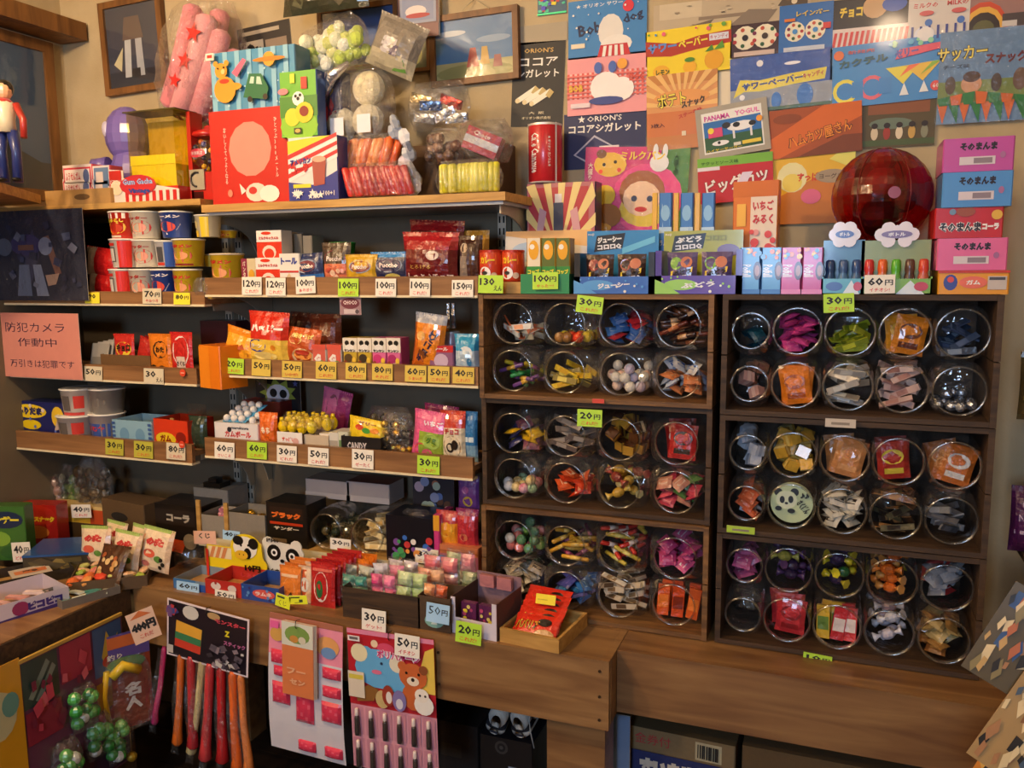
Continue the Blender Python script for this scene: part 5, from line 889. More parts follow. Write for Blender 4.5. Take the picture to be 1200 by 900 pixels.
pouch('snack_bag', 'orange noodle snack bag with a bowl picture', 'snack bag', (333, 384, 374, 424), -.25, .04, lambda u, v: 'c85820' if v > .75 else 'b84c1c', [('e', .35, .7, .2, .12, 'd8b068'), ('t', '焼きそば', .55, .8, .13, 'f0d878', .6, .05), ('e', .6, .3, .32, .2, 'c8a880'), ('e', .6, .34, .26, .13, 'e89848'), ('e', .6, .4, .2, .06, 'b83420'), ('r', .2, .02, .9, .12, '8c2c18')], z=SH2, ry=R(6))
for i, b in enumerate(((338, 366, 372, 420), (364, 368, 402, 422))): pouch('snack_bag', ['dark brown bag behind the noodle snack bag', 'glossy dark brown bag behind the small red cartons'][i], 'snack bag', b, -.16 - .02 * i, .05, ['54281c', '6c301c'][i], [('p', [(.1, .7), (.9, .85), (.8, .95)], 'a85838'), ('e', .4, .5, .2, .1, '84402c')], z=SH2, ry=R(5 - 6 * i))
GB = [('t', 'G', .38, .4, .42, 'f0e8e0', .5, .08), ('r', 0, .8, 1, 1, 'd85848'), ('e', .7, .2, .22, .14, '5c9c48')]
for i in range(2): boxpack('gum_carton', ['red and white gum carton with a big G by the noodle bag', 'red and white gum carton with a big G by the panda-print cartons'][i], 'carton', (366 + 17 * i, 404, 382 + 18 * i, 428), -.265, .04, 'd06050', GB, z=SH2, side='c8bcb4', group='gum cartons with a big letter')
PC = lambda c: [('r', 0, .56, 1, 1, 'e8e0d0'), ('c', .3, .84, .08, '1c1814'), ('c', .7, .84, .08, '1c1814'), ('e', .5, .7, .3, .1, 'f0ece4'), ('t', 'ヤンヤン', .5, .6, .1, '2c2018', .8, .05), ('e', .4, .36, .3, .14, c), ('e', .6, .14, .35, .1, 'f0e4d0'), ('e', .2, .2, .12, .1, '8c3c20'), ('e', .8, .3, .14, .1, 'e8c040')]
for i in range(4): boxpack('biscuit_carton', ['yellow and white animal biscuit carton by the gum cartons', 'yellow and white animal biscuit carton beside a pink one', 'pink animal biscuit carton beside a yellow one', 'pink animal biscuit carton at the end of the four'][i], 'carton', (402 + 17 * i, 396, 418.5 + 17 * i, 429), -.266, .05, ['c8a838', 'c8a838', 'd86c9c', 'd86c9c'][i], PC(['5c4428', '3c3020', 'c83878', 'a82c68'][i]), z=SH2, side='a88838' if i < 2 else 'b84c80', group='animal biscuit cartons')
pouch('snack_bag', 'tilted orange chocolate bar bag with dark slanted letters', 'snack bag', (481, 367, 518, 430), -.26, .04, lambda u, v: ('e08420' if u + v * .5 > .5 else 'c8641c') if v < .82 else '9ca0ac', [('t', 'チョコICE', .52, .45, .16, '241c3c', 1.0, .06, R(62)), ('p', [(.1, .1), (.4, .02), (.6, .3), (.3, .4)], '7c4420'), ('e', .3, .62, .14, .08, 'e8b060')], z=SH2, ry=R(7))
pouch('snack_bag', 'brown bar bag peeking out behind the slanted-letter bag', 'snack bag', (498, 372, 526, 428), -.2, .03, '9c4c20', [('p', [(.2, .5), (.9, .7), (.7, .9)], 'c87c3c')], z=SH2)
boxpack('sticker_carton', 'small red and violet sticker carton in front of the bar bags', 'carton', (503, 405, 531, 430), -.275, .03, '8c5c80', [('r', 0, .76, 1, 1, 'c02c30'), ('e', .5, .45, .3, .26, 'c8b0c8'), ('r', .1, .04, .9, .2, '5c3c68'), ('t', 'シール', .5, .88, .14, 'f0d8d8', .6, .05)], z=SH2)
t_ = can('clear_tube', 'slim clear tube with a silver cap behind the sticker carton', 'tube', (521, 388, 538, 428), -.2, '9c8ca0', (), z=SH2, endc='b0b4bc'); MB().box(-.011, -.003, -.004, .004, .11, .175, 'd8dce4').box(.003, .011, -.004, .004, .11, .175, 'c8ccd8').build('silver_cap', 'foil', t_)
pouch('snack_bag', 'blue and white bag at the end of the snack bag shelf', 'snack bag', (533, 391, 562, 431), -.258, .04, lambda u, v: '2c94c0' if v > .6 else 'b8ccd8', [('e', .55, .5, .3, .2, 'e0e8ec'), ('e', .4, .25, .3, .16, '8cb0c8'), ('e', .7, .3, .1, .1, '3c80b0')], z=SH2)
# ================================================================ SH3 goods
bt = boxpack('blister_tray', 'white box with a blue blister of round white gum balls', 'box', (251, 496, 302, 517), -.275, .09, 'e4e0e0', [('t', 'ガムボール', .55, .5, .3, 'c83c40', .6, .05), ('e', .36, .7, .05, .12, '2c2c34'), ('t', 'marukawa', .6, .8, .14, '2c2c34', .4)], z=SH3)
h_ = Py(275, 496, -.275).z - SH3
MB().add([(-.05, .005, h_ + .002), (.03, .005, h_ + .002), (.05, .085, h_ + .042), (-.03, .085, h_ + .042)], [(0, 1, 2, 3)], '4c9cc8').build('blister_card', 'card', bt)
for i in range(3):
    for j in range(4): MB().ball((-.038 + .026 * i + .005 * j, .012 + .02 * j, h_ + .012 + .0105 * j), .0105, 'f0ece8', 10, 7).build('gum_ball', 'gum', bt)
for j in range(2): MB().ball((.045 + .004 * j, .02 + .02 * j, h_ + .008 + .01 * j), .0105, 'f0ece8', 10, 7).build('gum_ball', 'gum', bt)
boxpack('dark_red_box', 'dark red box lying behind the white gum balls', 'box', (284, 470, 328, 490), -.12, .08, '7c2420', z=SH3)
pouch('candy_packet', 'orange packet beside the blister of white gum balls', 'packet', (304, 483, 326, 519), -.262, .03, 'e06820', [('e', .5, .45, .3, .25, 'e88848'), ('t', 'もち', .5, .5, .2, 'f0d8c0', .5, .06)], z=SH3)
yb = empty('lemon_candy_box', (BB((322, 472, 392, 520), -.25)[0], -.25, SH3)); tag(yb, 'white box heaped with bright yellow lemon-shaped gum bottles', 'box')
MB().box(-.07, .012, -.03, -.028, 0, .05, 'ece8e4').art(lambda u, v, q=0: (-.07 + .082 * u, -.0302 - q, .05 * v), .082, .05, [('t', 'すっぱい', .45, .6, .26, 'd84838', .5, .05), ('e', .75, .5, .12, .2, 'd8a8a0'), ('t', 'レモン', .3, .25, .2, '3c8c4c', .3, .04)], .0003).box(.012, .09, -.02, .07, 0, .045, 'c8b8a0').build('carton', 'card', yb)
for i in range(5):
    for j in range(3):
        if (i, j) == (4, 0): continue
        MB().ball((0, 0, 0), .0165, random.choice(['f0d018', 'f4dc30', 'e8c40c']), 10, 7, (.9, .9, 1.15)).tube([(0, 0, .017), (0, 0, .027)], [.007, .005], 'f0d018', 8).build('lemon_bottle', 'gum', yb, (-.056 + i * .031, -.018 + j * .028, .062 + (.006 if j else 0) + random.uniform(0, .006)), (random.uniform(-.2, .2), random.uniform(-.2, .2), 0))
bagfilm(yb, .175, .05, .1, .0, .015, .05, 6, 'bag', neck=0)
sb = sheet('balloon_card', 'black balloon card with a pale skull and green leaves behind the lemons', 'card', (300, 441, 352, 480), -.06, '15131a', [('p', [(.5 + .42 * math.cos(a) * (1 if i % 2 else .7), .5 + .46 * math.sin(a) * (1 if i % 2 else .6)) for i, a in enumerate([k * math.pi / 9 for k in range(18)])], '8c9c3c'), ('e', .5, .46, .26, .3, 'd8d8e0'), ('c', .4, .5, .13, '101014'), ('c', .62, .48, .13, '101014'), ('r', .42, .14, .6, .24, 'c0c0cc'), ('star', .12, .8, .1, '6c60a8'), ('star', .9, .8, .1, '4c58a0')], th=.002)
sb['label'] = 'black balloon card with a pale skull and green leaves behind the lemons'
pouch('candy_packet', 'magenta packet leaning behind the lemon gum bottles', 'packet', (370, 455, 404, 500), -.12, .02, lambda u, v: 'b83c80' if u > .5 else 'd86ca0', [('e', .4, .6, .2, .3, '8c4c68')], z=SH3, ry=R(12))
for i in range(3): boxpack('tiny_carton', ['tiny white carton nearest the lemon box', 'tiny white carton second from the lemon box', 'tiny green-striped carton beside the yellow jelly pouch'][i], 'carton', (374 + 11 * i, 508 - i, 386 + 11 * i, 523), -.265, .07, ['e0d8cc', 'd8d4c8', 'c8ccb8'][i], [('r', .1, .3, .9, .6, ['8c8c84', 'a8a094', '6c8c5c'][i])], z=SH3, group='tiny cartons on the pouch shelf')
boxpack('jelly_tray', 'low black display tray under the yellow jelly pouch', 'tray', (400, 512, 446, 526), -.28, .06, '1c1a1c', [('t', 'CANDY', .4, .5, .4, 'c8c0c0', .5, .04)], z=SH3, open_top=True)
pouch('jelly_pouch', 'yellow fruit jelly pouch leaning in the black tray', 'pouch', (406, 490, 450, 524), -.25, .02, lambda u, v: 'ecc820' if v > .35 else '2c2018', [('e', .3, .72, .12, .08, 'd84c30'), ('e', .5, .66, .12, .08, '4c9c3c'), ('e', .72, .7, .12, .08, 'e88c20'), ('e', .5, .3, .3, .2, '3c2c20'), ('t', 'ゼリー', .5, .86, .1, '8c3c10', .5, .05)], z=SH3 + .002, ry=R(8))
clearbag('gold_candy_bag', 'clear bag of black and gold wrapped sweets', 'candy bag', (446, 484, 487, 526), -.25, .05, puff_fill(['1c1814', 'd8a82c', '2c241c', 'e8c860', '342c20'], 18, .011, 'wrapped_sweet', 5, 4, 'foil'), z=SH3, k=3, neck=.1)
clearbag('round_candy_bag', 'clear bag of dark round sweets behind the gold ones', 'candy bag', (428, 476, 486, 510), -.15, .05, puff_fill(['3c3020', '6c5c34', '54482c'], 12, .014, 'round_sweet', 8, 3, 'gum'), z=SH3, k=5, neck=.1)
pouch('gummy_pouch', 'pink and green strawberry pouch leaning on the pouch shelf', 'pouch', (481, 481, 522, 529), -.262, .03, lambda u, v: 'e05c90' if v > .55 or u < .2 else '98b03c', [('e', .3, .2, .2, .14, 'e8505c'), ('t', 'いちご', .6, .76, .12, 'f8e8f0', .56, .06), ('e', .6, .4, .26, .16, 'a8c85c'), ('t', 'グミ', .6, .42, .14, '4c7c2c', .3, .06), ('e', .5, .14, .16, .1, 'e87080')], z=SH3, ry=R(7))
pouch('gummy_pouch', 'flat dark pink pouch behind the strawberry one', 'pouch', (494, 474, 534, 520), -.18, .03, 'a82c64', [('p', [(.2, .6), (.9, .8), (.8, .9)], 'd86090')], z=SH3, ry=R(5))
pouch('chocolate_packet', 'cream packet with brown chocolate balls and a red top', 'packet', (517, 481, 546, 530), -.26, .025, lambda u, v: 'c8402c' if v > .7 else 'e0d0b0', [('e', .5, .3, .36, .22, '8c6c48'), ('e', .42, .28, .16, .1, '241c14'), ('e', .62, .34, .14, .1, '2c2018'), ('t', 'チョコ', .5, .6, .12, 'b03020', .6, .06)], z=SH3)
pouch('candy_packet', 'slim blue packet at the end of the pouch shelf', 'packet', (543, 482, 560, 534), -.25, .02, lambda u, v: '2c70a8' if v > .3 else '7ca0b8', [('r', .2, .4, .8, .5, 'c8d8e0')], z=SH3)
from mathutils import Euler
# ================================================================ jars lying on their sides, mouths to the front
def jar_mesh(w, h, d, r, ex):
    m = MB(); n = 32
    def ring(a, b, e, y):
        out = []
        for k in range(n):
            t = 2 * math.pi * (k + .5) / n; c, s_ = math.cos(t), math.sin(t)
            out.append((a * math.copysign(abs(c) ** (2 / e), c), y, b * math.copysign(abs(s_) ** (2 / e), s_)))
        return out
    rings = [ring(r * .97, r * .97, 2, .014), ring(r, r, 2, .0), ring(r, r, 2, .016), ring(w / 2 * .93, h / 2 * .93, (2 + ex) / 2, .024), ring(w / 2, h / 2, ex, .036), ring(w / 2, h / 2, ex, d - .012), ring(w / 2 * .9, h / 2 * .9, ex, d), ring(w / 2 * .2, h / 2 * .2, 2, d)]
    for q in rings: m.v += q
    for j in range(len(rings) - 1):
        for k in range(n):
            m.f.append((j * n + k, j * n + (k + 1) % n, (j + 1) * n + (k + 1) % n, (j + 1) * n + k)); m.c.append(lin('white')); m.sm.append(True)
    m.f.append(tuple((len(rings) - 1) * n + k for k in range(n))); m.c.append(lin('white')); m.sm.append(False)
    return m
def rim_mesh(r, t):
    m = MB(); n, q = 36, 8
    for i in range(n):
        for k in range(q):
            a, b = 2 * math.pi * i / n, 2 * math.pi * k / q
            m.v.append(((r + t * math.cos(b)) * math.cos(a), t * math.sin(b) + .002, (r + t * math.cos(b)) * math.sin(a)))
    for i in range(n):
        for k in range(q): m.f.append((i * q + k, i * q + (k + 1) % q, (i + 1) % n * q + (k + 1) % q, (i + 1) % n * q + k)); m.c.append(lin('white')); m.sm.append(True)
    return m
M['rim'] = clear_mat('jar_rim_plastic', (0.84, 0.84, 0.82), 0.12, 0.55, 0.15, 0.0)
M['chrome'] = attr_mat('bright_rim', 0.25, metal=0.6)
def proto_jar(name, w, h, d, r, ex, rimt):
    j = jar_mesh(w, h, d, r, ex).build(name, 'jar'); rim_mesh(r, rimt).build('rim', 'rim', j); return j
JARS = dict(sq=(proto_jar('candy_jar', .130, .113, .20, .0495, 5, .0022), .130, .113), rd=(proto_jar('round_jar', .104, .116, .20, .0495, 3.2, .0026), .104, .116), sm=(proto_jar('small_jar', .086, .113, .17, .039, 3, .003), .086, .113))
used = {k: False for k in JARS}
_cm = {}
def candy_proto(kind, c, c2):
    k = (kind, c, c2)
    if k in _cm: return _cm[k]
    m = MB(); mat = 'film'
    if kind == 'pkt':
        S, _ = pouch_surf(.038, .030, .012, len(_cm)); S2 = lambda u, v: (S(u, v)[0], S(u, v)[1], S(u, v)[2] - .015)
        m.grid(S2, 5, 5, c); m.grid(lambda u, v: (S2(u, v)[0], -S2(u, v)[1], S2(u, v)[2]), 5, 5, c, flip=True)
        m.art(lambda u, v, o=0: (S(u, v)[0], S(u, v)[1] - o, S(u, v)[2] - .015), .038, .030, [('r', .2, .3, .8, .7, c2)], .0006)
    elif kind == 'slip': m.box(-.034, .034, -.002, .002, -.007, .007, c, top=c2, bottom=c2); m.box(-.02, .006, -.0024, .0024, -.0055, .0055, c2)
    elif kind == 'stick': m.tube([(-.036, 0, 0), (-.034, 0, 0), (.0, 0, 0), (.034, 0, 0), (.036, 0, 0)], [.003, .0055, .0055, .0055, .003], c, 8); m.tube([(-.012, 0, 0), (.012, 0, 0)], .0059, c2, 8)
    elif kind == 'twist':
        m.ball((0, 0, 0), .012, c, 8, 6, (1.25, .9, .95)); m.tube([(.014, 0, 0), (.02, 0, 0), (.028, 0, 0)], [.003, .005, .011], c2, 6); m.tube([(-.014, 0, 0), (-.02, 0, 0), (-.028, 0, 0)], [.003, .005, .011], c2, 6)
    elif kind == 'ball': m.ball((0, 0, 0), .0135, c, 10, 7); m.ball((0, -.001, .001), .0132, c2, 8, 4, (.8, 1, 1)); mat = 'gum'
    elif kind == 'foil': m.ball((0, 0, 0), .0115, c, 7, 5); mat = 'foil'
    elif kind == 'cube': m.box(-.012, .012, -.012, .012, -.011, .011, c, top=c2); m.box(-.0125, .0125, -.004, .004, -.0115, .0115, c2)
    elif kind == 'big':
        S, _ = pouch_surf(.066, .082, .016, len(_cm)); m.grid(S, 6, 8, c); m.grid(lambda u, v: (S(u, v)[0], -S(u, v)[1], S(u, v)[2]), 6, 8, c, flip=True)
        m.art(S, .066, .082, [('e', .5, .6, .36, .2, c2), ('r', .2, .15, .8, .3, c2), ('e', .5, .6, .2, .1, c)], .0006, 2)
    elif kind == 'tall': m.box(-.014, .014, -.005, .005, 0, .075, c); m.box(-.012, .012, -.0056, .0056, .02, .05, c2)
    kk = 1.1 if kind in ('pkt', 'twist', 'cube') else 1.0
    m.v = [(a * kk, b * kk, c_ * kk) for a, b, c_ in m.v]
    o = m.build({'pkt': 'candy_packet', 'slip': 'candy_slip', 'stick': 'candy_stick', 'twist': 'twisted_candy', 'ball': 'candy_ball', 'foil': 'foil_ball', 'cube': 'chocolate_cube', 'big': 'snack_packet', 'tall': 'candy_bar'}[kind], mat)
    _cm[k] = [o, False]; return _cm[k]
SZ_ = dict(pkt=(.047, .030, .019), slip=(.036, .02, .014), stick=(.04, .016, .013), twist=(.046, .028, .022), ball=(.029, .029, .026), foil=(.026, .026, .022), cube=(.028, .028, .023), big=(.06, .022, .09), tall=(.03, .014, .08))
NAME = dict(pkt='packet', slip='paper-wrapped slip', stick='stick', twist='twist-wrapped candy', ball='round candy', foil='foil ball', cube='chocolate cube', big='large packet', tall='upright candy bar')
import colorsys
def hue_name(h):
    h = NAMED.get(h, h); r, g, b = (int(h[i:i + 2], 16) / 255 for i in (0, 2, 4)); H, S, V = colorsys.rgb_to_hsv(r, g, b); H *= 360
    if S < .14: return 'white' if V > .78 else 'grey' if V > .4 else 'black'
    if V < .26: return 'blackish'
    if S < .3 and V > .75 and 15 < H < 70: return 'cream'
    if H < 12 or H >= 345: return 'dark red' if V < .55 else 'red' if S > .55 else 'rosy'
    if H < 42: return 'brown' if V < .72 else 'orange' if S > .6 else 'tan'
    if H < 68: return 'olive' if V < .62 else 'yellow'
    if H < 165: return 'green' if V > .45 else 'dark green'
    if H < 195: return 'teal'
    if H < 250: return 'blue' if V < .7 or S > .4 else 'pale blue'
    if H < 300: return 'purple'
    return 'pink' if V > .7 else 'plum'
ORD = ['frontmost', 'second', 'third', 'fourth', 'fifth', 'rearmost']
RAD = dict(pkt=(.021, .013), slip=(.034, .009), stick=(.034, .012), twist=(.022, .02), ball=(.0145, .024), foil=(.0125, .02), cube=(.0175, .025))
def fill(x, y, z0, wi, hi, kind, cols, n, label, seed, group):
    """drop the sweets one by one onto a height map of the jar floor"""
    rr = random.Random(seed); G = 12; dep = .10
    H = [[0.0] * G for _ in range(G)]
    for k in range(n):
        c, c2 = cols[rr.randrange(len(cols))]; pr = candy_proto(kind, c, c2)
        if kind in ('big', 'tall'):
            if kind == 'big': px_, py_, rot = x + rr.uniform(-.006, .006), y + .05 + .028 * k, (R(rr.uniform(-10, 0)), R(rr.uniform(-16, 16)), R(rr.uniform(-8, 8)))
            else: px_, py_, rot = x + (-.5 + ((k % 3) + .5) / 3) * wi * .9, y + .05 + .03 * (k // 3), (R(rr.uniform(-14, 0)), R(rr.uniform(-9, 9)), R(rr.uniform(-15, 15)))
            pz = z0 + .008
        else:
            best = None
            if kind in ('slip', 'stick'): rot = (R(rr.uniform(-70, 40)), R(rr.uniform(-26, 26)), R(rr.uniform(-60, 60)))
            elif kind == 'pkt': rot = (R(rr.choice((-75, -55, -40, -85))), R(rr.uniform(-35, 35)), R(rr.uniform(-60, 60)))
            else: rot = (R(rr.uniform(-40, 20)), R(rr.uniform(-30, 30)), R(rr.uniform(-60, 60)))
            em = Euler(rot).to_matrix(); vv = [em @ v.co for v in pr[0].data.vertices]
            hx = max(abs(v.x) for v in vv); hy = max(abs(v.y) for v in vv); zl, zh = min(v.z for v in vv), max(v.z for v in vv)
            lim = max(0, wi / 2 - hx); yl, yh = hy, max(hy + .001, dep + .03 - hy)
            for _ in range(16):
                qx, qy = rr.uniform(-lim, lim), yl + (yh - yl) * rr.random() ** 1.3
                cells = [(i, j) for i in range(G) for j in range(G) if abs((i + .5) / G * wi - wi / 2 - qx) < hx * .72 + .003 and abs((j + .5) / G * .13 - qy) < hy * .72 + .003]
                top = max([H[i][j] for i, j in cells] + [.003 + .35 * max(0, abs(qx) + hx * .6 - wi * .36)])
                if best is None or top < best[0]: best = (top, qx, qy, cells)
            top, qx, qy, cells = best
            if top + (zh - zl) > hi - .004: continue
            for i, j in cells: H[i][j] = top + (zh - zl) * (.5 if kind in ('slip', 'stick', 'pkt') else .8)
            px_, py_, pz = x + qx, y + .034 + qy, z0 + .003 + top - zl
        if not pr[1]: o = pr[0]; pr[1] = True; o.location = (px_, py_, pz); o.rotation_euler = rot
        else: o = dup(pr[0], (px_, py_, pz), rot)
        tag(o, (f'{ORD[k]} ' if kind in ('big', 'tall') else '') + f'{hue_name(c)} {label}', kind if kind in ('stick', 'ball', 'slip') else 'candy', group)
def put_jar(kind, x, z, y, jlabel, contents, where, seed):
    pj, w, h = JARS[kind]
    if not used[kind]: used[kind] = True; o = pj; o.location = (x, y, z)
    else: o = dup(pj, (x, y, z))
    tag(o, jlabel, 'jar', 'clear candy jars in the crates')
    if contents:
        k, cols, n, word = contents; n = n if k in ('big', 'tall') else int(n * 1.9)
        fill(x, y, z - h / 2 + .002, w - .012, h - .008, k, cols, n, f'{NAME[k]} in the {where}', seed, f'{word} sweets in the {where}')
W_ = lambda *a: [(a[i], a[i + 1]) for i in range(0, len(a), 2)]
LJ = [  # brown crates, rows from the top, four jars each
 [('slip', W_('white', 'peach', 'd8ccb0', 'e07040'), 5, 'cream'), ('ball', W_('d83c20', 'e87040', 'e8c830', 'f0d850', 'a87840', '8c6030'), 7, 'red and yellow'), ('pkt', W_('c02c38', 'd85060', '3c6cb0', 'a8b8d0', 'a83038', 'c8a0a8'), 13, 'red and blue'), ('stick', W_('4c2c1c', '8c5030', '6c2c20', 'c87848', '3c2420', 'e0b080'), 12, 'dark brown')],
 [('stick', W_('d8c030', '8c3c68', '6c4484', 'c8a040', '2c8c48', '2c8c48'), 6, 'yellow and purple'), ('slip', W_('d8b830', 'c89c28', '8c7c40', 'e0cc60'), 6, 'golden'), ('ball', W_('e8c8b0', 'd8a898', 'd8d0c0', 'e8e0d0', 'c8b8c8', 'a8b8c8'), 16, 'cream and pink'), ('pkt', W_('d8d4d0', '3c64b0', 'c87848', 'e0c8a0', 'b8c4d8', '4c70b8'), 13, 'white and blue')],
 [('pkt', W_('3c3c6c', '5c4c80', '7c4858', 'a86040', 'e0b020', 'f0d040'), 8, 'purple'), ('slip', W_('8c7c70', 'a89888', '6c5c54', 'b0a090'), 10, 'grey-brown'), ('cube', W_('5c3418', 'c88c30', 'c89434', '5c3014', '3c2010', 'e0c8a0'), 10, 'brown and gold'), ('big', W_('a82420', 'd8a040', 'b82c28', '3c2c20', '981c1c', 'd8c8c0'), 4, 'red')],
 [('ball', W_('e0a8b0', 'd87890', 'a8c8a0', '88a880', 'e0c890', 'c8a868', 'd8d8d8', 'b8b8c0'), 7, 'pastel'), ('pkt', W_('c83c1c', 'e87840', 'd85828', 'f0c8a0', 'b02c18', 'e89060'), 9, 'orange-red'), ('twist', W_('c89c38', 'e0bc58', '8c3c30', 'b85848', 'd8b050', 'e8d088'), 9, 'gold'), ('pkt', W_('d05060', 'e890a0', '5c8c48', '98b868', 'c88870', 'e0c0a8', 'b83c50', 'd87080'), 13, 'pink and green')],
 [('ball', W_('5c8c60', '7cac78', 'e07c70', 'f0a090', 'e8e0d0', 'd8c8b0', '98c860', 'b8d888'), 13, 'pastel marshmallow'), ('stick', W_('7c2c50', 'a84c70', '5c2440', 'c87890', 'd8a030', 'e8c060'), 9, 'plum'), ('stick', W_('c82c24', 'e8d0c0', 'd83c30', 'f0e0d0', 'c8b040', 'e0d070'), 12, 'red and yellow'), ('pkt', W_('d0588c', 'f0e8e8', 'b84078', 'e8a0c0', 'c85080', '7c2c50'), 13, 'pink')],
 [('pkt', W_('e0d8cc', '6c4430', '2c2420', 'c8b8a8', 'b8a080', '4c3424'), 12, 'white and brown'), ('pkt', W_('2c70b8', 'a8c8e0', '3c80c8', 'e0e8f0', '4c4c98', '7c68b0'), 9, 'blue'), ('slip', W_('d8c8b0', '8c6c48', 'e8dcc8', 'a88860', 'c0b098', '5c4430'), 14, 'cream and brown'), ('tall', W_('e05c18', 'f08030', 'd84c10', '8c2c10'), 6, 'orange')]]
RJ = [
 [('pkt', W_('1c4c5c', '2c6c78'), 4, 'dark teal'), ('pkt', W_('c8448c', 'e070a8', 'b83c80', 'd860a0'), 12, 'magenta'), ('slip', W_('a8b428', 'c8d040', '6c7c20', 'b0b830'), 8, 'yellow-green'), ('big', W_('d89020', 'f0b840', 'c87818', '5c2c18'), 3, 'amber'), ('slip', W_('3c4c68', '5c6c8c', '2c3c54', '7c8ca0'), 6, 'slate blue')],
 [('cube', W_('a86c50', 'c88c70', 'c8988c', 'e0b8a8'), 5, 'pinkish brown'), ('big', W_('e07818', 'a84c10', 'd86c14', '5c4028'), 3, 'orange'), ('slip', W_('b8b0a4', 'd8d4c8', '7c7468', 'c8c4b8', 'a8a094', '54503c'), 12, 'grey and white'), ('slip', W_('d0b0a8', 'b88880', 'e0c8c0', '9c7068'), 12, 'pinkish white'), ('foil', W_('d0d4dc', 'd0d4dc', 'b8bcc8', 'b8bcc8'), 9, 'silver')],
 [('cube', W_('d0d4dc', 'b0b8c8', 'a8b4c8', 'd8d8e0'), 8, 'white'), ('cube', W_('d8a83c', 'e8c868', 'c89830', 'e8d088'), 12, 'golden'), ('big', W_('c8844c', 'd89c64', 'b8743c', 'd8a878'), 3, 'tan'), ('big', W_('a82c24', 'd8c040', 'b03028', '3c5c9c'), 3, 'red'), ('big', W_('d07838', 'e0a060', 'c06828', 'd8d0c8'), 3, 'pale orange')],
 [('pkt', W_('d06038', 'e8a080', 'd8d8e0', 'a8b0c8'), 6, 'orange and white'), None, ('pkt', W_('d8d0bc', '4c3c2c', 'c8bca4', '6c543c', 'e0d8c8', '3c3028'), 12, 'white and brown'), ('slip', W_('6c4428', '8c6038', '3c2c20', 'a87848', '54503c', '2c2420'), 11, 'brown'), ('slip', W_('8c8c8c', 'a8a8ac', '5c5c60', '78787c'), 5, 'smoky grey')],
 [('pkt', W_('d06c98', 'e8a0b8', 'c05888', 'e0b0c0'), 6, 'pink'), ('twist', W_('5c3470', '7c5090', '8c8c40', 'a8a858', '3c2848', '5c3c68'), 7, 'violet'), ('twist', W_('2c6c3c', 'e0d030', '1c4c3c', 'd8d840', '3c2c50', 'e8d030'), 9, 'green and yellow'), ('twist', W_('d86820', 'e88838', 'c84c20', 'b8a030', 'e07028', 'e8a050'), 10, 'orange'), ('pkt', W_('a8a8ac', 'd8d8dc', 'c83c38', 'e8e0e0', '8c9098', 'c0c4c8'), 13, 'grey and white')],
 [None, ('big', W_('b02428', 'd8d4d4', 'c03038', '8c1c20'), 3, 'bright red'), ('tall', W_('c82c30', 'e8d8d0', 'd8b030', '6c8c3c', 'b82428', 'd0c8c8'), 6, 'red and yellow'), ('twist', W_('d8d4d8', 'e8e4e8', 'c8c0cc', 'e0dce4', '8c7c88', 'd0ccd4'), 14, 'white'), ('pkt', W_('a8783c', 'c89c5c', '8c5c30', 'b88c50', 'c8a868', 'e0c890'), 12, 'tan')]]
RN = ['top', 'second', 'third', 'fourth', 'fifth', 'bottom']; CN = ['first', 'second', 'third', 'fourth', 'fifth']
for r in range(6):
    cz0 = LZ[r // 2 + 1] + .012
    for c in range(4):
        z = cz0 + .0575 + (.1155 if r % 2 == 0 else 0)
        wh = f'{CN[c]} jar, {RN[r]} row, brown crates'
        ct = LJ[r][c]
        put_jar('sq', -.7405 + .1345 * c + random.uniform(-.001, .001), z, -.287 + random.uniform(0, .006), f'square jar of {ct[3]} sweets, {CN[c]} in {RN[r]} row, brown crates', ct, wh, r * 10 + c)
for r in range(6):
    cz0 = RZ[r // 2 + 1] + .012
    for c in range(5):
        up_ = r % 2 == 0; ct = RJ[r][c]
        what = ('with ' + ct[3] + ' sweets') if ct else ('with a round panda card' if c else 'left empty')
        wh = f'{CN[c]} jar, {RN[r]} row, dark crates'
        if c == 0: put_jar('sm', -.178, cz0 + .0575 + (.117 if up_ else 0), -.285, f'small jar {what}, {CN[c]} in {RN[r]} row, dark crates', ct, wh, r * 10 + c + 100)
        else: put_jar('rd', -.082 + .1060 * (c - 1), cz0 + .0585 + (.117 if up_ else 0), -.287 + random.uniform(0, .006), f'large jar {what}, {CN[c]} in {RN[r]} row, dark crates', ct, wh, r * 10 + c + 100)
z = RZ[2] + .012 + .0585
pd = MB().lathe([(.046, -.001), (.046, .001)], 'b8c89c', 28, axis='y'); pd.art(lambda u, v, o=0: ((u - .5) * .092, -.0014 - o, (v - .5) * .092), .092, .092, [('c', .18, .74, .1, '181a18'), ('c', .56, .76, .1, '181a18'), ('e', .38, .56, .26, .24, 'c4d4a8'), ('e', .38, .56, .24, .22, 'd4dcbc'), ('e', .28, .56, .06, .09, '181a18'), ('e', .48, .58, .06, .09, '181a18'), ('e', .38, .48, .04, .03, '181a18'), ('e', .2, .34, .08, .06, '181a18'), ('e', .5, .3, .09, .06, '181a18'), ('t', 'さくぱん', .78, .42, .2, '181a18', .34, .07, R(-50)), ('t', '♪♪', .8, .7, .14, '181a18', .2, .05)], .0004)
tag(pd.build('panda_card', 'card', None, (-.082, -.245, z), (R(-4), 0, 0)), 'round pale green card with a panda face inside its own jar', 'card')
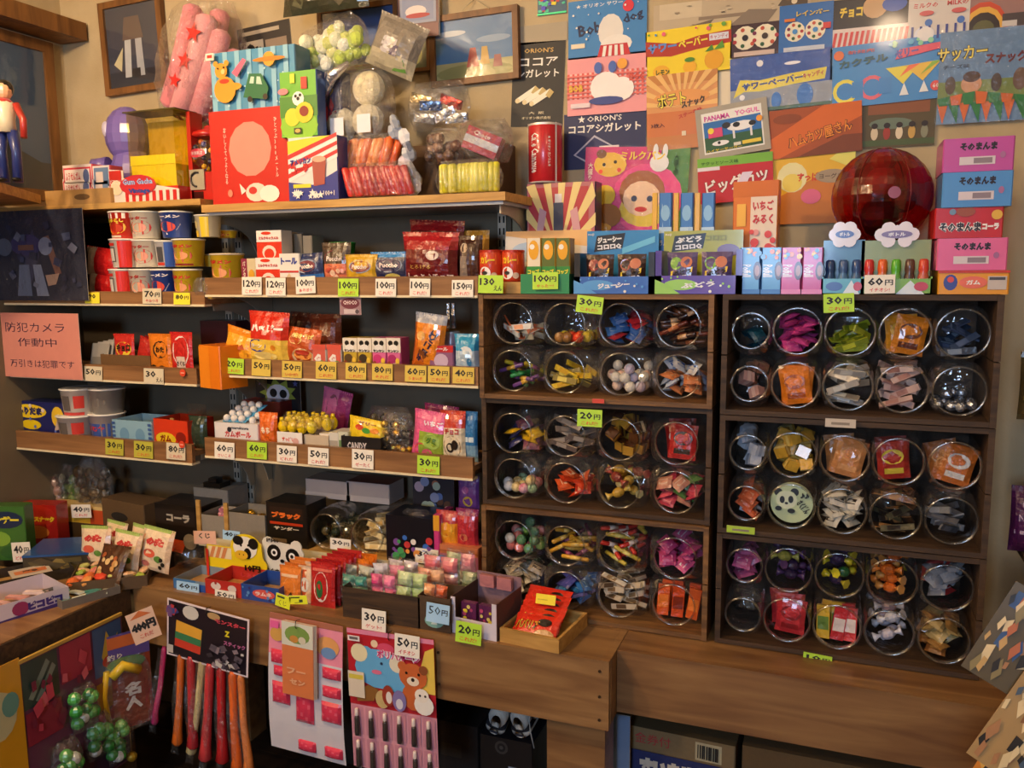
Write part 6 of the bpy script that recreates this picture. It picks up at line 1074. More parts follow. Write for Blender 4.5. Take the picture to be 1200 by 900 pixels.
# ================================================================ counter: back row on the riser
def yb(b, z): return Pz((b[0] + b[2]) / 2, b[3], z).y
YR = -.255
boxpack('dark_carton', 'black cola candy box with orange print, back row beside the brown carton', 'box', (180, 592, 234, 641), -.235, .12, '1a1614', [('r', .05, .6, .9, .9, '2c2420'), ('t', 'コーラ', .55, .74, .16, 'b8b0a0', .5, .06), ('p', [(0, .1), (.6, .05), (.7, .3), (.1, .35)], 'c8481c'), ('c', .78, .3, .16, '8c8070')], top='241c18', z=CT)
boxpack('brown_carton', 'brown carton with an oval handle hole beside the strawberry packs', 'carton', (116, 588, 174, 640), -.26, .09, '5c4426', [('e', .42, .68, .2, .09, '1c140c')], side='4c3820', z=CT, rz=R(-8), mat='kraft', top='4c3820')
boxpack('grey_box', 'grey lidless box with a black camera-like gadget on top', 'box', (228, 573, 268, 640), -.13, .10, '9c968c', z=RT, mat='kraft')
MB_ = tag(MB().box(-.032, .032, 0, .05, 0, .022, '14120f').box(-.02, .01, .01, .04, .022, .034, '1c1a18').build('black_gadget', 'plastic', None, (Py(248, 573, -.12).x, -.12, Py(248, 574, -.12).z)), 'small flat black gadget resting on the grey box', 'gadget')
for i, (b, c, inner, n) in enumerate([((234, 604, 264, 640), '8c8478', ['d08c98', 'e0b0b0', 'c87888'], 'pink'), ((266, 602, 311, 640), '847c70', ['d8a838', 'e8c860', 'b88828'], 'gold')]):
    bx_ = boxpack('partition_box', f'grey partitioned box of {n} wrapped sweets', 'box', b, YR, .10, c, z=RT, open_top=True, mat='kraft', group='grey partitioned boxes')
    w_ = BB(b, YR)[2]
    MB().box(-w_ / 2 - .004, -w_ / 2 + .010, -.006, .0, 0, .11, 'd8b070').build('wooden_divider', 'lightwood', bx_)
    for k in range(10): MB().ball((0, 0, 0), .013, inner[k % 3], 8, 5, (1.2, .8, .7)).build('wrapped_sweet', 'foil' if i else 'gum', bx_, (random.uniform(-w_ / 2 + .016, w_ / 2 - .016), .02 + .016 * (k % 5), .045 + .012 * (k // 5)), (random.random(), random.random(), random.random()))
boxpack('dark_carton', 'black candy box with a red and white logo beside the round jars', 'box', (312, 590, 360, 641), YR, .10, '14110f', [('r', .1, .64, .9, .9, '2c1c14'), ('t', 'ブラック', .5, .72, .15, 'e87028', .7, .08), ('r', .1, .5, .9, .56, 'b83818'), ('t', 'サンダー', .5, .42, .09, 'd8c8b0', .6, .05), ('r', .15, .1, .5, .18, '6c5c48')], z=RT, sideart=[('r', .1, .1, .9, .9, '1c1a18')])
for i, (cx, cy_, nm, ct) in enumerate([(381, 615, 'dark jar of green-black sweets on the riser beside the black box', ('ball', W_('2c3420', '3c442c', '4c4428', '2c2c1c'), 14, 'olive')), (429, 619, 'clear jar of pale wooden spoons on the riser', ('slip', W_('e0c890', 'c8a868', 'e8d8a8', 'd0b478'), 12, 'pale wood'))]):
    p_ = Py(cx, cy_, YR); put_jar('rd', p_.x, RT + .0585, YR, nm, ct, ['jar beside the black box', 'jar of wooden spoons'][i], 300 + i)
for i, b in enumerate(((358, 563, 410, 588), (406, 566, 456, 592))): 
    cbx = boxpack('clear_lid_box', ['pale plastic lid box stacked behind the dark jar', 'pale plastic lid box holding dark red sweets behind the spoons'][i], 'box', b, -.14, .09, 'b8b0b0', [('r', 0, 0, 1, .3, 'd0c8c4')], z=RT + .118, mat='plastic', top=['a8a098', '6c2c2c'][i])
hb = boxpack('hanger_box', 'black open display box of colourful keyring sweets', 'box', (452, 606, 512, 656), YR, .11, '14121a', bits(26, ['c83c3c', '3c6cc0', 'e89848', 'e8e0d8', '4c9c5c', '7c4c98', 'e0b8a0'], .02, .02, .98, .62, (.04, .09), 31, 'c'), z=RT, side='201c28')
for i in range(5): MB().box(-.008, .008, 0, .006, 0, .05, ['c84840', '4878c0', 'e0a060', 'd8d0d0', '50986c'][i]).build('keyring_sweet', 'film', hb, (-.045 + i * .022, .02 + .01 * (i % 2), .075), (0, R(-12 + 6 * i), 0))
bagfilm(hb, .11, .07, .06, 0, .04, .07, 4, 'bag', neck=.3)
sheet('character_card', 'dark hanging card with coloured round badges under the pouch shelf', 'card', (484, 556, 532, 604), -.1, '23202c', bits(14, ['5c78b8', 'c8b0c0', '5c3c2c', 'a86c50', '8c98c0', 'b0c4b0'], .02, .05, .98, .98, (.07, .13), 15))
pb2 = boxpack('drink_candy_box', 'orange-topped box with blue letters by the brown crates', 'box', (511, 640, 561, 676), YR - .005, .08, 'c87850', [('r', 0, 0, 1, .62, 'b8688c'), ('t', 'ラハハベル', .5, .36, .34, '3c6cb8', .9, .1), ('r', 0, .72, 1, .78, 'a86038')], z=RT - .0, rz=R(-3))
pb2.location.z = RT
pouch('candy_packet', 'shiny orange and yellow packet on the box with blue letters', 'packet', (512, 598, 538, 642), YR + .02, .03, lambda u, v: 'e89c28' if v < .7 else 'b83c3c', [('e', .5, .5, .3, .2, 'f0c850'), ('p', [(.2, .1), (.8, .2), (.5, .4)], 'e0742c')], z=Py(536, 641, YR + .02).z)
pouch('candy_packet', 'shiny red packet on the box with blue letters', 'packet', (535, 596, 561, 642), YR + .02, .03, lambda u, v: 'b82c38' if v < .8 else '8c2c5c', [('p', [(.2, .5), (.8, .7), (.6, .9)], 'd85c68'), ('e', .4, .3, .2, .1, 'd87c58')], z=Py(546, 642, YR + .02).z)
pouch('candy_packet', 'violet packet with yellow rings hanging by the brown crates', 'packet', (537, 556, 562, 600), YR + .05, .02, '6c3c8c', [('c', .5, .3, .14, 'c8b040'), ('c', .5, .3, .08, '7c4c98'), ('c', .4, .6, .1, 'a85c9c')], z=Py(548, 600, YR + .05).z)
boxpack('side_strip', 'slim magenta box end beside the keyring sweets', 'box', (508, 604, 515, 650), YR - .004, .09, 'c83c80', [('r', 0, .7, 1, 1, 'e0a030')], z=RT)
# ---------------------------------------------------------------- cut-out display cards
def cutout(label, b, y, poly, c, art, name='display_card'):
    xc, z0, w, h = fit(b, y, CT); m = MB().prism([((u - .5) * w, v * h) for u, v in poly], 0, .003, c)
    o = m.build(name, 'card', None, (xc, y, CT)); MB().art(plane(w, h, -.0002), w, h, art, .0003).build('printed_front', 'card', o)
    MB().box(-w * .3, w * .3, .003, .05, 0, .004, 'kraft').build('foot_flap', 'kraft', o)
    return tag(o, label, 'display card')
circ = lambda cx, cy, rx, ry, a0, a1, n: [(cx + rx * math.cos(a0 + (a1 - a0) * i / n), cy + ry * math.sin(a0 + (a1 - a0) * i / n)) for i in range(n + 1)]
COWA = [('r', .02, .42, .42, .66, 'e8d8b0')] + [('p', [(.04 + .1 * i, .42), (.1 + .1 * i, .42), (.16 + .1 * i, .66), (.1 + .1 * i, .66)], 'd88c58') for i in range(3)] + [('e', .66, .72, .2, .24, 'f0ece0'), ('e', .55, .86, .09, .1, '181410'), ('e', .8, .82, .08, .12, '181410'), ('e', .7, .6, .06, .12, '181410'), ('c', .6, .76, .025, 'black'), ('c', .72, .78, .025, 'black'), ('e', .6, .56, .11, .1, 'e8b830'), ('c', .57, .57, .016, '6c3c10'), ('c', .64, .57, .016, '6c3c10'), ('t', '10円', .78, .3, .14, 'black', .26, .05), ('t', 'しあわせ', .78, .14, .1, 'c83c48', .4, .04), ('r', 0, 0, .04, .6, 'c83020')]
cutout('yellow cut-out card with a cow face reading ten yen', (243, 625, 312, 680), -.345, [(0, 0), (1, 0), (1, .4), (.94, .5), (.92, .8)] + circ(.66, .76, .24, .24, .3, math.pi - .3, 8)[1:] + [(.4, .68), (0, .68)], 'ecd020', COWA)
PAN = [('c', .3, .66, .17, '14120f'), ('c', .74, .62, .17, '14120f'), ('c', .31, .66, .08, 'f0f0ec'), ('c', .73, .62, .08, 'f0f0ec'), ('c', .31, .66, .04, '14120f'), ('c', .73, .62, .04, '14120f'), ('e', .5, .5, .05, .04, '14120f'), ('t', 'さくさく', .3, .26, .12, '2c2418', .44, .05), ('e', .7, .24, .16, .1, 'c87858'), ('e', .6, .14, .2, .08, '9c8c40'), ('t', '円40', .3, .92, .08, '2c2418', .3, .04)]
cutout('white cut-out card with a big-eyed panda face', (307, 630, 356, 680), -.33, [(0, 0), (1, 0), (1, .5), (1, .7)] + circ(.82, .82, .14, .14, -.3, 2.4, 5) + [(.7, .86), (.3, .9)] + circ(.16, .84, .14, .14, .7, 3.4, 5) + [(0, .5)], 'e4e0d4', PAN)
# ---------------------------------------------------------------- front row
def tray(label, b, y, d, c, art=(), name='goods_tray', z=CT, mat='kraft', group=None, rz=0): return boxpack(name, label, 'tray', b, y, d, c, art, z=z, open_top=True, mat=mat, side='7c7468' if mat == 'kraft' else None, group=group, rz=rz)
tray('open grey tray with a blue front and sixty yen card', (204, 680, 241, 703), -.455, .11, '7c8c9c', [('r', 0, 0, .7, 1, '3c70a8'), ('r', .6, 0, 1, .7, '2c54a0')], mat='card')
tray('open tray with a red front printed with white animals', (241, 681, 283, 706), -.455, .11, 'b83028', [('e', .3, .6, .14, .26, 'e0d0c8'), ('e', .75, .55, .12, .24, 'd8c8c0'), ('c', .3, .8, .1, '9c2820'), ('e', .5, .3, .1, .15, 'c85040')], mat='card')
tray('open tray with a blue front and red lettering', (283, 687, 327, 710), -.455, .11, '2c4c98', [('e', .6, .5, .3, .3, 'd85850'), ('t', 'ラムネ', .6, .5, .26, 'f0d8d0', .44, .06)] + bits(8, ['5c90c8', '3c2c68'], 0, 0, 1, 1, (.06, .12), 5), mat='card')
def packrow(label, b, y0, n, dy, c, art, z=CT, t=.012, dx=0.0, dz=0.0, name='candy_packet', group=None, cat='packet', mat='film', cols=None):
    for i in range(n):
        y = y0 + dy * i
        o = pouch(name, f'{label}, {["frontmost", "second back", "third back", "fourth back", "fifth back", "sixth back", "seventh back", "last back"][i]} of its row', cat, b, y0, t, (cols[i % len(cols)] if cols else c), art if i < 3 else (), z=z, group=group, mat=mat, rx=R(-4))
        o.location.y = y; o.location.x += dx * i; o.location.z += dz * i
packrow('orange dried snack packet beside the blue fronted tray', (327, 664, 352, 704), -.43, 4, .022, 'e07c30', [('e', .5, .4, .28, .3, 'e89c60'), ('p', [(.3, .1), (.7, .1), (.6, .3)], '5c4428'), ('r', .1, .7, .9, .78, 'f0c8a0')], group='orange snack packets in a row', cols=['e08030', 'd87428', 'e88c40'])
packrow('cream and orange snack packet in the middle row', (349, 664, 366, 704), -.42, 3, .03, 'e8c8a8', [('r', .3, .1, .6, .9, 'c85828'), ('e', .5, .5, .3, .2, 'e8e0d0')], group='cream snack packets in a row')
packrow('red snack packet with a white and green drop', (363, 660, 392, 706), -.43, 6, .022, 'b82424', [('e', .45, .45, .3, .34, 'e8dcd0'), ('e', .4, .4, .14, .2, '2c6c3c'), ('r', .1, .8, .9, .86, 'e07060')], group='red snack packets in a row', cols=['b82424', 'a81c20', 'c83430'], dx=.002)
packrow('bright orange packet standing behind the red row', (400, 655, 431, 690), -.335, 3, .022, 'e87c1c', [('e', .3, .6, .2, .3, '3c2818'), ('e', .7, .4, .16, .3, 'f0a848')], group='bright orange packets behind the red row', z=CT)
lab = 'clear packet of {} erasers in the brown front tray'
def pack_fill(cols, seed):
    def f(o, w, h, t):
        rr = random.Random(seed)
        for j in range(3):
            for i in range(2):
                q = MB(); S, _ = pouch_surf(w * .42, h * .3, t * .8, rr.uniform(0, 9)); q.grid(S, 5, 5, rr.choice(cols)); q.grid(lambda u, v: (S(u, v)[0], -S(u, v)[1], S(u, v)[2]), 5, 5, rr.choice(cols), flip=True)
                q.build('soft_sweet', 'film', o, ((i - .5) * w * .44, rr.uniform(-.1, .1) * t, h * (.04 + .3 * j)), (0, R(rr.uniform(-6, 6)), 0))
    return f
def clearpack(label, b, y, t, cols, z, seed, bar=True, n=14, rz=0):
    o = clearbag('toy_packet', label, 'packet', b, y, t, pack_fill(cols, seed), z=z, k=seed, neck=0, rz=rz)
    if bar: MB().box(-.02, .012, -t / 2 - .005, -t / 2 - .003, .02, .036, 'e0dcd8').build('barcode_sticker', 'paper', o)
    return o
tz = CT + .004
tray('long dark brown wooden tray with clear candy packets', (402, 694, 492, 742), -.465, .20, '3c2818', name='wooden_tray', mat='crate_dark')
clearpack('clear packet of teal sweets in the brown tray', (399, 672, 434, 720), -.42, .03, ['4ca890', '70c0a8', '3c9080'], tz, 3)
clearpack('clear packet of hot pink sweets in the brown tray', (434, 670, 466, 722), -.425, .03, ['e85890', 'd84080', 'f080a8'], tz, 4)
clearpack('clear packet of pale green sweets in the brown tray', (462, 668, 504, 724), -.42, .035, ['b8d088', 'c8dca0', 'a0c070'], tz, 5, False)
for i, (b, y, cols, lab) in enumerate([((398, 660, 440, 690), -.36, ['c8c8b0', 'd8d0c0', 'a8b0a0'], 'pale cream packet behind the teal sweets'), ((436, 658, 478, 692), -.36, ['e07c9c', 'e8a8b8', 'c8c8d8'], 'rose and lilac packet behind the hot pink sweets'), ((452, 654, 492, 680), -.31, ['d8d0e0', 'b8b8d8', 'e0b8c8'], 'lilac packet standing at the back of the brown tray'), ((486, 664, 524, 706), -.37, ['e88c68', 'e8a878', 'd87058'], 'salmon packet beside the pale green sweets'), ((494, 648, 540, 690), -.33, ['e07c80', 'e89c98', 'd86870'], 'rosy packet behind the fifty yen box'), ((520, 644, 560, 688), -.32, ['d8808c', 'a8b078', 'd8989c'], 'pink and green packet against the brown crate')]):
    clearpack(lab[0:], b, y, .03, cols, tz, 10 + i, False, 12)
fb = boxpack('small_carton', 'dark open carton behind the blue fifty yen card', 'carton', (490, 700, 528, 744), -.465, .09, '4c3826', [('e', .5, .3, .3, .2, '78a8a0'), ('p', [(.4, .2), (.6, .2), (.5, .45)], 'c8d8d0')], z=CT, open_top=True, mat='kraft')
clearpack('clear packet of orange sweets in the fifty yen carton', (494, 682, 526, 728), -.43, .03, ['e8783c', 'e89858', 'd85c28'], CT + .004, 21, False, 12)
# white notched box with purple dotted candies
xc, z0, w, h = fit((527, 704, 583, 754), -.462, CT)
nb = empty('notched_box', (xc, -.462, CT), (0, 0, R(-6))); tag(nb, 'white-fronted notched box of purple dotted bead candies', 'box')
MB().prism([(-w / 2, 0), (w / 2, 0), (w / 2, h), (w / 2 - .012, h), (w / 2 - .012, h * .45), (-w / 2 + .012, h * .45), (-w / 2 + .012, h), (-w / 2, h)], 0, .002, 'd8d0dc').build('front_panel', 'card', nb)
MB().box(-w / 2, -w / 2 + .002, .002, .13, 0, h, '4c3028').box(w / 2 - .002, w / 2, .002, .13, 0, h, '5c3c34').box(-w / 2, w / 2, .13, .132, 0, h * 1.25, '8c6c74').box(-w / 2, w / 2, .002, .13, 0, .002, '4c3028').build('carton', 'kraft', nb)
for i in range(2):
    q = MB().box(-.02, .02, 0, .014, 0, h * .78, '5c2450'); q.art(plane(.04, h * .78, -.0002), .04, h * .78, bits(12, ['d8c83c', 'e0d070', 'b84870'], .05, .05, .95, .95, (.05, .08), 40 + i), .0003); q.build('bead_packet', 'film', nb, (-.024 + .048 * i, .02, .003))
    q = MB().box(-.02, .02, 0, .012, 0, .03, 'b8787c'); q.build('bead_packet', 'film', nb, (-.024 + .048 * i, .11, h * .9))
# wooden tray of red snack packets
xc, z0, w, h = fit((578, 742, 650, 770), -.475, CT)
wt = empty('wooden_tray', (xc + .012, -.472, CT), (0, 0, R(-6))); tag(wt, 'pale wooden tray of red snack packets at the counter corner', 'tray')
d_ = .17; h = .034
for q in ((-w / 2, w / 2, 0, .007, 0, h), (-w / 2, w / 2, d_ - .007, d_, 0, h), (-w / 2, -w / 2 + .007, .007, d_ - .007, 0, h), (w / 2 - .007, w / 2, .007, d_ - .007, 0, h)): MB().box(*q, 'tan').build('side_slat', 'lightwood', wt)
MB().box(-w / 2 + .007, w / 2 - .007, .007, d_ - .007, 0, .004, 'tan').build('base_board', 'lightwood', wt)
wx, wy = wt.location.x, wt.location.y
for i in range(6):
    S, _ = pouch_surf(.116, .066, .016, i * 1.7); m = MB(); m.grid(S, 8, 6, 'd8301c'); m.grid(lambda u, v: (S(u, v)[0], -S(u, v)[1], S(u, v)[2]), 8, 6, 'b82418', flip=True)
    o = m.build('snack_packet', 'film', None, (wx + .002 - .002 * i, wy + .012 + .022 * i, CT + .012 + .005 * i), (R(-50), R(random.uniform(-3, 3)), R(-6)))
    MB().art(S, .116, .066, [('t', 'ババリア', .32, .55, .4, '2c1408', .56, .1), ('t', 'ババリア', .32, .55, .38, 'e8b030', .54, .02), ('e', .7, .68, .16, .16, '241c18'), ('e', .75, .25, .22, .16, 'b88850'), ('p', [(.05, .05), (.3, .05), (.2, .2)], 'e86c30')], .0005, 2).build('printed_front', 'film', o)
    tag(o, f'red snack packet in the wooden tray, {["frontmost", "second", "third", "fourth", "fifth", "rearmost"][i]} in line', 'packet', 'red packets in the wooden tray')
# ================================================================ side counter goods
def sb_(name, label, cat, b, z, d, c, art=(), **kw): return boxpack(name, label, cat, b, yb(b, z), d, c, art, z=z, **kw)
SC = CT - .004
ROT = R(58)
def obox(name, label, cat, loc, w, d, h, c, art=(), rz=0, open_top=False, mat='card', sideart=(), z=SC, side=None):
    m = MB(); t = .002
    if open_top: m.box(-w / 2, w / 2, 0, t, 0, h, c).box(-w / 2, w / 2, d - t, d, 0, h, side or c).box(-w / 2, -w / 2 + t, t, d - t, 0, h, side or c).box(w / 2 - t, w / 2, t, d - t, 0, h, side or c).box(-w / 2 + t, w / 2 - t, t, d - t, 0, t, 'kraft')
    else: m.box(-w / 2, w / 2, 0, d, 0, h, c, top=side, side=side)
    o = m.build(name, mat, None, (loc[0], loc[1], z), (0, 0, rz)); 
    if art: MB().art(plane(w, h, -.0003), w, h, art, .0003).build('printed_front', mat, o)
    return tag(o, label, cat)
q = Pz(62, 722, SC)
vb = obox('flat_candy_box', 'white and violet open box of pink slips at the counter edge', 'box', (q.x - .06, q.y + .0, 0), .17, .16, .045, 'c8bcc8', [('e', .3, .5, .12, .4, '8c2c5c'), ('t', 'ピコピコ', .65, .5, .5, '3c2c78', .5, .1), ('p', [(0, 0), (1, 0), (1, .25), (0, .1)], '3c2c70')], rz=R(72), open_top=True)
for i in range(6): MB().box(-.03, .03, -.009, .009, 0, .006, ['e0b0b0', 'd89890', 'e8d0cc'][i % 3]).build('candy_slip', 'film', vb, (-.045 + .045 * (i % 3), .05 + .06 * (i // 3), .012), (0, 0, R(80 + 10 * i)))
q = Pz(80, 728, SC)
tb = obox('flat_tray', 'shallow grey tray scattered with teal and white slips', 'tray', (q.x - .05, q.y + .12, 0), .15, .13, .022, '6c645c', rz=R(70), open_top=True, mat='kraft')
for i in range(12): MB().box(-.026, .026, -.008, .008, 0, .005, ['6cb0a8', 'd8dcd0', '4c9c98', 'c8c8b0'][i % 4]).build('candy_slip', 'film', tb, (-.045 + .03 * (i % 4), .025 + .037 * (i // 4), .006 + .003 * (i % 3)), (0, R(6), R(20 * i)))
q = Pz(150, 697, SC)
ct_ = obox('candy_tray', 'dark tray heaped with orange, red and green wrapped jelly', 'tray', (q.x - .07, q.y + .0, 0), .2, .17, .035, '54402c', rz=R(38), open_top=True, mat='kraft')
for i in range(30):
    MB().ball((0, 0, 0), .019, ['e07038', 'e8a058', 'd84830', 'c8c870', 'e8b888', 'a0b848', 'd88070'][i % 7], 8, 5, (1.3, .8, .45)).build('wrapped_jelly', 'gum', ct_, (-.085 + .034 * (i % 6) + random.uniform(-.006, .006), .025 + .036 * (i // 6) + random.uniform(-.006, .006), .022 + random.uniform(0, .014)), (random.uniform(-.4, .4), random.uniform(-.4, .4), random.uniform(0, 3)))
STRW = [('p', [(.1, .6), (.9, .7), (.9, .85), (.1, .8)], 'e08870'), ('t', 'のた', .5, .68, .2, 'c83c38', .6, .1), ('e', .4, .4, .2, .1, 'd86048'), ('e', .7, .3, .12, .08, '5c8c3c'), ('e', .3, .15, .14, .07, 'c87870')]
for i, (b, lab) in enumerate([((92, 618, 128, 668), 'cream strawberry rice packet nearest the side wall'), ((118, 612, 142, 664), 'cream strawberry rice packet second from the side wall'), ((128, 624, 160, 678), 'green-cornered strawberry packet in the middle'), ((146, 616, 166, 670), 'narrow strawberry packet behind the front one'), ((160, 620, 196, 678), 'cream strawberry packet with black dots, nearest the back boxes')]):
    pouch('rice_packet', lab, 'packet', b, yb((b[0], 0, b[2], 680), SC) + [.06, .11, .0, .06, .0][i], .03, lambda u, v: ('e8d0b0' if v < .88 else 'a0b860') if u < .85 else 'd8b898', STRW + ([('c', .8, .3, .05, 'black'), ('c', .86, .2, .05, 'black'), ('c', .78, .12, .05, 'black')] if i == 4 else []), z=SC + (.03 if i in (2, 4) else .02), ry=R([-4, 6, 4, 8, 6][i]), rx=R(-12), group='strawberry rice packets')
pouch('rice_packet', 'dark brown packet lying in front of the strawberry ones', 'packet', (106, 640, 138, 682), yb((106, 640, 138, 690), SC), .02, '4c2c18', bits(10, ['c89858', 'a85830', 'd8b880'], .1, .1, .9, .9, (.06, .1), 6), z=SC + .02, rx=R(-30))
q = Pz(75, 672, SC)
bl = obox('lidded_box', 'flat box with a blue lid beside the strawberry packets', 'box', (q.x - .02, q.y, 0), .19, .16, .05, '3c3426', bits(14, ['5c5030', '8c7840', '4c4430'], .02, .05, .98, .95, (.1, .2), 9, 'q'), rz=R(30), side='3c3426'); MB().box(-.096, .096, -.001, .161, .05, .056, '24508c').build('blue_lid', 'card', bl)
q = Pz(100, 690, SC)
gp = sb_('snack_box', 'green snack packet with yellow bubble print at the picture edge', 'packet', (-8, 594, 24, 656), SC, .05, '3c6c2c', [('e', .5, .75, .46, .16, '1c2c4c'), ('t', 'シガー', .5, .75, .14, 'e8d83c', .7, .1), ('e', .3, .4, .3, .14, '7ca83c'), ('e', .6, .15, .3, .12, '2c5c2c')], rz=R(20))
rp = sb_('corn_snack_cup', 'red arched corn snack box with yellow letters', 'box', (26, 592, 62, 640), SC, .06, 'a82018', [('e', .5, .72, .5, .28, 'b82c1c'), ('t', 'コーンスナック', .5, .66, .14, 'ecc828', .9, .1), ('e', .5, .35, .3, .16, 'd8782c'), ('r', 0, .88, .16, 1, '6c1410')], rz=R(14))
yp = sb_('long_candy_box', 'yellow and red oblong box behind the strawberry packets', 'box', (62, 592, 120, 632), SC, .05, 'd8b878', [('r', 0, .5, 1, .9, 'e0b030'), ('r', 0, .5, .2, .9, 'c84c24'), ('r', .75, .5, 1, .9, 'c85028'), ('r', 0, 0, 1, .5, '4c3820')], rz=R(4))
cl_ = obox('flat_tray', 'low dark tray with pale card at the picture edge', 'tray', (Pz(30, 690, SC).x, Pz(30, 690, SC).y + .03, 0), .2, .12, .03, '2c2218', rz=R(60), open_top=True, mat='kraft')
MB().box(-.05, .05, .02, .1, .02, .024, 'd0c0b0').art(lambda u, v, o=0: (-.05 + .1 * u, .02 + .08 * v, .0245 + o), .1, .08, [('r', .1, .3, .9, .7, 'd87838'), ('t', '当り', .5, .5, .3, '4c2c14', .4, .1)], .0003).build('prize_card', 'card', cl_)
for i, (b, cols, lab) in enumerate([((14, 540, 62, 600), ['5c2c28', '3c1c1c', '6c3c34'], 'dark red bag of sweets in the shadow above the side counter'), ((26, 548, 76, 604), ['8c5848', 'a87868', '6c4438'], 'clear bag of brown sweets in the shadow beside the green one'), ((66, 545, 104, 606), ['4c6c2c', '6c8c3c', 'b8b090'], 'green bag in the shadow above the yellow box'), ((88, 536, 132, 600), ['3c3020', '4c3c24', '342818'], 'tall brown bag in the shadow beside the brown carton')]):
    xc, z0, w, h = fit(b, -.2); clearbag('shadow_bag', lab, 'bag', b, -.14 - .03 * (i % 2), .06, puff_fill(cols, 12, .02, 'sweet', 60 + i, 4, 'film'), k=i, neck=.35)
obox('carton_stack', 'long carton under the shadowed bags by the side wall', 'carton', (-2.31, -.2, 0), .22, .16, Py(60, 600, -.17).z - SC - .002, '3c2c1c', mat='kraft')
lj = MB().lathe([(.045, 0), (.05, .004), (.05, .05), (.046, .056), (.05, .06)], 'white', 24, cap1=False); q = Pz(211, 668, CT)
tag(lj.build('round_tub', 'jar', None, (q.x, q.y + .05, CT)), 'low clear round tub with a few pennies inside, beside the cow card', 'tub')
for i in range(5): tag(MB().lathe([(.012, 0), (.012, .002)], '6c5438', 14).build('coin', 'metal', None, (q.x - .02 + .01 * i, q.y + .03 + .008 * (i % 3), CT + .006 + .0025 * i)), 'dull brown coin inside the low clear tub', 'coin', 'coins in the clear tub')
# ================================================================ price cards
CC = dict(w='efe9dc', g='b4e03c', y='d8bc50', l='f8e83a', o='b8b440', c='d8ccb0', b='a8d0f0', p='e8b8a0')
def price(cx, cy, w, h, y, txt, where, col='w', sub='これだ!', tilt=0, red='d83c34', thin=False):
    b = (cx - w / 2, cy - h / 2, cx + w / 2, cy + h / 2); xc, z0, W, H = fit(b, y); m = MB()
    m.box(-W / 2, W / 2, 0, .001, -H / 2, H / 2, CC[col], back='e8e4dc')
    o = m.build('price_card', 'paper', None, (xc, y, z0 + H / 2), (R(-4), R(tilt), 0))
    num, unit = (txt, '') if txt[-1].isdigit() else (txt.rstrip('円えん'), txt[len(txt.rstrip('円えん')):])
    A = [('t', num, .36 if unit else .5, .64, .42, '1c1a1c', .5 if len(num) < 3 else .6, .0 if thin else .03)]
    if unit: A.append(('t', unit, .8, .58 if len(unit) < 2 else .28, .3, '1c1a1c', .26 if len(unit) < 2 else .34, .02))
    if sub: A.append(('t', sub, .5, .2, .2, red, .66, .01))
    MB().art(plane(W, H, -.0002, 0, -H / 2), W, H, A, .0002).build('price_print', 'paper', o)
    cn = dict(w='white', g='green', y='mustard yellow', l='bright yellow', o='olive', c='cream', b='pale blue', p='peach')[col]
    return tag(o, f'{cn} price card reading {txt.replace("円", " yen").replace("えん", " yen")} {where}', 'price card', 'price cards')
YL = -.3045
for a in [(295, 335, 23, 21, '120円', 'under the caramel cartons', 'w'), (323, 336, 23, 21, '120円', 'under the lettered white carton', 'w'), (358, 334, 23, 20, '100円', 'under the dark blue gummy pouch', 'w', 'あそぼう', -3), (408, 337, 24, 21, '100円', 'on the chocolate shelf lip', 'g'), (452, 337, 24, 21, '100円', 'under the blue-edged gummy pouch', 'w'), (492, 337, 24, 21, '100円', 'under the big chocolate bag', 'w', 'これだ!', 1), (542, 338, 25, 20, '150円', 'under the gold-topped bag', 'w')]:
    price(*a[:4], YL, *a[4:])
for a in [(274, 429, 23, 18, '20円', 'under the rice cracker bags', 'g', 'これだ!', 2), (306, 431, 22, 19, '50円', 'under the red-topped cracker bag', 'y', '', 1), (342, 433, 23, 19, '50円', 'under the noodle snack bag', 'y', 'いかが?', 1), (382, 434, 24, 20, '60円', 'under the big letter gum cartons', 'y'), (417, 435, 24, 19, '80円', 'under the yellow biscuit cartons', 'y'), (448, 436, 24, 19, '80円', 'under the pink biscuit cartons', 'y', 'それだ'), (487, 438, 25, 19, '60円', 'under the slanted-letter bag', 'y', 'うまいぞ'), (514, 439, 25, 19, '50円', 'under the sticker carton', 'y', 'これだ'), (543, 440, 25, 19, '40円', 'at the end of the mustard row', 'y')]:
    price(*a[:4], YL, *a[4:])
for a in [(263, 528, 23, 19, '60円', 'under the white gum balls', 'w', 'さいころ'), (301, 528, 23, 19, '60円', 'under the orange packet', 'g'), (336, 532, 23, 19, '30円', 'under the lemon bottles', 'w', 'どれだ'), (373, 535, 24, 20, '50円', 'with a blue edge under the tiny cartons', 'w'), (425, 538, 25, 22, '30円', 'under the yellow jelly pouch', 'w', 'ゼーたく'), (502, 545, 26, 21, '30円', 'under the strawberry pouch', 'g')]:
    price(*a[:4], YL, *a[4:])
for a in [(108, 349, 17, 13, '90', 'below the bagged robot poster', 'l', ''), (178, 347, 22, 18, '70円', 'under the cup noodle tubs', 'c', 'やみつき'), (213, 350, 19, 14, '80円', 'near the crumpled film ball', 'l', ''), (109, 438, 21, 17, '50円', 'beside the pink notice', 'c', ''), (180, 441, 23, 18, '30えん', 'under the orange swirl packet', 'c', ''), (134, 524, 21, 18, '30円', 'under the grey and printed tubs', 'o'), (168, 527, 22, 19, '30円', 'under the pale blue tray', 'o'), (206, 529, 22, 19, '80円', 'under the red open box', 'c')]:
    price(*a[:4], YL, *a[4:])
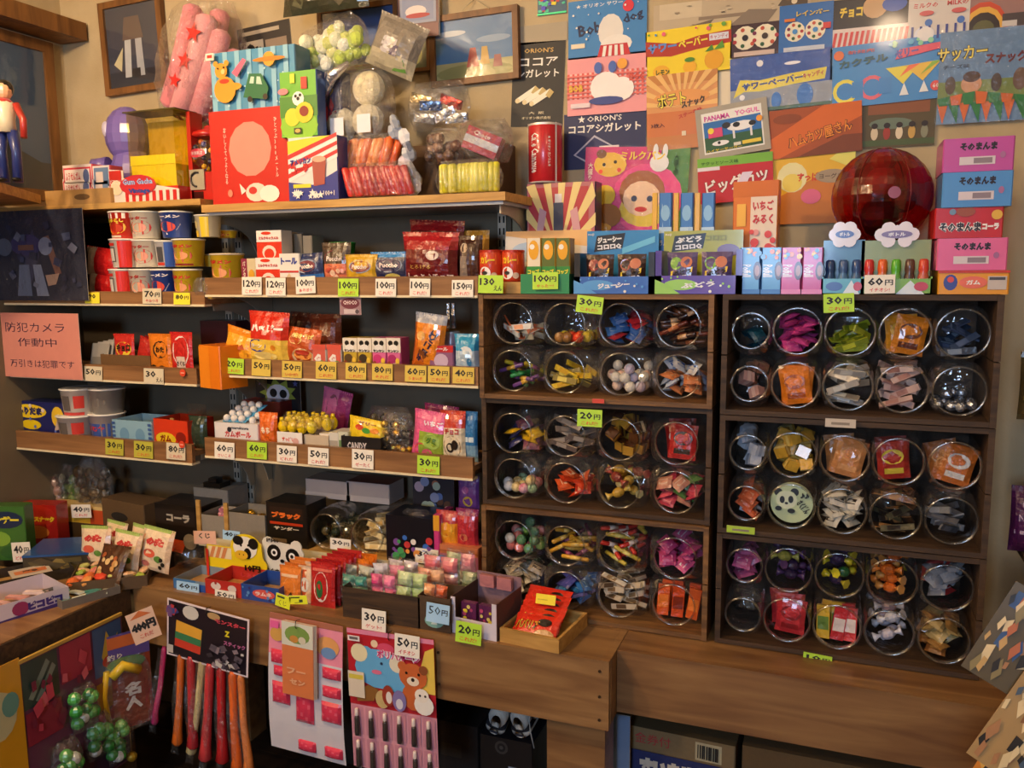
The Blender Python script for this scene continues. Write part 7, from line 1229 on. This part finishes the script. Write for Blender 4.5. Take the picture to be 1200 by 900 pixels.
for cx, cy, lab in ((214, 437, 'small red oval sticker on the packet shelf lip'), (213, 521, 'small red oval sticker on the lowest cup shelf lip')):
    p_ = Py(cx, cy, YL - .003); m = MB().lathe([(.0105, -.0005), (.0105, .0005)], 'e04828', 16, axis='y'); m.art(lambda u, v, o=0: (u, -.0008 - o, v), 1, 1, [('r', -.006, -.001, .006, .001, 'f0c0b0')], .0002); tag(m.build('oval_sticker', 'paper', None, p_), lab, 'sticker')
for a in [(575, 333, 29, 21, -.306, '130えん', 'under the two orange cans', 'g', '', 1), (639, 329, 30, 20, -.292, '100円', 'on the giraffe biscuit tray', 'g', 'やったー!', -1), (691, 357, 31, 20, -.305, '30円', 'hanging off the top brown crate', 'g', 'これだ!', 6), (691, 490, 29, 20, -.305, '20円', 'hanging off the middle dark crate', 'g'), (983, 355, 36, 22, -.305, '30円', 'hanging off the top dark crate', 'g', 'これだ!', -3), (1031, 333, 36, 22, -.282, '60円', 'between the bottle candy boxes', 'w', 'イチオシ!', -1)]: price(*a)
price(958, 773, 34, 12, -.305, '10円', 'at the foot of the dark crates', 'g', '', 3)
for cx, cy, w, h, lab, c in ((742, 748, 33, 11, 'blank cream slip lying at the foot of the brown crates', 'd8c8a0'), (868, 621, 33, 8, 'thin green slip under the small jars of the middle dark crate', 'a8c83c'), (985, 496, 36, 10, 'white slip tucked under the top dark crate', 'c8bcac'), (701, 470, 14, 5, 'tiny red tab on the top brown crate', 'd04838')):
    sheet('paper_slip', lab, 'slip', (cx - w / 2, cy - h / 2, cx + w / 2, cy + h / 2), -.307, c, [('r', .2, .3, .8, .6, '8c8070')] if w > 20 else [])
for a in [(399, 638, 24, 13, -.262, '30円', 'in front of the jar of wooden spoons', 'w', ''), (500, 652, 27, 17, -.262, '30円', 'on the keyring sweets box', 'w'), (240, 630, 26, 15, -.27, 'くじ', 'on the pink partition box', 'p', '', -5), (271, 628, 20, 12, -.262, '40円', 'on the gold partition box', 'b', ''), (220, 689, 26, 13, -.462, '60円', 'on the blue fronted tray', 'b', ''), (264, 699, 24, 13, -.462, '50円', 'on the animal fronted tray', 'w', ''), (438, 727, 28, 24, -.487, '30円', 'on the long brown tray', 'w', 'ゲット!'), (513, 719, 27, 22, -.487, '50円', 'on the dark open carton', 'b', '', 2, 'd83c34', True), (549, 742, 30, 24, -.484, '20円', 'on the notched white box', 'g', 'これだ!', 2), (477, 757, 29, 25, -.503, '50円', 'on the balloon poster', 'w', 'イチオシ')]: price(*a)
q = Pz(15, 640, SC); price(25, 647, 22, 22, yb((20, 0, 30, 660), SC) - .02, '40円', 'in front of the green snack packet', 'w', 'どれだ', -8)
price(95, 599, 23, 15, yb((62, 592, 120, 632), SC) - .012, '40円', 'on the yellow oblong box', 'w', 'これだ', -6)
for i, (b, t_) in enumerate((((323, 697, 340, 712), 10), ((339, 698, 360, 708), -8))):
    sheet('yellow_note', ['bright yellow note with tiny writing under the orange packets', 'folded bright yellow note beside its twin under the cream packets'][i], 'note', b, -.482, 'e8f030', [('r', .1, .7, .6, .85, '3c4c2c'), ('t', 'くじ' if i == 0 else 'J', .5, .35, .4, '3c4c2c', .5, .0)], ry=R(t_))
sheet('yellow_note', 'bright yellow note lying on the red snack packets', 'note', (628, 697, 651, 708), -.375, 'f0dc20', [('r', .1, .4, .6, .5, 'c8b418')], rx=R(-20))
# ================================================================ hanging goods
def hook(x, y, z): 
    return MB().tube([(x, y + .012, z + .012), (x, y - .004, z + .014), (x, y - .006, z), (x, y - .002, z - .006)], .0012, '2c2a28', 5)
# novelty straw sticks under a black card
xc, z0, w, h = fit((204, 711, 298, 778), -.492)
BK = [('r', .02, .03, .98, .97, '241c24')] + [('p', [(.1, .2), (.42, .16), (.44, .6), (.12, .66)], 'e0a83c'), ('p', [(.1, .2), (.42, .16), (.425, .3), (.105, .34)], 'c84030'), ('p', [(.106, .34), (.425, .3), (.43, .42), (.11, .46)], '3c7c54'), ('e', .58, .9, .08, .06, 'b89868'), ('e', .3, .85, .1, .12, 'd0ccc4'), ('t', 'モンスター', .78, .84, .08, 'c84858', .36, .05), ('t', 'Z', .75, .66, .1, 'e0d030', .06, .06), ('t', 'スティック', .84, .5, .08, 'c06c9c', .26, .04), ('r', .02, .06, .09, .2, 'c8c0b8')] + bits(24, ['c8c4c0', '5c5460', '8c7c84', '3c343c'], .46, .04, .98, .45, (.02, .06), 17, 'q') + bits(10, ['b83c40', '6c4c7c', '3c4c8c'], .02, .7, .2, .98, (.03, .06), 19, 'q')
sk = empty('straw_candy_card', (xc, -.508, z0 + h), (0, R(5), 0)); tag(sk, 'black printed card with a bunch of long straw candies hanging below', 'candy card')
m = MB().box(-w / 2, w / 2, 0, .0015, -h, 0, 'e8d8dc'); m.art(plane(w, h, -.0002, 0, -h), w, h, BK, .0003); m.build('header_card', 'card', sk)
hook(0, 0, -.012).build('hook', 'metal', sk)
for i, (px_, c, L, r_, lean) in enumerate([(203, 'd83c78', .24, .006, -.03), (222, 'e87428', .28, .008, -.01), (234, 'b83038', .27, .009, .01), (246, 'd8c890', .29, .008, -.03), (256, 'c83c40', .29, .010, -.01), (268, 'b82428', .28, .010, .01), (282, 'e86c28', .29, .009, .02), (291, 'f08c48', .28, .008, .03)]):
    x = Py(px_, 800, -.492).x - xc
    m = MB().tube([(0, 0, 0), (.0, 0, -.012), (lean * .4, 0, -L * .5), (lean, 0, -L * .85), (lean * 1.05, 0, -L * .96), (lean * 1.05, 0, -L)], [r_ * .8, r_ * 1.25, r_ * 1.2, r_ * 1.5, r_ * 1.9, r_ * .9], c, 8); s_ = m.build('straw_candy', 'gum', sk, (x, .004 + .003 * (i % 2), -h + .015 - .006 * i * .3))
    MB().grid(lambda u, v: ((u - .5) * .026 + lean * (1 - v), -.011 + .004 * math.sin(3 * u + 9 * v), -L - .02 + v * (L + .02)), 2, 8, 'white').build('clear_sleeve', 'bag', s_)
# pink blister sheet
xc, z0, w, h = fit((322, 724, 410, 884), -.488)
bs = empty('blister_sheet', (xc, -.500, z0 + h), (0, R(2), 0)); tag(bs, 'long pink and grey hanging sheet of red bubble blisters', 'blister sheet')
m = MB(); cv = lambda v: -.008 * math.sin(3.1 * v) + .018 * max(0, .2 - v)
m.grid(lambda u, v: ((u - .5) * w * (1 - .05 * v), cv(v), -h + v * h), 2, 14, lambda u, v: 'd8d4dc' if v < .72 else 'e890a8')
m.build('backing_sheet', 'paper', bs)
m = MB().art(lambda u, v, o=0: ((u - .5) * w * (1 - .05 * v), cv(v) - o, -h + v * h), w, h, [('r', .0, .96, 1, 1, 'a86850'), ('e', .8, .84, .16, .07, 'e0a060'), ('e', .82, .8, .1, .04, '6c90c0'), ('e', .12, .86, .1, .05, 'd0a050'), ('r', .02, .9, .14, .95, 'e060a0')], .0008, 4); m.build('printed_header', 'paper', bs)
for (u, v, uw, vh) in [(.18, .6, .2, .07), (.18, .44, .24, .16), (.5, .38, .24, .24), (.85, .38, .26, .15), (.18, .26, .2, .0), (.5, .08, .24, .08), (.85, .08, .24, .08), (.86, .66, .24, .08), (.86, .53, .24, .08), (.14, .7, .2, .1)]:
    if vh == 0: continue
    W2, H2 = uw * w, vh * h
    MB().grid(lambda a, b: ((a - .5) * W2, -.011 * (max(0, math.sin(math.pi * a)) * max(0, math.sin(math.pi * b))) ** .35, (b - .5) * H2), 8, 8, lambda a, b: 'd83c58' if (int(a * 8) * 5 + int(b * 8) * 3) % 7 else 'e05c74').build('bubble_blister', 'gum', bs, ((u - .5) * w * (1 - .05 * v), cv(v) - .001, -h + v * h))
xc, z0, w, h = fit((338, 727, 374, 812), -.505)
oc = empty('orange_booklet', (xc, -.526, z0 + h), (0, R(2), 0)); tag(oc, 'hanging booklet of orange tickets with a green sticker head', 'booklet')
for i in range(4): MB().box(-w / 2 + .002 * i, w / 2 + .002 * i, .002 * i, .002 * i + .0012, -h, 0, 'd87c48' if i == 0 else 'c8b8a8').build('ticket_page', 'paper', oc)
MB().art(plane(w, h, -.0003, 0, -h), w, h, [('r', 0, .68, 1, 1, 'd8d8c8'), ('e', .5, .84, .4, .12, '7c9c4c'), ('e', .4, .78, .14, .05, 'c88c40'), ('e', .66, .78, .12, .05, 'd8d0b8'), ('t', 'フー', .46, .34, .09, 'e8b088', .6, .05), ('t', 'セン', .5, .2, .08, 'e8b088', .5, .05)], .0003).build('printed_front', 'paper', oc)
hook(0, -.002, -.006).build('hook', 'metal', oc)
# balloon poster with tubes
xc, z0, w, h = fit((411, 742, 511, 905), -.488)
bp_ = empty('balloon_kit_poster', (xc, -.494, z0 + h), (0, R(-1), 0)); tag(bp_, 'red poster with a blue elephant and bears above rows of balloon paste tubes', 'poster')
hh = h * .54
BAL = [('r', 0, .94, 1, 1, 'e088a8')] + [('c', .32, .84, .05, 'e8d0b0'), ('e', .45, .8, .1, .07, 'd85070'), ('p', [(.82, .3), (1, .3), (1, .9), (.9, .84), (.84, .6)], 'e8c858'), ('e', .36, .52, .28, .26, '68b0e0'), ('e', .22, .66, .1, .14, '68b0e0'), ('e', .2, .46, .1, .14, '68b0e0'), ('e', .56, .4, .12, .16, '68b0e0'), ('c', .14, .7, .12, 'ece0b8'), ('c', .58, .62, .11, 'e8e0c8'), ('c', .4, .6, .02, '2c3c5c'), ('e', .34, .48, .06, .03, 'e07898'), ('t', 'ポリバルーン', .6, .73, .12, 'f4e8ec', .5, .14), ('t', 'ポリバルーン', .6, .73, .115, 'd83c80', .49, .03), ('e', .76, .5, .16, .17, 'c86838'), ('c', .64, .62, .06, 'c86838'), ('c', .88, .6, .06, '8c5030'), ('e', .76, .24, .13, .18, 'c86838'), ('e', .76, .44, .07, .06, 'f0e0c8'), ('c', .76, .46, .025, '201810'), ('c', .69, .54, .018, '201810'), ('c', .83, .54, .018, '201810'), ('p', [(.1, .06), (.3, .1), (.36, .26), (.24, .3), (.1, .2)], '8c6030'), ('e', .4, .14, .08, .12, 'c8b078'), ('e', .47, .2, .07, .14, '9c3c2c'), ('e', .48, .18, .035, .08, 'e8e0d8'), ('e', .6, .16, .08, .14, '8478b0'), ('e', .6, .12, .04, .07, 'd8d4e0'), ('e', .88, .16, .11, .13, 'f0ece4'), ('e', .86, .28, .08, .09, 'f0e8dc'), ('c', .84, .28, .016, 'black'), ('c', .9, .28, .016, 'black'), ('r', .01, .12, .2, .46, 'e0d4c0'), ('r', .02, .36, .19, .42, 'd8c850'), ('r', .03, .86, .17, .93, 'e8e0e0'), ('r', .05, .88, .15, .915, '6c6468')]
m = MB().box(-w / 2, w / 2, 0, .0015, -hh, 0, 'b82430'); m.art(plane(w, hh, -.0002, 0, -hh), w, hh, BAL, .00025); m.build('printed_header', 'card', bp_)
MB().box(-w / 2, w / 2, .001, .0025, -h, -hh, 'd898a8').art(plane(w, h - hh, .0008, 0, -h), w, h - hh, [('r', i / 6 + .01, j * .5 + .03, i / 6 + .15, j * .5 + .47, 'c88898') for i in range(6) for j in range(2)], .0002).build('backing_sheet', 'paper', bp_)
for j in range(2):
    for i in range(6):
        tb_ = MB().lathe([(.0065, 0), (.007, .006), (.006, .045), (.004, .05)], '3c3430', 10).box(-.0075, .0075, -.001, .001, -.004, .002, '8c8078'); t_ = tb_.build('paste_tube', 'plastic', bp_, ((-.5 + (i + .5) / 6) * w, -.006, -hh - (h - hh) * (.5 * j + .46)))
        MB().lathe([(.0045, .05), (.005, .052), (.0045, .068), (.003, .069)], 'ecdcd4', 10).build('white_cap', 'plastic', t_)
hook(.0, 0, -.01).build('hook', 'metal', bp_)
# goods hanging along the side counter (facing the aisle)
def side(label, name, p0, p1, x, cat):
    a, b = Px(*p0, x), Px(*p1, x)
    o = empty(name, (x, (a.y + b.y) / 2, max(a.z, b.z)), (0, 0, R(90))); tag(o, label, cat); return o, abs(b.y - a.y), a.z
o, w, _ = side('big printed card with nets of green marbles hanging off the side counter', 'marble_card', (25, 775), (140, 742), -1.782, 'toy card')
w += .02; h = .42
m = MB().box(-w / 2, w / 2, 0, .002, -h, 0, '6c3c50'); m.art(plane(w, h, -.0002, 0, -h), w, h, [('r', .02, .7, .34, .98, '3c4c40'), ('p', [(.06, .76), (.1, .74), (.27, .92), (.24, .95)], '7c8c7c'), ('p', [(.12, .73), (.16, .71), (.32, .88), (.29, .91)], '7c8c7c'), ('r', .36, .74, .66, .98, 'a83848'), ('r', .68, .66, .98, .98, '3c5c84'), ('p', [(.76, .78), (.82, .94), (.88, .84), (.94, .9), (.92, .72), (.8, .7)], 'c8a83c'), ('e', .84, .74, .08, .04, 'b83030'), ('r', .02, .48, .34, .68, '8c2c3c'), ('r', .68, .44, .98, .62, '9c7c2c'), ('r', .68, .3, .98, .42, '8c3444'), ('r', .02, .02, .98, .26, '3c2438')] + bits(16, ['c84858', 'd86870', '7c2c40'], .04, .5, .64, .94, (.02, .05), 23, 'q'), .0004); m.build('printed_card', 'card', o)
MB().box(-w / 2, w / 2, -.004, .004, -.004, .004, 'c8a048').build('top_strip', 'card', o)
for (u, v) in ((.5, .55), (.3, .28), (.62, .32), (.82, .2)):
    for k in range(9): MB().ball((0, 0, 0), .017, ['3c9c3c', '54b050', '2c8434', '6cc060'][k % 4] if k else 'e0e4d8', 9, 7).build('marble', 'gum', o, ((u - .5) * w + random.uniform(-.028, .028), -.02 + random.uniform(-.006, .004), -h + v * h + random.uniform(-.04, .04)))
    bagfilm(o, .085, .12, .05, (u - .5) * w, -.02, -h + v * h - .055, 2, 'bag', neck=.2)
o, w, _ = side('bagged yellow toy with a brown card reading Meijin in characters', 'bagged_toy', (138, 745), (180, 733), -1.76, 'toy')
w = .13; h = .27; o.rotation_euler.z = R(62); o.location.y -= .045
MB().box(-w / 2, w / 2, 0, .002, -.07, 0, '5c4c8c').box(-w * .3, w / 2, .001, .003, -h, -.07, '8c3c24').art(plane(w, h, -.0003, 0, -h), w, h, [('r', 0, .86, .9, .98, 'c86838'), ('t', '名', .62, .4, .14, 'f0e8dc', .34, .06), ('t', '人', .62, .25, .14, 'f0e8dc', .34, .06), ('e', .5, .68, .4, .08, '4c7c48'), ('t', '釣り', .3, .78, .06, 'e8e0d0', .3)], .0004).build('printed_card', 'card', o)
m = MB().tube([(-w * .38, -.008, -.09), (-w * .46, -.008, -.16), (-w * .4, -.008, -.25)], .008, 'd8b428', 8); m.tube([(-w * .3, -.01, -.11), (-.01, -.012, -.085), (w * .24, -.01, -.11)], .014, 'e0bc30', 8); m.build('yellow_toy', 'plastic', o)
bagfilm(o, w * 1.05, h - .06, .03, 0, -.005, -h - .005, 5, 'bag', neck=.1)
b_ = MB().tube([(0, 0, -h), (0, 0, -h - .07)], .0012, 'c8b070', 5).ball((0, 0, -h - .085), .014, 'b89428', 10, 7); b_.build('brass_bell', 'metal', o)
a = Px(168, 732, -1.69); m = MB().box(-.034, .034, 0, .001, -.045, .04, 'e0bca4'); m.art(plane(.068, .085, -.0002, 0, -.045), .068, .085, [('p', [(.1, .8), (.9, .8), (.5, 1)], 'c86c38'), ('t', '400円', .5, .5, .3, '1c1a1c', .9, .08), ('t', 'これだ', .5, .2, .14, 'c84038', .5)], .0002)
c_ = m.build('price_card', 'paper', None, (a.x, a.y - .0, a.z), (R(-6), R(-14), R(50))); tag(c_, 'peach tilted price card reading 400 yen above the bagged toy', 'price card', 'price cards')
o, w, _ = side('yellow printed toy card cut off by the picture edge', 'toy_card', (-40, 800), (10, 785), -1.78, 'toy card'); w = .16; h = .3
m = MB().box(-w / 2, w / 2, 0, .002, -h, 0, 'd89c20'); m.art(plane(w, h, -.0002, 0, -h), w, h, [('e', .6, .6, .3, .2, 'c8c090'), ('e', .8, .66, .14, .1, '6c9c8c')], .0003); m.build('printed_card', 'card', o)
for k in range(5): MB().ball((0, 0, 0), .016, ['3c8c44', '4c6c9c', 'a83038'][k % 3], 8, 6).build('bead', 'gum', o, (-.06 + .03 * k, -.012, -h - .01 - .012 * (k % 2)))
# ================================================================ under the counter
def flo(name, label, cat, b, y, d, c, art=(), z=0.0, **kw): return boxpack(name, label, cat, b, y, d, c, art, z=z, **kw)
flo('shoe_box', 'black shoe box with a round emblem under the counter', 'box', (562, 866, 624, 900), -.25, .18, '17161a', [('c', .42, .9, .07, '4c4844'), ('c', .42, .9, .045, '201e20'), ('c', .42, .9, .02, '5c5854'), ('r', .55, .62, .95, .72, 'c8ccd4'), ('r', .58, .66, .9, .69, '4c5c8c')], top='242228')
for i, px_ in enumerate((575, 613)):
    p_ = Py(px_, 866, -.2); s = empty('sneaker', (Py(px_ + (4, -2)[i], 866, -.25).x, -.245, Py(px_, 866, -.25).z + (.022, .008)[i]), (R(14), R((14, -5)[i]), R((5, -5)[i]))); tag(s, ['white canvas sneaker with a dark stripe, heel out, nearer the balloon poster', 'white canvas sneaker with trailing lace, heel out'][i], 'shoe', 'pair of white sneakers'); s.scale = (.8, .8, .9)
    def ring(y, wx, z0, z1, n=12): return [(wx * math.cos(2 * math.pi * k / n), y + (0), z0 + (z1 - z0) * (.5 + .5 * math.sin(2 * math.pi * k / n))) for k in range(n)]
    def loft(secs, c, part, mat):
        m = MB(); n = 14
        for (y, wx, z0, z1) in secs: m.v += [(wx * math.copysign(abs(math.cos(t)) ** .8, math.cos(t)), y, z0 + (z1 - z0) * (.5 + .5 * math.sin(t))) for t in [2 * math.pi * k / n for k in range(n)]]
        for j in range(len(secs) - 1):
            for k in range(n): m.f.append((j * n + k, j * n + (k + 1) % n, (j + 1) * n + (k + 1) % n, (j + 1) * n + k)); m.c.append(lin(c)); m.sm.append(True)
        for e in (0, len(secs) - 1): m.f.append(tuple(e * n + k for k in range(n))); m.c.append(lin(c)); m.sm.append(True)
        return m.build(part, mat, s)
    loft([(-.014, .016, .0, .024), (-.010, .027, .0, .025), (-.002, .034, .0, .026), (.05, .034, 0, .024), (.12, .032, 0, .022), (.16, .04, 0, .022), (.2, .036, 0, .022), (.225, .018, 0, .02)], 'd8d4c8', 'rubber_sole', 'plastic')
    loft([(-.009, .016, .02, .07), (-.005, .026, .02, .08), (.004, .032, .02, .084), (.04, .033, .02, .085), (.09, .032, .02, .075), (.14, .036, .02, .06), (.19, .034, .02, .045), (.215, .02, .02, .032)], 'dcd8cc', 'canvas_upper', 'cloth')
    loft([(-.0152, .016, .0215, .0255), (-.0112, .0275, .0215, .0255), (-.003, .0348, .0215, .0255), (.05, .0352, .0215, .0255)], '2c2c34', 'dark_stripe', 'matte')
    MB().box(-.012, .012, -.0158, -.0146, .006, .014, '3c3c48').build('heel_label', 'matte', s)
    if i: MB().tube([(.034, .05, .07), (.04, .0, .06), (.042, -.012, .03), (.043, -.014, -.03)], .002, 'd8d4c8', 5).build('lace', 'cloth', s)
flo('cardboard_box', 'printed cardboard box with red characters and a barcode under the jar counter', 'box', (735, 862, 862, 905), -.27, .24, '8c7450', [('t', '金券付', .24, .93, .07, 'b8383c', .34, .0), ('r', .64, .86, .88, .98, 'c8b890')] + [('r', .66 + .02 * i, .875, .67 + .02 * i + .004 * (i % 3), .965, '2c2620') for i in range(10)] + [('r', .04, .0, .96, .85, '2c3468'), ('t', 'すいませーん', .5, .74, .14, 'e0d4c0', .8, .12)], top='6c5838', mat='kraft', rz=R(-2))
sheet('blue_sheet', 'pale blue sheet leaning beside the printed cardboard box', 'sheet', (715, 838, 738, 912), -.31, '7c90b0', th=.004)
cb = empty('plastic_bag', (Py(1000, 880, -.25).x - .02, -.2, .0)); tag(cb, 'large crumpled clear plastic bag over a kraft box under the jar counter', 'bag')
MB().box(-.22, .17, -.09, .12, 0, .40, '6c5434').build('kraft_box', 'kraft', cb)
def BGS(u, v): return (-.2 + .38 * u + .02 * wr(u * 2, v, 1), -.125 + .03 * wr(u * 3, v * 2, 2) + .12 * v * v, .1 + .33 * v + .03 * wr(u * 2.5, v * 1.5, 3))
MB().grid(BGS, 22, 14, 'white').build('clear_film', 'bag', cb)
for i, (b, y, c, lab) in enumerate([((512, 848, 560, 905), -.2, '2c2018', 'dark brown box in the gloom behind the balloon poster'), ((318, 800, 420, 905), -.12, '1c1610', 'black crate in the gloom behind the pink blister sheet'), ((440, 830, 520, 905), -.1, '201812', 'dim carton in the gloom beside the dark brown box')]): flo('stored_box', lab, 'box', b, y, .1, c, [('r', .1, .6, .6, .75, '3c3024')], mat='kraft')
# ================================================================ right edge: postcard rack and bags
rk = empty('postcard_rack', (.262, -.8, 0), (0, 0, R(-14))); tag(rk, 'leaning wire rack of colourful postcards at the picture edge', 'postcard rack')
def rackpt(px_, py_, y): return Py(px_, py_, y)
m = MB()
for dx in (.07, .2): m.tube([(dx, .03, 0), (dx, .03, 1.08)], .006, '3c3a38', 8)
for z in (.7, .9, 1.06): m.tube([(.07, .03, z), (.2, .03, z)], .004, '3c3a38', 6)
m.build('wire_stand', 'metal', rk)
for i, (dx, z, lean, hw, hh, c, cols) in enumerate([(.0, .80, 24, .05, .15, '5c5038', ['c8a060', '3c5884', 'b86840', '8c7c50']), (.06, .72, 26, .05, .15, 'c8b48c', ['c87840', '2c3c4c', 'e0c8a0', '5c6c50']), (.10, .66, 26, .05, .15, '3c5480', ['6c88b8', 'c87848', '2c3450']), (-.02, .55, 22, .045, .12, 'd88428', ['3c2c18', 'e8b050', '2c2c28']), (.11, .50, 24, .05, .15, '4c4470', ['8c7cb0', 'c86c50', '2c2848', 'd8b078']), (.13, .82, 24, .05, .14, '7c6848', ['3c5884', 'c89858', '4c3c2c']), (.02, .68, 25, .05, .15, 'a88858', ['8c5c38', 'd8c090', '4c5c6c']), (.05, .6, 23, .05, .15, '34508c', ['5c7cb0', 'd8a060', 'b8c0c8']), (.0, .46, 22, .05, .15, '8c4c38', ['d89850', '3c3c5c', 'c8b890'])]):
    hw *= .72; hh *= .8; q = MB().box(-hw, hw, 0, .002, -hh, hh * .3, c); q.art(plane(hw * 2, hh * 1.3, -.0003, 0, -hh), hw * 2, hh * 1.3, bits(30, cols + ['e0c898', '2c2824', 'a87850'], 0, 0, 1, 1, (.04, .12), 70 + i, 'q'), .00015); q.build('postcard', 'card', rk, (dx + .02, -.01 - .006 * i, z + .19), (R(-8), R(lean), 0))
# slim stand with purple bags behind the rack
sd = empty('bag_stand', (.425, -.27, 0)); tag(sd, 'dark slim stand of purple snack bags beside the dark crates', 'stand')
MB().box(-.05, .25, -.02, .16, 0, .012, 'dark').box(-.05, .25, -.02, .16, .9, .912, 'dark').box(-.05, .25, -.02, .16, 1.18, 1.19, 'dark').box(.24, .25, -.02, .16, 0, 1.3, 'dark').build('frame', 'crate_dark', sd)
for i, (z, c, c2) in enumerate(((.915, '4c1c4c', 'b09cb4'), (1.192, '5c4c2c', 'c8a838'), (.64, '3c1c40', '8c6c90'))):
    o = pouch('snack_bag', ['deep purple snack bag on the slim stand', 'olive and yellow packet above the purple bag', 'dark violet bag low on the slim stand'][i], 'snack bag', (1172, 420, 1212, 500), -.25, .05, c, [('r', .1, .3, .9, .36, c2), ('t', 'N', .3, .55, .1, c2, .2), ('e', .6, .75, .3, .1, c2)]); o.location = (.378, -.24, z)
    if i == 2: MB().box(-.05, .2, -.1, .04, -.02, -.002, 'dark').build('support_board', 'crate_dark', o)

pouch('hanging_bag', 'dark green crumpled bag hanging at the very top above the teddy box', 'bag', (330, -60, 432, 14), -.14, .06, '3c3c2c', bits(10, ['5c5c44', '2c2c20', '6c6450'], .05, .05, .95, .95, (.06, .12), 44, 'q'))
for pr in _cm.values():
    if not pr[1]: bpy.data.objects.remove(pr[0])
